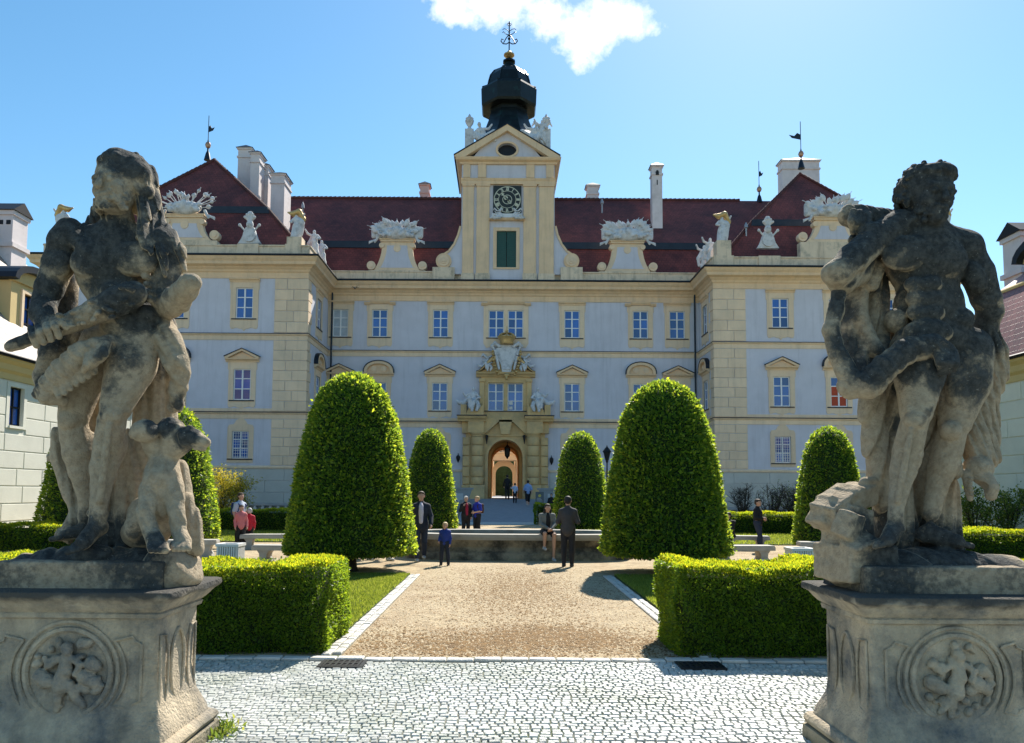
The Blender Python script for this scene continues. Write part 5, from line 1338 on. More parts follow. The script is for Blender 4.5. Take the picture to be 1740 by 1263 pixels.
# ---------------------------------------------------------------- side houses
def house(sgn, label):
    X = sgn*18.3; n_ = -sgn; Ya, Yb = 10.0, (42.0 if sgn < 0 else 31.5); ze = 6.6
    h_ = thing('garden_house', label, 'house', (X, 26, 0))
    mk = lambda: side(X, n_)
    wins = [(14, 3.9), (18, 3.9), (23.5, 4.2), (28.6, 4.2)] + ([(33.5, 4.2), (38, 4.2)] if sgn < 0 else [])
    m_hw = material('cream_render', (.70, .68, .58), .9, .08, 1.2, .2, 20, hue_rnd=.04); m_hy = material('house_trim', (.62, .47, .22), .9, .1, 1)
    b = mk(); wall(b, Ya, Yb, 0, ze, [(y_-.42, y_+.42, z, z+1.45) for y_, z in wins], .3); b.build('wall', m_hw, h_)
    MB().box(min(X, X+sgn*12), max(X, X+sgn*12), Yb-.3, Yb, 0, ze).build('wall', m_hw, h_)
    for y_, z in wins:
        w = mk().box(y_-.42, y_+.42, -.22, -.16, z, z+1.45).build('window', M['glass'], h_)
        b = mk()
        for a, c_ in ((y_-.42, y_-.36), (y_+.36, y_+.42), (y_-.025, y_+.025)): b.box(a, c_, -.16, -.10, z, z+1.45)
        for zz in (z, z+.68, z+1.39): b.box(y_-.36, y_-.025, -.159, -.105, zz, zz+.06); b.box(y_+.025, y_+.36, -.159, -.105, zz, zz+.06)
        b.build('frame', M['iron'], w)
        b = mk(); b.box(y_-.6, y_-.42, 0, .05, z-.1, z+1.6); b.box(y_+.42, y_+.6, 0, .05, z-.1, z+1.6); b.box(y_-.42, y_+.42, 0, .05, z+1.45, z+1.6); b.box(y_-.42, y_+.42, 0, .09, z-.1, z); b.build('surround', m_hw, w)
    rows = 9; hh = (ze-.75)/rows
    for r_ in range(rows):
        y_ = Ya+(1.2 if r_ % 2 else 0)
        z0, z1 = r_*hh+.02, (r_+1)*hh-.02
        while y_ < Yb-.3:
            L_ = 2.4 if r_ % 3 else 1.6; a, c_ = y_+.02, min(y_+L_, Yb)-.02; y_ += L_
            segs = [(a, c_)]
            for wy, wz in wins:
                if z1 > wz-.12 and z0 < wz+1.62:
                    ns = []
                    for s0, s1 in segs:
                        if s1 <= wy-.62 or s0 >= wy+.62: ns.append((s0, s1)); continue
                        if s0 < wy-.62: ns.append((s0, wy-.62))
                        if s1 > wy+.62: ns.append((wy+.62, s1))
                    segs = ns
            for s0, s1 in segs:
                if s1-s0 > .15: mk().block(s0, s1, 0, .035, z0, z1, .012).build('rendered_panel', m_hw, h_)
    mk().profile(Ya, Yb+.4, [(0, ze-.72), (.06, ze-.72), (.08, ze-.5), (.2, ze-.4), (.25, ze-.2), (.42, ze-.08), (.45, ze), (0, ze)]).build('cornice', m_hy, h_)
    mk().profile(Ya, Yb+.5, [(-.2, ze+.003), (.52, ze+.003), (.56, ze+.09), (.5, ze+.14), (-.2, ze+.2)]).build('gutter', M['iron'], h_)
    # mansard roof with hipped end
    def v(o, y_, z): return Vector((X+n_*o, y_, z))
    o1, z1, o2, z2 = -1.3, ze+3.2, -7.0, 15.0
    if sgn < 0: o1, z1 = -2.6, ze+3.3
    E0, E1 = v(.45, Ya, ze+.14), v(.45, Yb+.45, ze+.14); K0, K1 = v(o1, Ya, z1), v(o1, Yb+.45+o1-.45, z1); R0, R1 = v(o2, Ya, z2), v(o2, Yb-7, z2)
    B1, BK1 = v(-14.4, Yb+.45, ze+.14), v(-12.7, Yb+o1, z1); B0, BK0 = v(-14.4, Ya, ze+.14), v(-12.7, Ya, z1)
    polys = [[E0, E1, K1, K0], [K0, K1, R1, R0], [E1, B1, BK1, K1], [K1, BK1, R1], [B1, B0, BK0, BK1], [BK1, BK0, R0, R1], [B0, E0, K0, R0, BK0]]
    rf = link('roof', roof_mesh('roof', polys, M['roof_glare'] if sgn < 0 else M['roof_house']), h_)
    bb = MB().tube([K0, K1, BK1], .09, 6).build('roof_break', M['iron'] if sgn < 0 else m_hy, rf)
    # dormers
    for yd in ((22.0, 31.0) if sgn < 0 else (17.0, 25.6)):
        od = -1.15 if sgn < 0 else -.4; f0 = od+.02; zb_, zt_ = ze+.85, ze+3.5
        d = MB(Vector((X, 0, 0)), UY, Vector((n_,0,0))); wall(d, yd-1.25, yd+1.25, zb_, zt_, [(yd-.5, yd+.5, zb_+.5, zb_+2.3)], .2)
        d.v = [(q[0]+n_*od, q[1], q[2]) for q in d.v]
        dd = d.build('dormer', m_hy, rf)
        mk().box(yd-1.25, yd-1.2, od-4, od-.002, zb_, zt_).build('dormer_cheek', m_hy, dd); mk().box(yd+1.2, yd+1.25, od-4, od-.002, zb_, zt_).build('dormer_cheek', m_hy, dd)
        q = mk(); n = 10; top = [(yd-1.55*math.cos(math.pi*k/n), zt_+.05+.75*math.sin(math.pi*k/n)) for k in range(n+1)]; low = [(yd-1.3*math.cos(math.pi*k/n), zt_+.52*math.sin(math.pi*k/n)) for k in range(n+1)]
        for k in range(n): q.prism([top[k], top[k+1], low[k+1], low[k]], od-4.5, od+.35)
        q.build('dormer_roof', M['lead'], dd)
        q = mk(); q.prism(low, od-.1, od+.1); q.build('dormer_tympanum', m_hy, dd)
        q = mk(); q.box(yd-.5, yd+.5, od-.16, od-.12, zb_+.5, zb_+2.3); w = q.build('window', M['glass'], rf)
        q = mk()
        for a in (-.5, -.03, .44): q.box(yd+a, yd+a+.06, od-.12, od-.06, zb_+.5, zb_+2.3)
        for zz in (.5, 1.1, 1.7, 2.24): q.box(yd-.44, yd-.03, od-.119, od-.065, zb_+zz, zb_+zz+.05); q.box(yd+.03, yd+.44, od-.119, od-.065, zb_+zz, zb_+zz+.05)
        q.build('frame', M['iron'], w)
        q = mk(); q.box(yd-.65, yd-.5, od, od+.08, zb_+.4, zb_+2.45); q.box(yd+.5, yd+.65, od, od+.08, zb_+.4, zb_+2.45); q.box(yd-.5, yd+.5, od, od+.08, zb_+2.3, zb_+2.45); q.box(yd-.5, yd+.5, od, od+.1, zb_+.38, zb_+.5); q.build('surround', M['paleyellow'], w)
    # chimney on the slope
    if sgn < 0: a0, a1, y0, zt = -6.0, -4.4, 34.6, 14.9
    else: a0, a1, y0, zt = -4.6, -2.4, 30.0, 12.6
    c_ = mk().box(y0, y0+1.1, a0, a1, 8.5, zt-.4).build('chimney', M['chimney'], rf)
    mk().box(y0-.1, y0+1.2, a0-.1, a1+.1, zt-1.9, zt-1.7).build('chimney_band', M['chimney'], c_); mk().box(y0-.08, y0+1.18, a0-.08, a1+.08, zt-.4, zt-.2).build('chimney_top', M['chimney'], c_)
    q = mk(); q.prism([(y0-.2, zt-.198), (y0+1.3, zt-.198), (y0+.55, zt+.35)], a0-.15, a1+.15); q.build('chimney_cap', M['iron'], c_)
    for k in range(4): mk().box(y0-.02, y0, a0+.25+k*.35, a0+.45+k*.35, zt-.85, zt-.65).build('smoke_hole', M['iron'], c_)
house(-1, 'cream house with white rendered panels, dormers and tiled roof along the left garden edge')
house(1, 'cream house with red tiled mansard roof and dormers along the right garden edge')

# ---------------------------------------------------------------- hedges and topiary
M['hedge_leaf'] = leaf_material('hedge_leaf', (0.034, 0.080, 0.010), (0.075, 0.145, 0.014), (0.22, 0.25, 0.018), 0.48)
M['topiary_leaf'] = leaf_material('topiary_leaf', (0.032, 0.080, 0.012), (0.065, 0.135, 0.018), (0.18, 0.25, 0.025), 0.45)
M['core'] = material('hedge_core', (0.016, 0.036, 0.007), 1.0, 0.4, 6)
M['bark'] = material('dark_bark', (0.035, 0.028, 0.02), 0.95, 0.3, 6, 0.8, 25)
def box_hedge(x0, x1, y0, y1, h, label, dens=3000, size=.03, seed=1, group=None, bulge=.04):
    rg_ = np.random.default_rng(seed)
    t = thing('clipped_hedge', label, 'hedge', ((x0+x1)/2, (y0+y1)/2, 0), group=group)
    e = .13
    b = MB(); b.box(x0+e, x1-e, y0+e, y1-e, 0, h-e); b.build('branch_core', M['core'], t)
    pts, nr = [], []
    for (ax, s_, A) in ((1, -1, (x1-x0)*h), (1, 1, (x1-x0)*h), (0, -1, (y1-y0)*h), (0, 1, (y1-y0)*h), (2, 1, (x1-x0)*(y1-y0)*1.35)):
        n = int(A*dens); q = np.empty((n, 3)); q[:,0] = rg_.uniform(x0, x1, n); q[:,1] = rg_.uniform(y0, y1, n); q[:,2] = rg_.uniform(0.0, h, n)
        nn_ = np.zeros((n, 3)); nn_[:, ax] = s_
        q[:, ax] = {0: (x0, x1), 1: (y0, y1), 2: (0, h)}[ax][0 if s_ < 0 else 1]
        q -= nn_*np.abs(rg_.normal(0, .035, n))[:,None]
        und = bulge*(np.sin(q[:,0]*3.1+q[:,2]*2)+np.sin(q[:,1]*4+q[:,2]*5+q[:,0]*7)*.6+np.sin(q[:,0]*13+q[:,2]*11)*.35)
        q += nn_*und[:,None]
        if ax == 2: nn_[:,2] = 1.2
        pts.append(q); nr.append(nn_)
    p, n_ = np.concatenate(pts), np.concatenate(nr)
    # soften the long edges
    cx, cy = (x0+x1)/2, (y0+y1)/2
    edge = np.clip((p[:,2]-(h-.10))/.10, 0, 1); p[:,1] = np.where(np.abs(p[:,1]-cy) > (y1-y0)/2-.08, cy+(p[:,1]-cy)*(1-.06*edge), p[:,1])
    V, F_, rn = leaves(p, n_, size, .75, .4, .6, rg_, .25)
    sunlit_top = np.repeat(n_[:,2] > 1, 4); rn = np.where(sunlit_top, .55+.45*rn, rn*.72)          # new shoots on the clipped top, yellowed to put sunlight into their colour
    link('foliage', np_mesh('foliage', V, F_, M['hedge_leaf'], False, {'rnd': rn}), t)
    return t
box_hedge(-9.2, -2.0, 8.80, 9.95, .98, 'low clipped box hedge beside the left statue pedestal, nearest on the left', 6500, .034, 1)
box_hedge(2.02, 9.4, 8.78, 9.95, 1.0, 'low clipped box hedge beside the right statue pedestal, nearest on the right', 6500, .034, 2)
box_hedge(-17.2, -12.2, 22.6, 24.0, .78, 'low clipped hedge before the left garden house', 1300, .06, 3)
box_hedge(12.6, 18.0, 22.0, 23.3, .80, 'low clipped hedge before the right garden house', 1300, .06, 4)
box_hedge(-14.0, -5.6, 34.5, 36.2, .95, 'long clipped hedge across the far left lawn', 900, .07, 5)
box_hedge(5.6, 15.0, 34.5, 36.0, .95, 'long clipped hedge across the far right lawn', 900, .07, 6)
box_hedge(1.9, 3.0, 43.4, 44.6, 1.15, 'small clipped hedge block at the right foot of the ramp', 700, .08, 7)

PROF = [(0, .0, .94), (1, .02, 1.0), (2, .25, .905), (3, .45, .83), (4, .63, .735), (5, .77, .64), (6, .87, .52), (7, .94, .375), (8, .98, .21), (9, 1.0, .0)]
PT = np.array([p[1] for p in PROF]); PR = np.array([p[2] for p in PROF])
def topiary_mesh(H, Wd, z0, n, size, seed):
    rg_ = np.random.default_rng(seed); R_ = Wd/2
    # sample by area along the profile
    tt = np.linspace(0, 1, 200); rr = np.interp(tt, PT, PR)*R_; zz = z0+tt*(H-z0)
    ds = np.hypot(np.diff(rr), np.diff(zz))*(rr[1:]+rr[:-1])/2+1e-5; cum = np.concatenate([[0], np.cumsum(ds)])
    u = rg_.random(n)*cum[-1]; s = np.interp(u, cum, tt); th = rg_.uniform(0, 2*np.pi, n)
    r_ = np.interp(s, PT, PR)*R_; z = z0+s*(H-z0)
    ph = seed*1.7; lump = 1 + .020*np.sin(th*3+z*1.3+ph)*np.sin(z*1.9+ph)+.014*np.sin(th*7-z*2.7+ph)+.010*np.sin(th*13+z*5.1)+.007*np.sin(th*23-z*9)
    eps = .01; dr = (np.interp(np.clip(s+eps, 0, 1), PT, PR)-np.interp(np.clip(s-eps, 0, 1), PT, PR))*R_; dz = 2*eps*(H-z0)
    nr_ = np.stack([np.cos(th)*dz, np.sin(th)*dz, -dr], 1); nr_ /= np.linalg.norm(nr_, axis=1)[:,None]+1e-9
    rin = -np.abs(rg_.normal(0, .05, n)); stray = rg_.random(n) < .012; rin[stray] = rg_.uniform(.02, .07, stray.sum())
    p = np.stack([r_*lump*np.cos(th), r_*lump*np.sin(th), z], 1) + nr_*rin[:,None]
    nb = int(n*.10); k = rg_.uniform(.1, 1, nb)**.5; tb = rg_.uniform(0, 6.283, nb)
    pb = np.stack([R_*.9*k*np.cos(tb), R_*.9*k*np.sin(tb), np.full(nb, z0+.02)], 1); p = np.concatenate([p, pb]); nr_ = np.concatenate([nr_, np.tile([0, 0, -1.], (nb, 1))])
    pat = np.sin(p[:,0]*4.1+p[:,2]*2.3+seed)*np.sin(p[:,1]*3.7-p[:,2]*3.1+seed*2)+.5*np.sin(p[:,0]*9+p[:,1]*8+p[:,2]*7)
    keep = rg_.random(len(p)) < np.clip(1.15+.45*pat, .45, 1); rin = np.concatenate([rin, np.full(nb, -1.)])[keep]; p, nr_ = p[keep], nr_[keep]; nb = 0
    V, F_, rn = leaves(p, nr_, size, .65, .55, .55, rg_, .15)
    outer = np.repeat(rin > -.018, 4); rn = np.where(outer, .45+.55*rn, rn*.8)     # young outer shoots, yellowed to put the backlit rim into their colour
    return np_mesh('crown', V, F_, M['topiary_leaf'], False, {'rnd': rn})
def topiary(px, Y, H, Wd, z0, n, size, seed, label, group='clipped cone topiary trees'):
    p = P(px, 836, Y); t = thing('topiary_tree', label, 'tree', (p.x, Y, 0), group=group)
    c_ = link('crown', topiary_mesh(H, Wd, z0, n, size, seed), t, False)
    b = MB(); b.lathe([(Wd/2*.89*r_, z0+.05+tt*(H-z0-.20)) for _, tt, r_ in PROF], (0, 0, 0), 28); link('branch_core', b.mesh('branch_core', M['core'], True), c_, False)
    b = MB(); b.lathe([(.24, -.05), (.17, .08), (.14, .3), (.13, z0+.6)], (0, 0, 0), 10); link('trunk', b.mesh('trunk', M['bark'], True), t, False)
topiary(597, 17.8, 4.60, 2.98, .43, 42000, .075, 1, 'large clipped cone tree left of the gravel path, nearest to the path')
topiary(1129, 17.8, 4.46, 2.95, .45, 42000, .075, 2, 'large clipped cone tree right of the gravel path, behind the right hedge')
topiary(731, 33.0, 4.55, 2.32, .3, 13000, .095, 3, 'smaller clipped cone tree left of the ramp, behind the man in the navy jacket')
topiary(987, 33.5, 4.48, 2.5, .35, 13000, .095, 4, 'smaller clipped cone tree right of the ramp, behind the man in grey')
topiary(288, 24.6, 4.6, 3.05, .33, 18000, .085, 5, 'clipped cone tree behind the dog of the left statue')
topiary(150, 25.6, 4.6, 3.05, .33, 16000, .085, 6, 'clipped cone tree behind the legs of the left statue')
topiary(1409, 25.0, 4.05, 2.25, .22, 14000, .085, 7, 'clipped cone tree left of the right statue, behind its rock')
topiary(1512, 33.5, 4.2, 2.3, .3, 9000, .095, 8, 'clipped cone tree mostly hidden behind the right statue')

# shrubs
def shrub(px, Y, H, Wd, nl, size, mat, seed, label, bare=False, cat='shrub'):
    rg_ = np.random.default_rng(seed); c0 = P(px, 836, Y); t = thing('shrub', label, cat, (c0.x, Y, 0))
    b = MB(); tips = []
    for k in range(9 if not bare else 12):
        a = rg_.uniform(0, 6.28); sp = rg_.uniform(.25, 1)*Wd/2; h_ = H*rg_.uniform(.75, 1.0)*(1-.25*(sp/(Wd/2))**2)
        q = [Vector((0, 0, 0)), Vector((.35*sp*math.cos(a), .35*sp*math.sin(a), h_*.4)), Vector((.75*sp*math.cos(a+.2), .75*sp*math.sin(a+.2), h_*.75)), Vector((sp*math.cos(a+.1), sp*math.sin(a+.1), h_))]
        b.tube(q, [.035, .026, .017, .006], 5)
        for j in range(8 if not bare else 16):
            u = rg_.uniform(.25, .95); s0 = q[min(int(u*3), 2)].lerp(q[min(int(u*3), 2)+1], u*3 % 1)
            d = Vector((rg_.normal(0, .5), rg_.normal(0, .5), rg_.uniform(.2, .9)))*H*.24; e_ = s0+d; b.tube([s0, s0+d*.5+Vector((rg_.normal(0,.02), 0, 0)), e_], [.012, .009, .004], 4); tips.append(s0+d*.6); tips.append(e_)
            for jj in range(3 if bare else 1):
                d2 = Vector((rg_.normal(0, .5), rg_.normal(0, .5), rg_.uniform(.1, .9)))*H*.13; b.tube([s0+d*.6, s0+d*.6+d2], [.008, .003], 3); tips.append(s0+d*.6+d2)
    link('branches', b.mesh('branches', M['bark']), t, False)
    if nl:
        tp = np.array([tuple(q) for q in tips]); p = tp[rg_.integers(0, len(tp), nl)] + rg_.normal(0, .10*H/2.2, (nl, 3)); p[:,2] = np.maximum(p[:,2], .1)
        nn_ = p - np.array([0, 0, H*.45]); nn_ /= np.linalg.norm(nn_, axis=1)[:,None]+1e-9
        V, F_, rn = leaves(p, nn_, size, .9, .5, .5, rg_, .3); link('foliage', np_mesh('foliage', V, F_, mat, False, {'rnd': rn}), t, False)
M['spring_leaf'] = leaf_material('spring_leaf', (0.09, 0.12, 0.012), (0.17, 0.18, 0.02), (0.28, 0.26, 0.03), 0.45)
M['bush_leaf'] = leaf_material('bush_leaf', (0.028, 0.065, 0.012), (0.06, 0.11, 0.018), (0.15, 0.18, 0.03), 0.38)
shrub(378, 39.5, 2.95, 1.9, 3600, .09, M['spring_leaf'], 1, 'yellow-green leafy shrub by the left wing, left of the pair')
shrub(405, 40.5, 2.8, 1.5, 2200, .09, M['spring_leaf'], 2, 'smaller yellow-green shrub behind the man with the blue backpack')
shrub(1262, 41.5, 2.3, 1.8, 0, .07, None, 3, 'leafless twiggy shrub by the right wing, nearer the gate', True)
shrub(1312, 42, 2.35, 1.9, 160, .07, M['bush_leaf'], 4, 'leafless twiggy shrub by the right wing, middle of three', True)
shrub(1345, 43, 2.5, 1.8, 500, .07, M['bush_leaf'], 5, 'twiggy shrub with few leaves by the right wing, beside the clipped tree', True)
shrub(1655, 27, 1.9, 1.6, 2600, .08, M['bush_leaf'], 6, 'leafy green shrub right of the right statue, nearer the statue')
shrub(1712, 26.2, 2.05, 2.2, 3600, .08, M['bush_leaf'], 7, 'leafy green shrub at the right edge before the cream house')
# ---------------------------------------------------------------- fountain basin
m_basin = material('basin_stone', (0.30, 0.25, 0.17), .85, .3, 3, .6, 25, col2=(0.06, .052, .04), mixscale=1.3, mixlo=.42, mixhi=.60, streak=.5); m_rim = material('basin_rim_stone', (0.34, 0.325, 0.29), .75, .2, 4, .3, 40, col2=(.2, .18, .15), mixscale=2)
BX, BYc = .5, 22.3
def basin_path(grow):
    """stretched octagon with bowed front, outline grown outwards"""
    out = []
    a, c_ = 3.1+grow, 1.4+grow
    for k in range(48):
        t = 2*math.pi*k/48; n_ = 3.2
        out.append((BX+a*math.copysign(abs(math.cos(t))**(2/n_), math.cos(t)), BYc+c_*math.copysign(abs(math.sin(t))**(2/n_), math.sin(t))))
    return out
basin = thing('fountain_basin', 'low weathered stone fountain basin across the end of the gravel path', 'fountain', (BX, BYc, 0))
def ringwall(prof, name, mat):
    b = MB(); rings = [[b.p(x, y_, z) for x, y_ in basin_path(g)] for g, z in prof]
    for r0, r1 in zip(rings, rings[1:]):
        for k in range(48): b.f.append([r0[k], r0[(k+1)%48], r1[(k+1)%48], r1[k]])
    return b.build(name, mat, basin, True)
ringwall([(.16, -.02), (.16, .12), (.10, .20)], 'plinth', m_basin)
wl_ = ringwall([(.099, .19), (.0, .24), (-.05, .34), (.02, .46), (.05, .54)], 'wall', m_basin)
pth = basin_path(.09)
for k in range(48):                                       # coping stones of the rim
    if k % 2: continue
    b = MB(); idx = [k, (k+1) % 48, (k+2) % 48]
    o_, i_ = basin_path(.12), basin_path(-.28); e = .012
    for z0, z1, g in ((.54, .60, 0), (.603, .70, .05)):
        oo, ii = basin_path(.10+g), basin_path(-.26-g)
        lo = [b.p(*oo[q], z0) for q in idx] + [b.p(*ii[q], z0) for q in idx[::-1]]; hi = [b.p(*oo[q], z1) for q in idx] + [b.p(*ii[q], z1) for q in idx[::-1]]
        b.f.append(lo[::-1]); b.f.append(hi)
        for j in range(6): b.f.append([lo[j], lo[(j+1)%6], hi[(j+1)%6], hi[j]])
    b.build('coping_stone', m_rim, basin)
b = MB(); b.f.append([b.p(x, y_, .35) for x, y_ in basin_path(-.3)])
wt = b.build('water', material('basin_water', (.02, .05, .05), .05, .1, 1, .3, 6), basin)
ringwall([(-.27, .0), (-.27, .56)], 'inner_wall', m_basin)
# ---------------------------------------------------------------- benches, tubs, balustrades, lamp, notice board
def bench(px, py_base, w, d_, label, rz=0.0, h=.47):
    p = G(px, py_base); t = thing('stone_bench', label, 'bench', (p.x, p.y, 0), R(rz), group='stone benches round the fountain')
    b = MB(); zt = h
    for z0, z1, e in ((zt-.13, zt-.03, 0), (zt-.03, zt, -.015)): b.box(-w/2-e, w/2+e, -d_/2-e, d_/2+e, z0+.0005, z1)
    link('seat', b.mesh('seat', M['bench']), t, False)
    for s_ in (-1, 1):
        c_ = s_*(w/2-.28); b = MB(); b.prism([(c_-.16, 0), (c_+.16, 0), (c_+.15, .08), (c_+.09, .16), (c_+.10, .26), (c_+.16, zt-.131), (c_-.16, zt-.131), (c_-.10, .26), (c_-.09, .16), (c_-.15, .08)], -d_/2+.05, d_/2-.05); link('leg', b.mesh('leg', M['bench']), t, False)
bench(462, 933, 1.9, .5, 'stone bench beyond the group of three, left of the large left clipped tree', 8)
bench(508, 958, 2.3, .5, 'long stone bench nearer the camera, left of the large left clipped tree', -4)
bench(322, 946, 1.5, .5, 'stone bench right of the left statue, beside the white tub', 10)
bench(1266, 935, 1.5, .5, 'stone bench by the man in black right of the large right clipped tree', -8)
bench(1262, 957, 1.6, .5, 'stone bench nearer the camera, right of the large right clipped tree', 4)
bench(1400, 949, 1.4, .5, 'stone bench left of the right statue, beside the white tub', -8)
def tub(px, Y, w, h, label):
    p = P(px, 940, Y); t = thing('slatted_tub', label, 'tub', (p.x, Y, 0), group='white slatted tubs'); m_t = material('white_tub_paint', (.66, .68, .68), .6, .06, 6)
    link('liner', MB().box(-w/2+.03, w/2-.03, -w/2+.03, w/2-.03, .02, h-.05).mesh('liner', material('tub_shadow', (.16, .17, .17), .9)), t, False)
    n = 9; me = MB().block(-.018, .018, 0, .03, 0, h-.06, .006).mesh('slat', m_t)
    for rz_ in range(4):
        for k in range(n):
            o = link('slat', me, t, False, None, 0); a = rz_*math.pi/2; x = -w/2+.025+(w-.05)*k/(n-1); u = Vector((x, -w/2+.012, 0)); u.rotate(Euler((0, 0, a))); o.location = u; o.rotation_euler = (0, 0, a+math.pi)
    b = MB()
    for a in ((-w/2-.03, w/2+.03, -w/2-.03, -w/2+.05), (-w/2-.03, w/2+.03, w/2-.05, w/2+.03), (-w/2-.03, -w/2+.05, -w/2+.05, w/2-.05), (w/2-.05, w/2+.03, -w/2+.05, w/2-.05)): b.box(*a, h-.06, h)
    link('rim', b.mesh('rim', m_t), t, False)
tub(392, 17.6, .46, .64, 'white slatted square tub on the gravel behind the left hedge'); tub(1358, 17.6, .46, .62, 'white slatted square tub on the gravel behind the right hedge')
m_bal = material('grey_balustrade_stone', (.30, .32, .33), .85, .15, 2, .3, 20); m_balp = material('pale_baluster_stone', (.50, .53, .54), .85, .1, 3)
def balustrade(x0, x1, Y, z0, h, label, n):
    t = thing('balustrade', label, 'balustrade', ((x0+x1)/2, Y, 0))
    MB().box(x0, x1, Y-.2, Y+.2, -.1, z0+.15).build('plinth', m_bal, t); MB().box(x0-.05, x1+.05, Y-.24, Y+.24, z0+h-.16, z0+h).build('handrail', m_bal, t)
    MB().box(x0, x1, Y+.09, Y+.13, z0+.15, z0+h-.161).build('back_panel', m_bal, t)
    me = MB().lathe([(.12, 0), (.17, .08), (.19, .25*h), (.13, .5*h), (.09, .62*h), (.12, h-.32)], (0, 0, 0), 4, math.pi/4).mesh('baluster', m_balp)
    for k in range(n): link('baluster', me, t, True, (x0+(x1-x0)*(k+.5)/n, Y-.06, z0+.15))
balustrade(-19.5, -8.2, 46.8, .15, .95, 'grey stone balustrade in front of the left wing', 24)
balustrade(8.6, 20.5, 46.8, .1, .9, 'grey stone balustrade in front of the right wing', 24)
for s_, wd in ((-1, 'left'), (1, 'right')):
    t = thing('ramp_parapet', 'grey stone parapet with panels on the %s of the ramp before the gate' % wd, 'parapet', (X0+s_*4, 55, 0))
    xa, xb = sorted((X0+s_*2.35, X0+s_*8)); Yp = 55.2
    front(Yp).prism([(X0+s_*3.0, -.1), (X0+s_*8, -.1), (X0+s_*8, 2.0), (X0+s_*2.4, 2.0), (X0+s_*2.55, 1.6)], -.2, .2).build('wall', m_bal, t)
    front(Yp).box(xa-.05, xb+.05, -.26, .26, 2.003, 2.13).build('coping', m_bal, t)
    for k in range(3):
        a = X0+s_*(3.35+k*1.0); front(Yp).prism([(a-.32, 1.25), (a-.1, 1.25), (a-.02, 1.05), (a+.02, 1.05), (a+.1, 1.25), (a+.32, 1.25), (a+.32, 1.72), (a-.32, 1.72)], .2, .24).build('relief_panel', m_balp, t)
p = P(1031.5, 800, 50); t = thing('street_lamp', 'tall dark iron lamp post behind the smaller right clipped tree', 'lamp', (p.x, 50, 0)); zt = P(1031.5, 757, 50).z
MB().lathe([(.16, 0), (.16, .25), (.08, .5), (.05, 1.2), (.045, zt-1.15), (.1, zt-1.05), (.05, zt-1.0)], (p.x, 50, 0), 10).build('post', M['iron'], t, True)
MB().lathe([(.1, zt-1.0), (.24, zt-.45), (.30, zt-.42), (.14, zt-.2), (.05, zt-.1), (.02, zt)], (p.x, 50, 0), 6).build('lantern', M['iron'], t)
p = P(917, 850, 52); t = thing('notice_board', 'grey visitor notice board with yellow emblem and white arrow by the ramp', 'sign', (p.x, 52, 0))
zf = (52-46.6)/10.9*1.3-.02; zt = P(917, 836, 52).z; zb_ = P(917, 862, 52).z
f_ = lambda: front(52)
f_().box(p.x-.28, p.x+.28, -.03, .03, zb_+.05, zt).build('panel', material('board_grey', (.10, .12, .13), .6), t)
for s_ in (-1, 1): q = sorted((p.x+s_*.24, p.x+s_*.27)); f_().box(q[0], q[1], -.02, .02, min(zf-.05, zb_-.1), zb_+.05).build('leg', M['iron'], t)
f_().prism([(p.x+.10*math.cos(k*.628), zt-.26+.10*math.sin(k*.628)) for k in range(10)], .03, .036).build('emblem', material('emblem_yellow', (.6, .5, .1), .6), t)
b = f_(); b.box(p.x-.22, p.x+.12, .03, .036, zb_+.12, zb_+.25); b.prism([(p.x+.12, zb_+.10), (p.x+.22, zb_+.185), (p.x+.12, zb_+.27)], .03, .036); b.build('arrow', material('sign_white', (.8, .8, .8), .6), t)
b = f_()
for k in range(3): b.box(p.x-.2, p.x+.2-.06*k, .03, .034, zb_+.40+k*.09, zb_+.43+k*.09)
b.build('text_lines', material('sign_grey_text', (.4, .42, .42), .6), t)
# a bird against the cornice
p = P(603, 490, 50); C_ = Carve((-.3, -.4, -.3), (.3, .4, .3), .02)
C_.ell((0, 0, 0), (.06, .12, .05), None, .02); C_.ell((0, -.12, .03), .035, None, .02); C_.chain([(0, 0, .02), (.14, .02, .1), (.24, .06, .06)], [.04, .03, .012], .02); C_.chain([(0, 0, .02), (-.14, .02, .1), (-.24, .06, .06)], [.04, .03, .012], .02); C_.cap((0, .1, 0), (0, .22, .01), .03, .015, .02)
tag(link('bird', C_.mesh('bird', M['iron']), loc=p), 'tiny dark bird flying before the main cornice', 'bird')

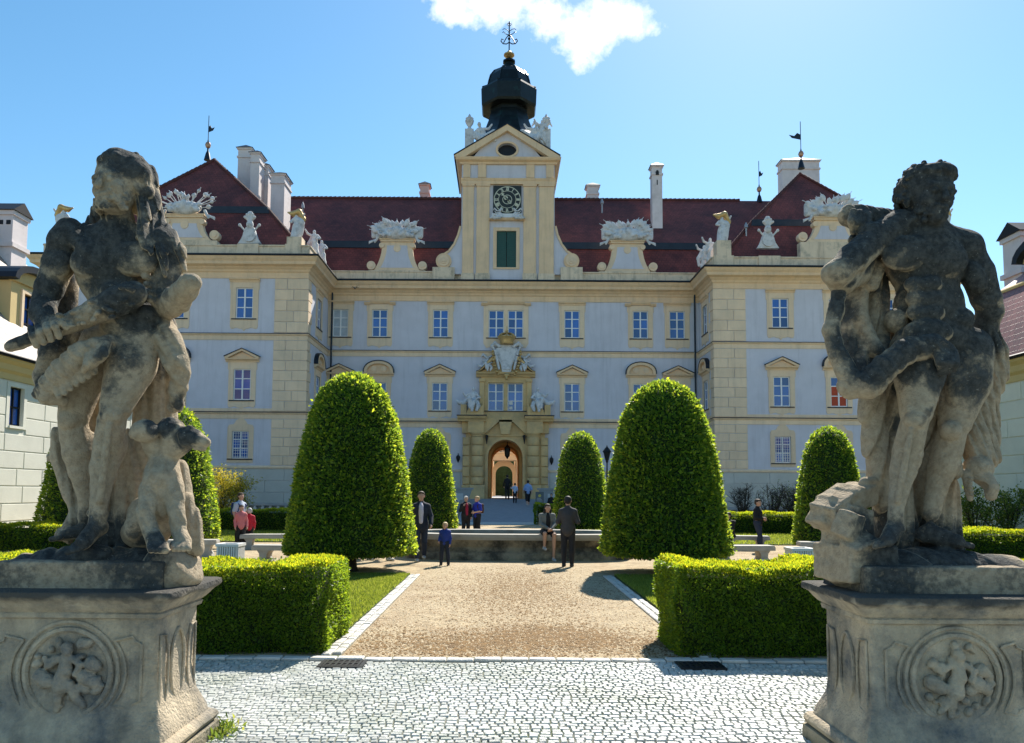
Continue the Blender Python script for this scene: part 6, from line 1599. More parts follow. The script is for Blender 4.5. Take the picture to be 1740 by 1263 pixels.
# ---------------------------------------------------------------- weathered statue stone
def statue_material():
    m = bpy.data.materials.new('weathered_sandstone'); m.use_nodes = True; nt = m.node_tree; N = nt.nodes.new; L = nt.links.new; b = nt.nodes['Principled BSDF']
    b.inputs['Roughness'].default_value = .92; b.inputs['Specular IOR Level'].default_value = .25
    tc = N('ShaderNodeTexCoord'); at = N('ShaderNodeAttribute'); at.attribute_name = 'stain'
    def noise(s, d, r): n = N('ShaderNodeTexNoise'); n.inputs['Scale'].default_value = s; n.inputs['Detail'].default_value = d; n.inputs['Roughness'].default_value = r; L(tc.outputs['Object'], n.inputs['Vector']); return n.outputs['Fac']
    def mth(op, a, c, clamp=False):
        n = N('ShaderNodeMath'); n.operation = op; n.use_clamp = clamp
        for i, v in enumerate((a, c)):
            if isinstance(v, (int, float)): n.inputs[i].default_value = v
            else: L(v, n.inputs[i])
        return n.outputs[0]
    def mix(f, a, c):
        n = N('ShaderNodeMix'); n.data_type = 'RGBA'
        L(f, n.inputs['Factor'])
        for k, v in (('A', a), ('B', c)):
            if isinstance(v, tuple): n.inputs[k].default_value = (*v, 1)
            else: L(v, n.inputs[k])
        return n.outputs['Result']
    n1, n2, n3 = noise(4.5, 8, .65), noise(22, 6, .65), noise(60, 4, .6)
    f = mth('ADD', at.outputs['Fac'], mth('ADD', mth('MULTIPLY', mth('SUBTRACT', n1, .5), .85), mth('MULTIPLY', mth('SUBTRACT', n2, .5), .8)))
    f = mth('MULTIPLY', mth('SUBTRACT', f, .31), 2.8, True)
    stone = mix(mth('MULTIPLY', mth('SUBTRACT', n2, .4), 3.0, True), (.42, .345, .245), (.26, .205, .14))
    dark = mix(mth('MULTIPLY', mth('SUBTRACT', n2, .40), 3, True), (.036, .038, .038), (.105, .107, .10))
    c = mix(f, stone, dark)
    spots = mth('MULTIPLY', mth('SUBTRACT', noise(48, 3, .5), .665), 12, True)
    c = mix(mth('MULTIPLY', spots, .4), c, (.42, .42, .38))
    L(c, b.inputs['Base Color'])
    h = mth('ADD', mth('MULTIPLY', n2, .6), mth('MULTIPLY', n3, .5))
    bp = N('ShaderNodeBump'); bp.inputs['Strength'].default_value = .9; bp.inputs['Distance'].default_value = .03; L(h, bp.inputs['Height']); L(bp.outputs[0], b.inputs['Normal'])
    return m
M['statue'] = statue_material()
# ---------------------------------------------------------------- anatomy helpers for Carve
def head(C, c, H, yaw=0.0, tilt=0.0, nod=0.0, k=.25, bald=True):
    """yaw 0 faces -Y; positive turns to +X. Units of head height H."""
    Mx = Euler((R(nod), R(tilt), R(yaw))).to_matrix()
    def q(s, f, u): return tuple(Vector(c) + Mx @ Vector((s*H, -f*H, u*H)))
    rt = Mx
    def e(p, r, kk, sub=False): C.ell(p, tuple(x*H for x in r), np.array(Mx.transposed()), kk*H, sub)
    e(q(0, -.04, .10), (.35, .42, .40), .08); e(q(0, .14, -.22), (.24, .26, .26), .12)
    C.cap(q(-.17, .33, .10), q(.17, .33, .10), .06*H, None, .06*H)
    for s in (-1, 1):
        e(q(s*.17, .26, -.10), (.10, .12, .12), .08)
        C.ell(q(s*.15, .43, .02), .075*H, None, .04*H, True); C.ell(q(s*.145, .34, .02), .068*H, None, .01*H)
        e(q(s*.355, -.02, -.03), (.05, .10, .13), .03)
    C.cap(q(0, .38, .08), q(0, .475, -.10), .04*H, .056*H, .04*H)
    C.cap(q(-.08, .40, -.22), q(.08, .40, -.22), .035*H, None, .02*H); C.cap(q(-.07, .39, -.285), q(.07, .39, -.285), .036*H, None, .015*H); C.cap(q(-.09, .45, -.252), q(.09, .45, -.252), .014*H, None, .012*H, True)
    e(q(0, .34, -.40), (.11, .10, .08), .06)
    return q
def hand(C, w, d, up, s, curl=.5, side_=1):
    """palm at w pointing along d, up = back of the hand; s hand length"""
    d = Vector(d).normalized(); up = Vector(up); up = (up - d*up.dot(d)).normalized(); sd = d.cross(up)*side_
    w = Vector(w); C.cap(w, w+d*s*.42, s*.16, s*.2, s*.1); C.cap(w+d*s*.2+sd*s*.12, w+d*s*.42+sd*s*.12, s*.11, None, s*.08); C.cap(w+d*s*.2-sd*s*.12, w+d*s*.42-sd*s*.12, s*.11, None, s*.08)
    for i, ln in enumerate((.40, .47, .44, .34)):
        b = w + d*s*.48 + sd*s*(.20-.135*i); d1 = (d*math.cos(curl*.7) - up*math.sin(curl*.7)); d2 = (d*math.cos(curl*2) - up*math.sin(curl*2))
        C.cap(b, b+d1*s*ln*.5, s*.066, s*.06, s*.02); C.cap(b+d1*s*ln*.5, b+d1*s*ln*.5+d2*s*ln*.5, s*.06, s*.048, s*.01)
    b = w + d*s*.12 + sd*s*.17; t1 = (d*.6+sd*.8-up*.2).normalized(); C.cap(b, b+t1*s*.26, s*.085, s*.07, s*.04); C.cap(b+t1*s*.26, b+t1*s*.26+(d*.9+sd*.2-up*.3).normalized()*s*.22, s*.07, s*.055, s*.01)
def foot(C, a, d, s, side_=1):
    """ankle a, toes towards d (horizontal), foot length s"""
    a = Vector(a); d = Vector(d).normalized(); sd = Vector((-d.y, d.x, 0))*side_; z = Vector((0, 0, -s*.26))
    C.ell(a-d*s*.12+z*.75, s*.15, None, s*.1); C.cap(a+z*.35, a+d*s*.45+z*.8, s*.15, s*.12, s*.12); C.cap(a-d*s*.1+z*.85, a+d*s*.5+z*.92-sd*s*.06, s*.12, s*.11, s*.1)
    for i in range(5):
        b = a + d*s*(.52-.035*i) + z*1.0 + sd*s*(.12-.065*i); C.cap(b, b+d*s*(.2-.02*i)+Vector((0, 0, -s*.02)), s*(.075-.007*i), s*(.062-.006*i), s*.02)

KB = .58
SD = 5.53; SK = SD/FPX
def S(px, py, dy=0.0): return P(px, py, SD+dy)
def stain_fn(blobs, E, base=0.0):
    """soot crust: patches (px, py, radius, strength) weighted to the sides that face direction E, towards the viewpoint"""
    E = np.array(Vector(E).normalized()); bl = [(S(a, b_), r*SK, s) for a, b_, r, s in blobs]
    def fn(V, Nn):
        st = np.full(len(V), base); ex = np.clip((Nn@E+.02)/.62, 0, 1); ex = ex*ex*(3-2*ex)
        for c, r, s in bl:
            d2 = ((V[:,0]-c.x)**2 + (V[:,2]-c.z)**2)/(r*r); st = np.maximum(st, s*np.exp(-d2**1.5*.7)*(ex if s < 1 else np.maximum(ex, .75)))
        return {'stain': st}
    return fn
class Sculptor:
    def __init__(s, pl, pr, pt, pb, h, d0=-.55, d1=.62):
        s.rk = .93
        q = [S(x, y_, d) for x in (pl, pr) for y_ in (pt, pb) for d in (d0*.8, d1*.6)]; s.C = Carve((min(v.x for v in q), SD+d0, S(pl, pb).z-.03), (max(v.x for v in q), SD+d1, max(v.z for v in q)), h)
    def c(s, *pts, k=10, sub=False, wav=None):
        """chain of (px, py, depth, radius px)"""
        for p, q in zip(pts, pts[1:]): s.C.cap(S(*p[:3]), S(*q[:3]), p[3]*SK*s.rk, q[3]*SK*s.rk, k*SK*KB, sub, wav)
    def e(s, px, py, d, rx, ry, rz, tilt=0, k=10, sub=False, wav=None, yaw=0):
        s.C.ell(S(px, py, d), (rx*SK*s.rk, ry*SK*s.rk, rz*SK*s.rk), rot3(0, tilt, yaw), k*SK*KB, sub, wav)
def folds(ax, freq, amp, wob=3.0):
    """cloth: rounded ridges with sharp valleys"""
    def fn(X, Y, Z):
        u = ax[0]*X + ax[1]*Y + ax[2]*Z; v = ax[2]*X - ax[0]*Z
        return amp*(.7 - 1.5*np.abs(np.sin(.5*freq*u + .6*wob*np.sin(v*4.0)))) + .25*amp*np.sin(freq*1.9*u + wob*np.cos(v*7))
    return fn
def erode(C, amp, seed=1):
    rr = np.random.default_rng(seed)
    ax = [(C.lo[k] + C.h*np.arange(C.n[k])).astype(np.float32) for k in range(3)]
    for i in range(9):
        w = rr.normal(0, 1, 3); w *= rr.uniform(22, 120)/np.linalg.norm(w); ph = rr.uniform(0, 6.28)
        s_ = np.sin(w[0]*ax[0][:,None,None] + w[1]*ax[1][None,:,None] + ph + 1.5*np.sin(w[2]*.6*ax[2])[None,None,:] + w[2]*ax[2][None,None,:])
        C.f += (amp*22/np.linalg.norm(w)*1.6*s_).astype(np.float32)
def statue_left(h):
    T = Sculptor(-14, 372, 245, 1004, h); C = T.C; c, e = T.c, T.e
    # rocky ground on the block
    e(150, 972, .03, 155, 66, 46, k=8, wav=folds((1, .4, .5), 30, .014)); e(250, 966, .04, 66, 62, 40, k=10, wav=folds((1, .2, .8), 34, .012)); e(60, 980, .03, 62, 62, 30, 12, k=10); e(158, 946, -.12, 36, 30, 22, k=8, wav=folds((1, .6, .2), 40, .006))
    e(306, 972, -.03, 34, 62, 40, k=10, wav=folds((1, .2, .6), 34, .012)); e(272, 968, -.14, 30, 34, 36, k=10, wav=folds((1, .2, .6), 34, .010))
    # torso
    e(193, 452, .03, 70, 46, 80, 4, k=14); c((124, 408, .04, 29), (272, 410, .04, 29), k=20); c((200, 385, .04, 30), (200, 420, .02, 44), k=20)
    e(160, 442, -.115, 44, 18, 32, -12, k=14); e(230, 440, -.115, 42, 18, 32, 12, k=14); c((130, 472, -.12, 4), (160, 482, -.22, 4), (192, 470, -.22, 4), k=6, sub=True); c((206, 470, -.22, 4), (232, 480, -.22, 4), (258, 466, -.14, 4), k=6, sub=True)
    e(206, 520, .03, 58, 42, 62, -4, k=16); e(214, 572, .05, 58, 46, 46, k=16)
    for (x, y_) in ((190, 494), (218, 492), (188, 520), (216, 519)): e(x, y_, -.125, 19, 12, 15, k=12)
    e(202, 552, -.125, 34, 18, 26, k=8); e(246, 540, -.04, 28, 26, 24, k=10)
    for i in range(4): c((246+3*i, 470+13*i, -.12, 6), (258+2*i, 476+13*i, -.06, 6), k=6)
    c((118, 392, -.02, 24), (152, 432, -.16, 9), k=10)
    # head, beard
    Hh = 104*SK; hc = S(204, 322, -.05)
    q = head(C, hc, Hh, -17, -5, 2)
    c((204, 372, 0, 25), (206, 405, .02, 30), k=10); c((190, 372, -.08, 9), (196, 398, -.10, 8), k=8)
    rb = np.random.default_rng(3)
    for i in range(60):                                    # curled beard
        a = rb.uniform(-1.35, 1.35); u = rb.uniform(-.47, -.16); fr = .37*math.cos(a)
        if abs(a) < .35 and u > -.33: continue
        C.ell(q(.25*math.sin(a)*1.1, fr+.03, u), Hh*rb.uniform(.035, .052), None, Hh*.012)
    # lion scalp hood: muzzle over the brow, ears, mane
    for (sx, f_, u, r) in ((0, -.14, .22, .46), (0, .0, .42, .27), (-.02, .22, .46, .10), (-.14, .18, .44, .10), (.14, .18, .44, .10), (.30, -.08, .22, .22), (-.28, -.10, .18, .20), (.33, -.18, -.05, .16), (.31, -.22, -.35, .14), (0, -.38, 0, .30), (-.30, -.26, -.1, .15)):
        C.ell(q(sx, f_, u), r*Hh, None, .04*Hh)
    e(256, 291, .05, 10, 8, 12, k=4); e(216, 268, -.03, 22, 16, 11, k=5); e(192, 276, -.10, 14, 10, 9, k=4); e(236, 276, -.05, 12, 10, 9, k=4)
    for i in range(110):                                   # tufts of the mane
        a = rb.uniform(-math.pi, math.pi); u = rb.uniform(-.55, .6); f_ = math.cos(a)
        if f_ > .2 and u < .34: continue
        w_ = math.sqrt(max(.05, 1-(max(u, -.1)/.66)**2)); d0 = Vector(q(.43*math.sin(a)*w_, -.12+.42*f_*w_, u+.06)); d1 = d0 + Vector((rb.normal(0, .01), rb.normal(0, .01), -.05))
        C.cap(d0, d1, Hh*rb.uniform(.04, .055), Hh*.025, Hh*.03)
    wv = folds((1, 0, .35), 150, .009, 2.0)
    c((250, 300, .06, 18), (257, 340, .06, 17), (252, 378, .0, 13), (250, 402, -.10, 10), (258, 430, -.16, 4), k=4, wav=wv)
    c((240, 335, -.04, 9), (246, 370, -.08, 10), (240, 402, -.15, 8), (247, 424, -.19, 3), k=3, wav=wv)
    c((258, 340, .10, 14), (266, 380, .08, 15), (284, 402, .02, 17), (302, 428, -.02, 14), (312, 458, .0, 6), k=4, wav=wv)
    c((266, 400, -.04, 9), (276, 432, -.12, 9), (280, 466, -.12, 4), k=4, wav=wv)
    c((172, 345, .12, 13), (166, 372, .12, 14), (150, 390, .08, 12), k=5, wav=wv)
    # right arm (to the left in the photograph), gripping the club
    e(112, 412, -.02, 31, 32, 34, 10, k=10); c((114, 412, .0, 28), (100, 448, -.02, 28), (84, 490, -.04, 24), (77, 512, -.05, 20), k=8); e(101, 452, -.08, 20, 18, 30, 20, k=6)
    c((76, 510, -.05, 21), (73, 534, -.12, 22), (80, 558, -.22, 15), k=8)
    c((18, 589, -.30, 10), (70, 570, -.27, 13), (140, 540, -.24, 20), (200, 512, -.24, 26), (226, 500, -.23, 23), k=3, wav=folds((.9, 0, .4), 55, .003))
    rk = np.random.default_rng(9)
    for i in range(46): t = rk.uniform(.3, 1); e(20+206*t+rk.normal(0, 3), 588-88*t+rk.normal(0, 11), -.24-rk.uniform(.04, .10), rk.uniform(4, 8), 5, rk.uniform(3, 5), rk.uniform(-40, 10), k=3)
    e(78, 566, -.25, 18, 15, 18, k=6)
    for i, (fx, fy) in enumerate(((58, 574), (70, 569), (83, 564), (96, 559))): c((fx-5, fy-15, -.25, 6.5), (fx-2, fy-3, -.36, 6.8), (fx+4, fy+13, -.33, 6), k=1.5)
    c((92, 546, -.26, 8), (106, 549, -.34, 7), (113, 556, -.34, 6), k=2)
    # left arm: upper arm down, broken forearm thrust forwards
    e(278, 418, .0, 28, 30, 34, -8, k=8); c((280, 420, .0, 25), (284, 470, .0, 25), (286, 516, -.02, 24), k=10); c((287, 520, -.03, 24), (300, 510, -.16, 24), (318, 490, -.32, 20), (325, 481, -.37, 17), k=9, wav=folds((1, 0, .6), 50, .004))
    C.ell(S(336, 468, -.47), 13*SK, None, 3*SK, True)
    # legs: weight-bearing leg in front, other leg behind and to the side
    c((234, 572, .0, 45), (222, 622, -.08, 43), (198, 690, -.14, 28), k=10); e(189, 704, -.20, 20, 16, 19, k=6); e(214, 655, -.16, 26, 16, 40, 20, k=8); e(182, 688, -.2, 9, 8, 9, k=5); e(200, 687, -.2, 9, 8, 10, k=5)
    c((190, 714, -.14, 24), (184, 758, -.10, 25), (177, 795, -.09, 24), (169, 850, -.12, 15), (166, 876, -.13, 14), k=7); e(198, 762, -.04, 17, 22, 36, 8, k=8); c((186, 722, -.23, 6), (170, 850, -.18, 6), k=7)
    e(155, 872, -.11, 7, 9, 8, k=4); e(177, 874, -.11, 7, 9, 8, k=4)
    foot(C, S(165, 884, -.13), (-.12, -.86, -.42), 82*SK, -1)
    c((178, 585, .06, 42), (144, 640, .05, 37), (126, 706, .02, 27), k=10); e(116, 714, -.05, 18, 15, 18, k=6); c((124, 722, .03, 25), (133, 768, .07, 27), (139, 800, .09, 22), (148, 852, .12, 14), (146, 880, .13, 14), k=7); e(150, 765, .1, 15, 20, 34, 10, k=8)
    foot(C, S(143, 892, .12), (-.9, -.45, -.1), 66*SK, 1)
    # lion paw and skin across the loins
    c((186, 583, -.20, 15), (168, 590, -.26, 17), (140, 602, -.25, 22), (110, 632, -.22, 24), (86, 656, -.20, 20), (66, 668, -.18, 11), k=5, wav=folds((.6, 0, 1), 70, .006))
    for i in range(4): c((180-i*9, 584+i*5, -.29, 8.5), (176-i*9, 602+i*6, -.35, 8.5), (170-i*9, 612+i*6, -.32, 6), k=2)
    for i in range(7): c((158-i*10, 622+i*7, -.24, 8), (160-i*10, 633+i*7, -.25, 5), k=5)
    c((110, 640, -.2, 14), (82, 672, -.19, 17), (106, 682, -.16, 10), k=5); c((92, 600, .06, 24), (76, 640, .05, 20), (72, 660, 0, 12), k=6); c((130, 560, .12, 30), (96, 590, .14, 26), (80, 640, .1, 18), k=8, wav=folds((1, 0, -.4), 60, .010))
    c((108, 470, .2, 26), (100, 530, .22, 30), (92, 600, .2, 26), k=8, wav=folds((1, 0, .1), 60, .012))
    # drapery behind and on the right
    wd = folds((1, .5, .12), 48, .018, 1.5)
    c((272, 545, .06, 20), (284, 575, -.02, 24), (300, 615, -.04, 22), (306, 640, .0, 17), (298, 690, .06, 13), k=6, wav=folds((.8, 0, .6), 62, .010))
    c((266, 560, .26, 36), (270, 640, .30, 38), (262, 720, .32, 40), (240, 800, .32, 40), (222, 910, .30, 44), k=10, wav=wd)
    c((106, 740, .24, 17), (100, 775, .24, 19), (118, 820, .23, 18), (140, 872, .20, 16), (112, 908, .14, 16), k=8, wav=wd); c((150, 600, .32, 40), (150, 700, .34, 38), (165, 800, .34, 36), (185, 910, .32, 40), k=10, wav=wd)
    erode(C, .0010, 1)
    return C
LST = [(238, 284, 40, 1.05), (190, 276, 22, .95), (262, 350, 34, .8), (275, 395, 40, .75), (105, 420, 55, 1.0), (140, 400, 55, .95), (190, 425, 66, .98), (195, 465, 66, .78), (72, 520, 55, 1.0), (80, 570, 36, .95), (30, 585, 30, .9), (140, 542, 40, .5), (235, 515, 40, .85), (248, 545, 34, 1.0), (225, 575, 34, .55), (236, 615, 34, .62), (208, 660, 30, .5), (186, 706, 22, .75), (290, 500, 46, .62), (322, 484, 26, .85), (286, 440, 34, .8), (75, 665, 34, .8), (305, 690, 22, .7), (160, 915, 34, 1.0), (150, 950, 80, .95), (60, 965, 70, .95), (250, 960, 60, .8), (185, 318, 26, .45), (290, 570, 20, .4)]
RST = [(1574, 330, 70, 1.2), (1490, 390, 60, 1.1), (1440, 440, 50, .9), (1580, 410, 90, 1.0), (1650, 460, 75, 1.05), (1570, 470, 80, .82), (1600, 540, 85, .85), (1560, 590, 60, .8), (1660, 560, 60, 1.0), (1645, 650, 48, .75), (1566, 650, 34, 1.15), (1548, 720, 26, .7), (1425, 590, 40, .85), (1450, 640, 34, 1.0), (1500, 625, 40, .9), (1600, 605, 34, .95), (1500, 940, 60, 1.05), (1450, 890, 30, .75), (1600, 940, 60, 1.0), (1650, 950, 60, 1.0), (1520, 890, 30, .7), (1420, 520, 40, .9)]

def statue_right(h):
    T = Sculptor(1366, 1752, 268, 1010, h, -.60, .66); C = T.C; c, e = T.c, T.e
    e(1580, 974, .03, 150, 66, 44, k=8, wav=folds((1, .4, .5), 30, .014)); e(1680, 974, .03, 64, 62, 32, -12, k=10); e(1465, 970, .04, 66, 62, 38, k=10, wav=folds((1, .3, .6), 36, .012))
    # torso, heavy and slightly turned
    e(1572, 442, .03, 74, 48, 76, -6, k=14); c((1528, 388, .03, 29), (1640, 420, .05, 31), k=20); c((1574, 385, .0, 34), (1576, 412, .02, 48), k=20); e(1538, 430, -.125, 44, 18, 32, -14, k=14); e(1606, 438, -.12, 42, 18, 32, 12, k=14); c((1506, 458, -.14, 4), (1536, 470, -.23, 4), (1566, 460, -.23, 4), k=6, sub=True); c((1582, 462, -.23, 4), (1610, 474, -.23, 4), (1636, 462, -.15, 4), k=6, sub=True)
    e(1578, 520, .04, 64, 44, 62, -8, k=16); e(1594, 578, .06, 66, 48, 46, k=16)
    for (x, y_) in ((1554, 484), (1582, 484), (1556, 508), (1584, 508), (1558, 532), (1586, 532)): e(x, y_, -.125, 19, 12, 15, k=12)
    e(1576, 564, -.13, 44, 18, 24, k=8); e(1574, 552, -.24, 4, 6, 4, k=4, sub=True); e(1630, 545, -.03, 24, 26, 24, k=10); e(1522, 545, .0, 20, 24, 22, k=10)
    # head turned right and down, thick curly hair and short beard
    Hh = 104*SK; hc = S(1575, 336, -.06); q = head(C, hc, Hh, 9, 5, 10)
    c((1572, 378, -.02, 28), (1578, 410, .0, 36), k=12); c((1590, 384, -.1, 8), (1580, 412, -.12, 8), k=8)
    rb = np.random.default_rng(8)
    C.ell(q(0, -.10, .14), (.42*Hh, .44*Hh, .42*Hh), None, .05*Hh); C.ell(q(0, .12, .36), (.34*Hh, .24*Hh, .17*Hh), None, .05*Hh)
    for i in range(420):
        a = rb.uniform(-math.pi, math.pi); u = rb.uniform(-.28, .46); w_ = math.sqrt(max(0, 1-(u/.52)**2)); f_ = math.cos(a)
        if f_ > .3 and u < .24: continue
        C.ell(q(.43*math.sin(a)*w_, -.06+.48*f_*w_, u+.08), (Hh*rb.uniform(.03, .06), Hh*.045, Hh*rb.uniform(.025, .045)), rot3(0, rb.uniform(-90, 90), 0), Hh*.02)
    for i in range(60):
        a = rb.uniform(-1.35, 1.35); u = rb.uniform(-.45, -.15)
        if abs(a) < .35 and u > -.33: continue
        C.ell(q(.26*math.sin(a), .37*math.cos(a)+.02, u), Hh*rb.uniform(.03, .05), None, Hh*.012)
    # right arm (left in the photograph): elbow out, forearm folded back up to the club on the shoulder
    c((1528, 384, .0, 30), (1490, 404, -.08, 27), (1450, 440, -.16, 27), (1424, 464, -.22, 23), k=9); e(1484, 400, -.1, 30, 20, 22, 36, k=8); c((1416, 464, -.2, 21), (1432, 476, -.12, 26), (1455, 464, -.02, 24), (1478, 430, .06, 21), (1476, 395, .08, 17), k=8)
    c((1444, 366, .06, 20), (1462, 372, .05, 25), (1500, 376, .08, 23), (1545, 384, .14, 18), k=4, wav=folds((1, 0, .5), 80, .006))
    e(1462, 372, -.02, 22, 18, 18, k=6)
    for i in range(4): c((1450+9*i, 360+2*i, -.06, 6.8), (1447+9*i, 377+2*i, -.11, 7.2), (1450+9*i, 393, -.07, 6), k=1.5)
    c((1456, 398, .02, 8), (1447, 409, .0, 7), k=3)
    # left arm: hand set behind the hip
    e(1640, 424, .0, 33, 32, 34, -10, k=10); c((1640, 426, .02, 30), (1660, 464, .02, 29), (1676, 508, .05, 25), (1682, 530, .08, 22), k=8); e(1656, 470, -.06, 18, 18, 32, -22, k=6); c((1682, 530, .08, 23), (1674, 558, .14, 21), (1652, 588, .2, 17), k=8)
    # legs
    c((1556, 594, -.04, 44), (1562, 640, -.16, 41), (1557, 700, -.22, 27), k=10); e(1556, 714, -.28, 20, 15, 18, k=6); e(1564, 660, -.24, 24, 14, 38, 4, k=8); e(1548, 698, -.27, 9, 8, 9, k=5); e(1567, 697, -.27, 9, 8, 10, k=5)
    c((1552, 724, -.22, 23), (1542, 768, -.16, 24), (1534, 800, -.15, 22), (1525, 850, -.18, 14), (1521, 876, -.20, 13), k=7); e(1552, 775, -.08, 13, 20, 32, 6, k=8); c((1548, 730, -.3, 5), (1526, 852, -.24, 5), k=7)
    foot(C, S(1520, 886, -.20), (-.72, -.62, -.3), 78*SK, -1)
    c((1640, 598, .06, 47), (1640, 650, .04, 43), (1622, 720, .02, 28), k=10); e(1615, 732, -.06, 19, 16, 18, k=6); e(1632, 665, -.06, 24, 16, 40, -8, k=8); c((1616, 742, .02, 25), (1603, 790, .06, 26), (1591, 830, .08, 18), (1582, 874, .08, 15), k=7); e(1618, 785, .1, 14, 20, 34, -10, k=8)
    foot(C, S(1580, 894, .06), (.85, -.5, -.14), 84*SK, 1)
    # lion-skin swag: hangs from the elbow, sweeps under and up across the thighs to a clawed paw
    wd = folds((1, .2, -.25), 58, .018, 1.2)
    c((1428, 478, -.10, 12), (1420, 530, -.14, 14), (1411, 562, -.16, 14), (1424, 604, -.18, 16), (1448, 650, -.22, 20), k=5, wav=folds((.2, 0, 1), 40, .004))
    c((1445, 657, -.2, 22), (1478, 652, -.27, 25), (1505, 624, -.30, 23), (1540, 596, -.30, 22), (1580, 588, -.29, 21), (1605, 598, -.28, 18), k=5, wav=folds((.7, 0, .7), 70, .006))
    for i in range(4): c((1592+9*i, 594+i*2, -.33, 8.5), (1598+8*i, 616+i, -.38, 8.5), (1600+7*i, 633-2*i, -.34, 6), k=2)
    c((1450, 480, .14, 20), (1446, 560, .12, 26), (1456, 640, .04, 30), k=8, wav=wd); c((1482, 470, .18, 22), (1488, 550, .2, 28), (1494, 630, .18, 34), k=8, wav=wd)
    c((1470, 478, .05, 8), (1462, 540, .02, 13), (1484, 590, -.03, 14), (1512, 612, -.05, 8), k=12); c((1494, 452, .0, 12), (1482, 486, .0, 11), k=5)
    c((1508, 630, .26, 36), (1506, 720, .28, 34), (1512, 800, .28, 32), (1522, 910, .26, 38), k=10, wav=wd); c((1480, 660, .12, 22), (1484, 740, .15, 20), (1500, 850, .17, 20), k=8, wav=wd); c((1566, 690, .32, 44), (1580, 800, .34, 42), (1590, 925, .32, 46), k=10, wav=wd)
    # lion skin hanging behind on the right, mask with open jaws
    wm = folds((1, 0, .3), 95, .014, 2.6)
    c((1672, 570, .16, 24), (1692, 600, .14, 19), (1694, 640, .16, 17), (1672, 680, .18, 22), (1660, 720, .18, 26), k=5, wav=wm)
    c((1652, 690, .2, 24), (1656, 740, .16, 27), (1664, 775, .12, 24), k=5, wav=wm); c((1676, 650, .2, 16), (1682, 730, .17, 16), (1682, 780, .13, 16), k=4, wav=wm)
    e(1662, 795, .08, 25, 28, 24, k=5); c((1668, 808, .04, 17), (1684, 828, -.02, 13), (1684, 842, -.02, 10), k=4); c((1642, 806, .06, 9), (1646, 830, .05, 7), (1648, 848, .04, 5), k=4); e(1664, 828, .0, 12, 18, 11, k=4, sub=True); e(1672, 792, -.07, 8, 8, 6, k=3, sub=True); e(1682, 770, .06, 8, 6, 9, k=3); e(1644, 780, .0, 6, 8, 5, k=3, sub=True)
    for i in range(5): c((1646+i*.8, 812+i*7, -.02, 3.5), (1650+i*.8, 814+i*7, -.04, 2.5), k=1)
    # rock slab under the left foot
    wr = lambda X, Y, Z: .010*np.sin(X*23+Z*17+Y*9) + .005*np.sin(X*51-Z*43)
    wr2 = lambda X, Y, Z: .004*np.sin(X*23+Z*17+Y*9) + .002*np.sin(X*51-Z*43)
    ob = lambda x, y_, d, ex, ey, ez, rx, ry, rz, rn=.02: C.obox(S(x, y_, d), (ex*SK, ey*SK, ez*SK), rot3(rx, ry, rz), rn, .03, wr2)
    ob(1424, 862, .06, 40, 26, 24, 12, -28, 25); ob(1404, 872, .06, 18, 22, 26, 0, 28, 15); ob(1456, 842, .10, 28, 24, 18, 10, -12, 30); ob(1440, 905, .02, 26, 34, 40, -8, 10, 20); ob(1452, 955, .0, 44, 54, 30, 0, 0, 10)
    ob(1442, 892, -.16, 16, 18, 22, 15, 14, 30, .014); ob(1464, 935, -.17, 26, 20, 20, 20, -20, 10, .014); c((1470, 822, .08, 12), (1484, 818, .1, 9), k=4)
    erode(C, .0010, 2)
    return C
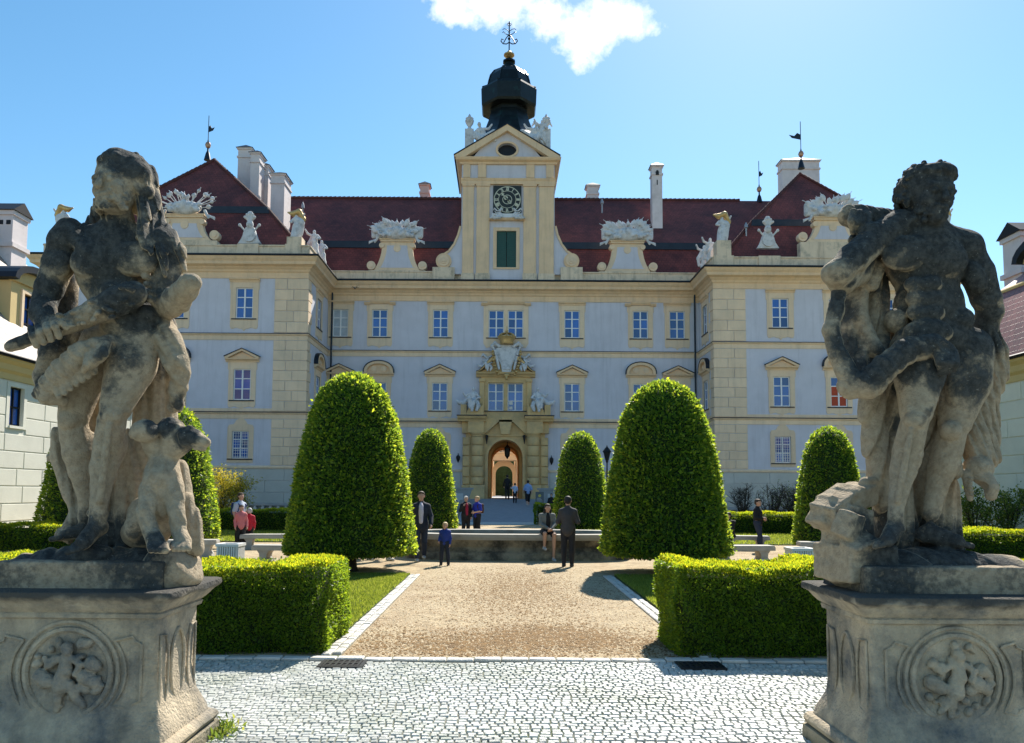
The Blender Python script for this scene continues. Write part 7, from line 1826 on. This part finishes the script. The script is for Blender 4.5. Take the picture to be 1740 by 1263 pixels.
def dog(h):
    """three-headed dog sitting at the left statue's feet"""
    T = Sculptor(205, 368, 695, 965, h, -.55, .3); C = T.C; c, e = T.c, T.e
    wf = folds((1, .2, .35), 90, .006, 5)
    c((280, 778, -.10, 24), (276, 815, -.16, 32), (274, 855, -.12, 34), k=8, wav=wf); e(262, 878, .02, 46, 46, 44, k=10); e(248, 905, .06, 42, 42, 32, k=8); e(232, 895, -.08, 20, 24, 26, 20, k=8)
    c((258, 828, -.20, 20), (248, 870, -.28, 15), (256, 905, -.31, 13), (266, 922, -.35, 15), k=5, wav=wf); c((292, 828, -.18, 20), (299, 870, -.23, 14), (305, 905, -.25, 12), (311, 920, -.29, 14), k=5, wav=wf)
    for bx, by, bd in ((260, 926, -.39), (299, 924, -.33)):
        for i in range(4): c((bx+i*8-4, by, bd, 6.8), (bx+i*8-3, by+9, bd-.05, 6), k=1.5)
    c((284, 775, -.12, 20), (294, 745, -.16, 20), k=6)
    def dh(x, y_, d, dx, dd, r):                            # one head: skull, muzzle, jaw, ears, eyes
        e(x, y_, d, 21*r, 20*r, 18*r, k=5); c((x+dx*8, y_+3, d+dd*.3, 14*r), (x+dx*26, y_+8, d+dd, 9*r), k=4); c((x+dx*8, y_+14, d+dd*.3, 7*r), (x+dx*22, y_+18, d+dd*.9, 5*r), k=3); e(x+dx*27, y_+5, d+dd*1.04, 5*r, 5*r, 4*r, k=2)
        e(x+dx*9, y_-6, d+dd*.3-.055, 3.5*r, 4*r, 3*r, k=2, sub=True); c((x-dx*8, y_-12, d, 8*r), (x-dx*15, y_-4, d-.03, 8*r), (x-dx*15, y_+8, d-.04, 4*r), k=3); e(x-dx*2, y_-16, d-.02, 7*r, 7*r, 6*r, k=4)
    dh(290, 731, -.15, 1, -.05, 1.15); c((296, 765, -.14, 18), (316, 750, -.16, 17), k=6); dh(324, 744, -.2, 1, -.06, 1.0)
    c((272, 775, -.12, 18), (258, 752, -.16, 18), k=6); e(246, 733, -.24, 24, 24, 21, k=3); e(225, 738, -.22, 6, 9, 9, k=3)
    c((256, 790, -.30, 2.5), (280, 796, -.33, 2.5), (304, 790, -.28, 2.5), k=3, sub=True)
    wd = folds((1, .3, .1), 60, .012, 1.5)
    c((318, 850, .02, 13), (326, 890, .0, 15), (332, 932, -.02, 14), k=5, wav=wd); c((302, 800, .08, 20), (312, 850, .07, 18), (324, 920, .06, 20), k=6, wav=wd)
    erode(C, .0014, 3)
    return C
def pedestal(cx, Yf, Yb, hx, label, seed):
    t = thing('stone_pedestal', label, 'pedestal', (cx, (Yf+Yb)/2, 0), group='baroque statue pedestals')
    hy = (Yb-Yf)/2; cy = (Yf+Yb)/2; rp = np.random.default_rng(seed)
    def loft(prof, name, smooth=True, bev=.03):
        b = MB(); rings = []
        for off, z in prof:
            a, c_ = hx+off, hy+off; B_ = bev
            pts = []
            for sx, sy in ((-1,-1),(1,-1),(1,1),(-1,1)):
                q = [(sx*(a-B_), sy*c_), (sx*(a-B_*.3), sy*(c_-B_*.3)), (sx*a, sy*(c_-B_))]
                pts += q if sx*sy < 0 else q[::-1]
            # subdivide the sides for slight unevenness
            full = []
            for i in range(len(pts)):
                p, q2 = pts[i], pts[(i+1) % len(pts)]; n = 6 if i % 3 == 2 else 1
                for j in range(n): full.append((p[0]+(q2[0]-p[0])*j/n, p[1]+(q2[1]-p[1])*j/n))
            rings.append([b.p(cx+x+rp.normal(0, .0022), cy+y_+rp.normal(0, .0022), z+rp.normal(0, .0015)) for x, y_ in full])
        n = len(rings[0])
        for r0, r1 in zip(rings, rings[1:]):
            for k in range(n): b.f.append([r0[k], r0[(k+1)%n], r1[(k+1)%n], r1[k]])
        b.f.append(rings[0][::-1]); b.f.append(rings[-1])
        me = b.mesh(name, M['pedestal'], smooth); return link(name, me, t)
    loft([(.15, -.03), (.15, .04), (.145, .10), (.12, .105)], 'footing'); loft([(.10, .104), (.13, .12), (.142, .15), (.13, .18), (.10, .195)], 'base_moulding')
    loft([(.085, .194), (.075, .25), (.045, .31), (.018, .38), (.002, .46), (-.008, .58), (-.006, .75), (.0, .9), (.002, .985)], 'die')
    loft([(.004, .984), (.03, .995), (.034, 1.02), (.026, 1.03), (.05, 1.05), (.075, 1.075), (.08, 1.085), (.10, 1.11), (.135, 1.13), (.14, 1.15), (.135, 1.172), (.11, 1.182)], 'cornice')
    # front and side panels
    def panel(org, u, n_, hw, oval):
        b = MB(org, u, n_)
        def bar(pts, r=.010):
            b2 = [Vector((p[0], p[1], p[2])) for p in pts]
            b.tube(b2, r, 6)
        z0, z1 = .40, .87; e = .012
        if not oval:
            for s_ in (-1, 1):
                xo = s_*(hw-.10); xi = s_*.36
                arc_ = [(s_*.385*math.cos(a), e, .63+.385*math.sin(a)*.9) for a in np.linspace(-.66, .66, 9)]
                xi0, xi1 = arc_[0], arc_[-1]
                bar([arc_[-1]] + [(xo-s_*.06, e, z1), (xo-s_*.045, e, z1-.03), (xo, e, z1-.05), (xo, e, z0+.05), (xo-s_*.045, e, z0+.03), (xo-s_*.06, e, z0)] + arc_)
            for rr, w in ((.335, .016), (.285, .022)):
                bar([(rr*math.cos(a), .008, .63+rr*math.sin(a)) for a in np.linspace(0, 2*math.pi, 41)], w)
        else:
            oz = .63
            bar([(.105*math.cos(a), e-.004, oz+.24*math.sin(a)) for a in np.linspace(0, 2*math.pi, 33)], .014)
            for s_ in (-1, 1):
                xo = s_*(hw-.045); arc_ = [(s_*(.19-.05*math.cos(a)*0+.0)+s_*(-.03*(1-(a/.8)**2)+.0), e, oz+.25*a) for a in np.linspace(-.9, .9, 7)]
                bar(arc_ + [(xo, e, oz+.24), (xo, e, oz-.24), arc_[0]], .009)
        o = b.build('panel_moulding', M['pedestal'], t, True)
    ep = .004
    panel(Vector((cx, Yf+.006, 0)), Vector((1,0,0)), Vector((0,-1,0)), hx, False)
    for s_ in (-1, 1): panel(Vector((cx+s_*(hx-.006), cy, 0)), Vector((0,1,0)), Vector((s_,0,0)), hy, True)
    # carved relief in the medallion: striding child among beasts
    C = Carve((cx-.30, Yf-.12, .33), (cx+.30, Yf+.08, .93), .008)
    oz = .63
    def rc(*pts, k=.012):
        for p, q in zip(pts, pts[1:]): C.cap((cx+p[0], Yf-p[3], oz+p[1]), (cx+q[0], Yf-q[3], oz+q[1]), p[2], q[2], k)
    fl = 1 if seed == 1 else -1
    rc((0, .17, .038, .03), (.01, .15, .034, .04)); rc((.0, .12, .03, .03), (.0, .02, .05, .035)); rc((-.02, -.02, .05, .03), (-.02, -.08, .055, .03))
    rc((-.035, -.07, .034, .035), (-.045, -.17, .024, .03), (-.055, -.24, .02, .02)); rc((.03*fl, -.07, .034, .035), (.07*fl, -.15, .026, .03), (.12*fl, -.21, .02, .02)); rc((.04, .1, .022, .035), (.10, .06, .02, .04), (.07, .0, .018, .05)); rc((-.04, .1, .022, .03), (-.11, .05, .02, .03), (-.15, .1, .018, .02))
    for i in range(34):
        a = rp.uniform(0, 6.28); r_ = rp.uniform(.10, .235); C.ell((cx+r_*math.cos(a), Yf-.005, oz+r_*math.sin(a)), (rp.uniform(.015, .05), .035, rp.uniform(.012, .035)), rot3(0, rp.uniform(-80, 80), 0), .012)
    rc((-.17, -.02, .05, .02), (-.12, -.05, .045, .025), (-.07, -.06, .03, .03)); rc((.12, -.02, .05, .02), (.19, -.06, .04, .015)); rc((.16, .06, .045, .015), (.2, .04, .03, .015))
    link('relief', C.mesh('relief', M['pedestal'], lambda V, Nn: {'stain': np.full(len(V), .42)}), t)
    return t
def pedestal_material():
    m = material('pedestal_sandstone', (.45, .375, .27), .92, .28, 5, .9, 45, col2=(.12, .125, .125), mixscale=2.0, mixlo=.42, mixhi=.66, spec=.25, streak=.35)
    nt = m.node_tree; N = nt.nodes.new; L = nt.links.new; b = nt.nodes['Principled BSDF']
    # soot that has settled on the cornice ledge and the top of the block (height band), lichen at the foot
    tc = N('ShaderNodeTexCoord'); sx = N('ShaderNodeSeparateXYZ'); L(tc.outputs['Object'], sx.inputs[0])
    nz = N('ShaderNodeTexNoise'); nz.inputs['Scale'].default_value = 9; nz.inputs['Detail'].default_value = 6; L(tc.outputs['Object'], nz.inputs['Vector'])
    ad = N('ShaderNodeMath'); ad.operation = 'MULTIPLY_ADD'; L(nz.outputs['Fac'], ad.inputs[0]); ad.inputs[1].default_value = .13; L(sx.outputs['Z'], ad.inputs[2])
    mr = N('ShaderNodeMapRange'); mr.inputs['From Min'].default_value = 1.165; mr.inputs['From Max'].default_value = 1.215; L(ad.outputs[0], mr.inputs['Value'])
    old = b.inputs['Base Color'].links[0].from_socket
    mx = N('ShaderNodeMix'); mx.data_type = 'RGBA'; mlt = N('ShaderNodeMath'); mlt.operation = 'MULTIPLY'; L(mr.outputs[0], mlt.inputs[0]); mlt.inputs[1].default_value = .88; L(mlt.outputs[0], mx.inputs['Factor']); L(old, mx.inputs['A']); mx.inputs['B'].default_value = (.045, .046, .045, 1)
    mr2 = N('ShaderNodeMapRange'); mr2.inputs['From Min'].default_value = .27; mr2.inputs['From Max'].default_value = .08; L(ad.outputs[0], mr2.inputs['Value'])
    ml2 = N('ShaderNodeMath'); ml2.operation = 'MULTIPLY'; L(mr2.outputs[0], ml2.inputs[0]); ml2.inputs[1].default_value = .6
    mx2 = N('ShaderNodeMix'); mx2.data_type = 'RGBA'; L(ml2.outputs[0], mx2.inputs['Factor']); L(mx.outputs['Result'], mx2.inputs['A']); mx2.inputs['B'].default_value = (.13, .12, .06, 1)
    L(mx2.outputs['Result'], b.inputs['Base Color'])
    return m
M['pedestal'] = pedestal_material()
HS = .0075
PLX, PRX = P(118, 1100, 5.2).x, P(1622, 1100, 5.17).x
pedestal(PLX, 5.2, 5.87, .585, 'carved stone pedestal with round relief under the left statue with the dog', 1)
pedestal(PRX, 5.17, 5.87, .56, 'carved stone pedestal with round relief under the right statue with the lion skin', 2)
def plinth_part(t, px0, px1, cx, pt, name='plinth'):
    C = Carve((min(P(px0, 980, 5.22).x, P(px1, 980, 5.22).x)-.06, 5.1, 1.14), (max(P(px0, 980, 5.22).x, P(px1, 980, 5.22).x)+.06, 6.05, 1.42), .012)
    C.box((P(px0, 980, 5.22).x, 5.22, 1.16), (P(px1, 980, 5.22).x, 5.92, pt), .014, .01, wav=folds((1, .7, .9), 25, .003))
    return link(name, C.mesh(name, M['statue'], lambda V, Nn: {'stain': .50+.22*np.sin(V[:,0]*5+1)}), t)
stL = thing('stone_statue', 'weathered stone statue of bearded man with lion-skin hood and club, left foreground', 'statue', (PLX, 5.53, 1.18))
EL, ER = (.40, -.88, .28), (-.40, -.88, .28)
link('figure', statue_left(HS).mesh('figure', M['statue'], stain_fn(LST, EL)), stL)
link('dog', dog(.0085).mesh('dog', M['statue'], stain_fn([(302, 728, 20, 1.05), (340, 748, 24, 1.0), (288, 716, 12, .95), (264, 920, 24, .9), (306, 918, 22, .9), (250, 935, 40, .8)], EL)), stL)
plinth_part(stL, -10, 274, PLX, 1.36)
stR = thing('stone_statue', 'blackened stone statue of man with raised elbow and lion skin, right foreground', 'statue', (PRX, 5.53, 1.18))
link('figure', statue_right(HS).mesh('figure', M['statue'], stain_fn(RST, ER)), stR)
plinth_part(stR, 1470, 1748, PRX, 1.36)
# moss and weeds at the foot of the left pedestal
w = thing('weed_tuft', 'small green weeds at the foot of the left pedestal', 'weeds', (PLX+.75, 5.95, 0))
rg_ = np.random.default_rng(4); p = np.stack([rg_.normal(0, .07, 260), rg_.normal(0, .12, 260), rg_.uniform(0, .04, 260)], 1); V, F_, rn = leaves(p, np.tile([0, 0, 1.], (260, 1)), .05, .8, .5, .3, rg_)
link('foliage', np_mesh('foliage', V, F_, M['bush_leaf'], False, {'rnd': rn}), w, False)

# ---------------------------------------------------------------- people
SKIN = material('skin', (.52, .30, .21), .6, .08, 8)
def cloth(name, col): return material('cloth_'+name, col, .85, .15, 9, .3, 60)
BASE = dict(ankL=(-.10,.02,.085), kneeL=(-.10,-.02,.49), hipL=(-.09,0,.92), ankR=(.10,.02,.085), kneeR=(.10,-.02,.49), hipR=(.09,0,.92), pel=(0,0,.97), chest=(0,.0,1.27), neck=(0,.01,1.47), head=(0,-.015,1.635),
            shL=(-.160,.01,1.375), elL=(-.225,.04,1.13), wrL=(-.225,-.06,.89), shR=(.160,.01,1.375), elR=(.225,.04,1.13), wrR=(.225,-.06,.89))
def person(loc, height, yaw, label, top, legs, hair, pose=None, shoes=(.02,.02,.02), skin=None, sleeve=1.0, leglen=1.0, hairlong=False, coat=0.0, open_front=None, headyaw=0, nod=0, slim=1.0, child=False, extra=None, headk=1.0):
    """body is one continuous skin mesh; clothes and hair are its children. Faces -Y at yaw 0."""
    J = dict(BASE); J.update(pose or {}); sc = height/1.75
    t = thing('person', label, 'person', loc, R(yaw))
    h = .013
    kk = (1.22 if child else 1.0)*headk
    def v(n): return tuple(Vector(J[n])*sc)
    bw = slim*sc
    lo = [min(q[i] for q in J.values())*sc-.22 for i in range(3)]; hi = [max(q[i] for q in J.values())*sc+.24 for i in range(3)]
    def torso(C, g, top_=True, bottom=True):
        if top_:
            C.ell(Vector(v('chest'))+Vector((0,0,.0)), ((.165)*bw+g, .115*bw+g, .20*sc+g), None, .05); C.cap(v('shL'), v('shR'), .052*bw+g, None, .05); nk = Vector(v('neck'))-Vector((0, 0, .03*sc)); C.cap(nk, v('shL'), .05*bw+g*.6, .045*bw+g*.6, .06); C.cap(nk, v('shR'), .05*bw+g*.6, .045*bw+g*.6, .06); C.cap(v('chest'), v('pel'), .135*bw+g, .135*bw+g, .05)
        if bottom: C.ell(v('pel'), (.165*bw+g, .125*bw+g, .12*sc+g), None, .05)
    def arm(C, s, g, f=1.0):
        a, b_, w_ = Vector(v('sh'+s)), Vector(v('el'+s)), Vector(v('wr'+s))
        if f >= .5: C.cap(a, b_, .050*bw+g, .041*bw+g, .03); q = b_.lerp(w_, (f-.5)*2); C.cap(b_, q, .043*bw+g, (.043-.013*(f-.5)*2)*bw+g, .02) if f > .5 else None
        else: C.cap(a, a.lerp(b_, f*2), .056*bw+g, .05*bw+g, .02)
    def leg(C, s, g, f=1.0):
        a, b_, w_ = Vector(v('hip'+s)), Vector(v('knee'+s)), Vector(v('ank'+s))
        if f >= .5:
            C.cap(a, b_, .085*bw+g, .056*bw+g, .03)
            q = b_.lerp(w_, (f-.5)*2)
            if f > .5: C.cap(b_, q, .056*bw+g, (.056-.02*(f-.5)*2)*bw+g, .02); C.ell(b_.lerp(w_, .3)+Vector((0, .018*sc, 0)), (.05*bw+g, .055*bw+g, .1*sc+g), None, .03)
        else: C.cap(a, a.lerp(b_, f*2), .085*bw+g, .072*bw+g, .03)
    C = Carve(lo, hi, h)
    torso(C, 0)
    for s in 'LR':
        arm(C, s, 0); leg(C, s, 0); d = Vector(v('wr'+s))-Vector(v('el'+s)); hand(C, v('wr'+s), d, Vector((1 if s == 'R' else -1, .2, 0)), .17*sc, .45, 1 if s == 'L' else -1)
        a = Vector(v('ank'+s)); foot(C, a, J.get('toe'+s, (0, -1, 0)), .24*sc)
    C.cap(v('neck'), v('head'), .055*bw, .05*bw, .02)
    head(C, v('head'), .235*sc*kk, headyaw, 0, nod)
    body = link('body', C.mesh('body', skin or SKIN), t, False)
    def garment(name, mat, fn, hh=.016):
        C = Carve(lo, hi, hh); fn(C); link(name, C.mesh(name, mat), t, False)
    def f_top(C):
        torso(C, .014+coat*.2, True, coat > 0)
        for s in 'LR': arm(C, s, .012+coat*.2, sleeve*.97)
        if coat > 0: C.cap(Vector(v('pel'))+Vector((0,0,-.02)), Vector(v('pel'))+Vector((0,0,-coat*2.2*sc)), .15*bw, .165*bw, .03)
        C.cap(v('neck'), Vector(v('neck'))+Vector((0,0,.015)), .066*bw, None, .02)
    garment('top', cloth(*top), f_top)
    def f_leg(C):
        C.ell(v('pel'), (.165*bw+.02, .125*bw+.02, .11*sc), None, .04)
        for s in 'LR': leg(C, s, .018, leglen*.985)
    garment('trousers' if leglen > .7 else 'shorts', cloth(*legs), f_leg)
    def f_sh(C, s):
        a = Vector(v('ank'+s)); d = Vector(J.get('toe'+s, (0, -1, 0))).normalized(); C.cap(a-d*.05*sc+Vector((0,0,-.045*sc)), a+d*.15*sc+Vector((0,0,-.055*sc)), .046*sc, .04*sc, .02); C.cap(a, a+Vector((0,0,-.04*sc)), .045*sc, .05*sc, .02)
    m_s = material('shoe_%d_%d_%d' % tuple(int(q*100) for q in shoes), shoes, .7)
    for s_ in 'LR': garment('shoe', m_s, lambda C: f_sh(C, s_), .014)
    if hair:
        def f_hair(C):
            c_ = Vector(v('head')); r_ = .235*sc*kk; Mx = Euler((R(nod), 0, R(headyaw))).to_matrix(); q = lambda s, f, u: c_ + Mx @ Vector((s*r_, -f*r_, u*r_))
            C.ell(q(0, -.10, .18), (.39*r_, .42*r_, .38*r_), None, .02); C.ell(q(0, -.22, -.02), (.36*r_, .28*r_, .34*r_), None, .02); C.ell(q(0, .16, .38), (.28*r_, .22*r_, .14*r_), None, .02)
            if hairlong:
                for s in (-1, 1): C.chain([q(s*.32, -.1, .0), q(s*.36, -.12, -.45), q(s*.34, .02, -.95)], [.14*r_, .15*r_, .08*r_], .02)
                C.chain([q(0, -.35, 0), q(0, -.4, -.6), q(0, -.38, -1.1)], [.3*r_, .28*r_, .15*r_], .02)
        garment('hair', material('hair_'+hair[0], hair[1], .7, .2, 20), f_hair, .012)
    if open_front:                                         # shirt seen between the lapels
        def f_sh2(C): C.ell(Vector(v('chest'))+Vector((0, -.10*bw, -.02)), (.075*bw, .085*bw, .2*sc), None, .02); C.cap(Vector(v('chest'))+Vector((0, -.105*bw, .1*sc)), Vector(v('neck'))+Vector((0,-.03,.0)), .055*bw, .05*bw, .02); C.cap(Vector(v('chest'))+Vector((0,-.125*bw,0)), Vector(v('pel'))+Vector((0,-.135*bw,.02)), .06*bw, .055*bw, .02)
        garment('shirt', cloth(*open_front), f_sh2)
    if extra: extra(t, v, sc, lo, hi)
    return t
HB, HG, HBL, HK = ('brown', (.05,.03,.018)), ('white', (.62,.6,.56)), ('blond', (.45,.32,.16)), ('black', (.012,.01,.01))
NAVY, BLACK, DENIM = ('navy', (.012,.018,.035)), ('black', (.009,.009,.011)), ('dark_denim', (.02,.03,.06))
def at(px, Y, z=0.0): q = P(px, 836, Y); return (q.x, Y, z)
def backpack(col, side_=1):
    def fn(t, v, sc, lo, hi):
        c_ = Vector(v('chest')); C = Carve((lo[0], lo[1], c_.z-.5), (hi[0], hi[1]+.25, c_.z+.4), .016)
        C.box(c_+Vector((-.15*sc, .12*sc, -.24*sc)), c_+Vector((.15*sc, .29*sc, .17*sc)), .05, .02); C.box(c_+Vector((-.11*sc, .27*sc, -.2*sc)), c_+Vector((.11*sc, .33*sc, .0)), .03, .02)
        for s in (-1, 1): C.chain([c_+Vector((s*.1*sc, .13*sc, .15*sc)), c_+Vector((s*.12*sc, .02, .2*sc)), c_+Vector((s*.13*sc, -.125*sc, .08*sc)), c_+Vector((s*.14*sc, -.06*sc, -.12*sc)), c_+Vector((s*.13*sc, .14*sc, -.16*sc))], [.02]*5, .01)
        link('backpack', C.mesh('backpack', cloth(*col)), t, False)
    return fn
walk = dict(ankL=(-.09,-.22,.09), kneeL=(-.09,-.16,.50), ankR=(.09,.26,.13), kneeR=(.09,.02,.48), wrL=(-.24,.12,.90), elL=(-.25,.10,1.13), wrR=(.25,-.20,.93), elR=(.25,-.02,1.13))
person(at(716, 20.5), 1.84, 6, 'man in navy jacket and pale shirt walking beside the large left clipped tree', NAVY, DENIM, HB, walk, (.5,.48,.46), coat=.05, open_front=('pale_lilac', (.55,.52,.62)))
person(at(757, 19.3), 1.06, -10, 'fair-haired toddler in bright blue top standing on the gravel', ('bright_blue', (.012,.035,.22)), ('navy', (.012,.018,.035)), ('fair', (.62,.47,.28)), dict(ankL=(-.16,.02,.085), kneeL=(-.14,-.02,.49), ankR=(.17,-.06,.085), kneeR=(.14,-.06,.49), wrL=(-.20,-.22,1.0)), (.03,.03,.04), child=True)
folded = dict(elL=(-.24,-.02,1.13), wrL=(-.06,-.20,1.12), elR=(.24,-.02,1.13), wrR=(.06,-.22,1.08))
person(at(792, 31), 1.66, 18, 'white-haired woman in crimson shirt and dark jacket beyond the basin', ('black', (.009,.009,.011)), BLACK, HG, dict(elL=(-.26,-.05,1.15), wrL=(-.16,-.18,1.35)), coat=.06, open_front=('crimson', (.30,.01,.04)), slim=1.08)
person(at(811, 31), 1.66, -42, 'blonde woman in blue shirt with dark shoulder bag beyond the basin', ('royal_blue', (.015,.03,.33)), BLACK, HBL, folded, sleeve=.45, slim=1.05, hairlong=False, extra=backpack(('brown_bag', (.05,.02,.015))), headyaw=-20)
sit = dict(hipL=(-.09,.0,.56), hipR=(.09,.0,.56), pel=(0,.02,.58), kneeL=(-.16,-.42,.60), kneeR=(.10,-.44,.58), ankL=(-.20,-.40,.16), ankR=(.06,-.60,.10), chest=(0,-.04,.90), neck=(0,-.07,1.09), head=(0,-.10,1.25), shL=(-.18,-.04,1.03), shR=(.18,-.04,1.03), elL=(-.22,-.14,.80), elR=(.22,-.14,.80), wrL=(-.06,-.36,.68), wrR=(.02,-.38,.66))
BYF = 22.3-1.4
sitp = {k: (a[0], a[1], a[2]+.26) for k, a in sit.items()}; sitp.update(ankL=(-.16,-.34,.42), ankR=(.10,-.40,.10), kneeL=(-.16,-.40,.80), kneeR=(.10,-.44,.56+.2))
person(at(929, BYF+.18, -.02), 1.66, 12, 'long-haired woman in grey cardigan sitting on the basin rim', ('grey_knit', (.16,.17,.16)), ('black', (.009,.009,.011)), HK, sitp, (.42,.45,.47), leglen=.42, hairlong=True, coat=.0, open_front=('black', (.009,.009,.011)))
phone = dict(elL=(-.25,.0,1.12), wrL=(-.10,-.22,1.16), elR=(.25,.0,1.12), wrR=(.10,-.22,1.16))
person(at(965, 19.2), 1.74, 168, 'man in charcoal hooded top seen from behind, standing before the basin', ('charcoal', (.045,.043,.048)), ('black_denim', (.012,.013,.018)), HK, phone, (.03,.03,.03), coat=.03, nod=12)
person(at(409, 25.2), 1.76, 60, 'man in white and blue tee shirt with blue backpack, left of the near clipped tree', ('white_blue', (.42,.48,.58)), BLACK, HB, None, sleeve=.42, extra=backpack(('blue_pack', (.015,.03,.14))))
person(at(411, 24.2), 1.38, 30, 'dark-haired girl in pink jacket standing before the man with the backpack', ('pink', (.55,.16,.17)), BLACK, HK, None, (.04,.04,.04), coat=.03, slim=.85, hairlong=False)
person(at(425, 24.7), 1.26, 200, 'child in red jacket beside the girl in pink', ('red', (.42,.012,.03)), BLACK, ('grey_cap', (.4,.4,.4)), None, (.04,.04,.04), coat=.03, slim=.88, child=True)
person(at(1287, 24.6), 1.66, 50, 'man in black with folded arms by the right stone bench', BLACK, DENIM, HB, dict(folded, ankL=(-.02,-.10,.085), kneeL=(-.06,-.1,.49)), (.02,.02,.02))
person(at(1240, 24.0, 0), 1.6, -60, 'person in black half hidden behind the large right clipped tree', BLACK, BLACK, HK, {k: a for k, a in sit.items()}, (.3,.35,.4))
gz = lambda Y: min((Y-46.6)/10.9*1.3-.02, 1.28)
person(at(862, 57.5, gz(57.5)), 1.85, 178, 'person in black walking into the gate arch', BLACK, BLACK, HK, walk)
person(at(875, 55.5, gz(55.5)), 1.45, 175, 'child in pale tee shirt with raised hand going up to the gate', ('pale_shirt', (.42,.50,.66)), BLACK, HK, dict(elR=(.30,-.02,1.28), wrR=(.22,-.1,1.58)), sleeve=.5)
person(at(897, 54, gz(54)), 1.80, 186, 'stout man in light blue tee shirt and black shorts on the ramp', ('light_blue', (.22,.34,.60)), BLACK, HK, walk, (.4,.4,.4), sleeve=.5, leglen=.52, slim=1.28)
person(at(937, 53.5, .0), 1.75, 0, 'person in dark coat standing right of the ramp by the notice board', BLACK, BLACK, HB, None, coat=.05)
person(at(623, 20.9), 1.72, 55, 'person in white trainers walking behind the large left clipped tree', ('grey_top', (.2,.2,.22)), ('beige', (.35,.3,.25)), HB, walk, (.65,.66,.68))
person(at(655, 20.7), 1.75, 60, 'person with white and black shoes walking behind the left clipped tree', ('dark_top', (.03,.03,.04)), ('stone', (.30,.28,.25)), HB, walk, (.55,.55,.55), leglen=.6)
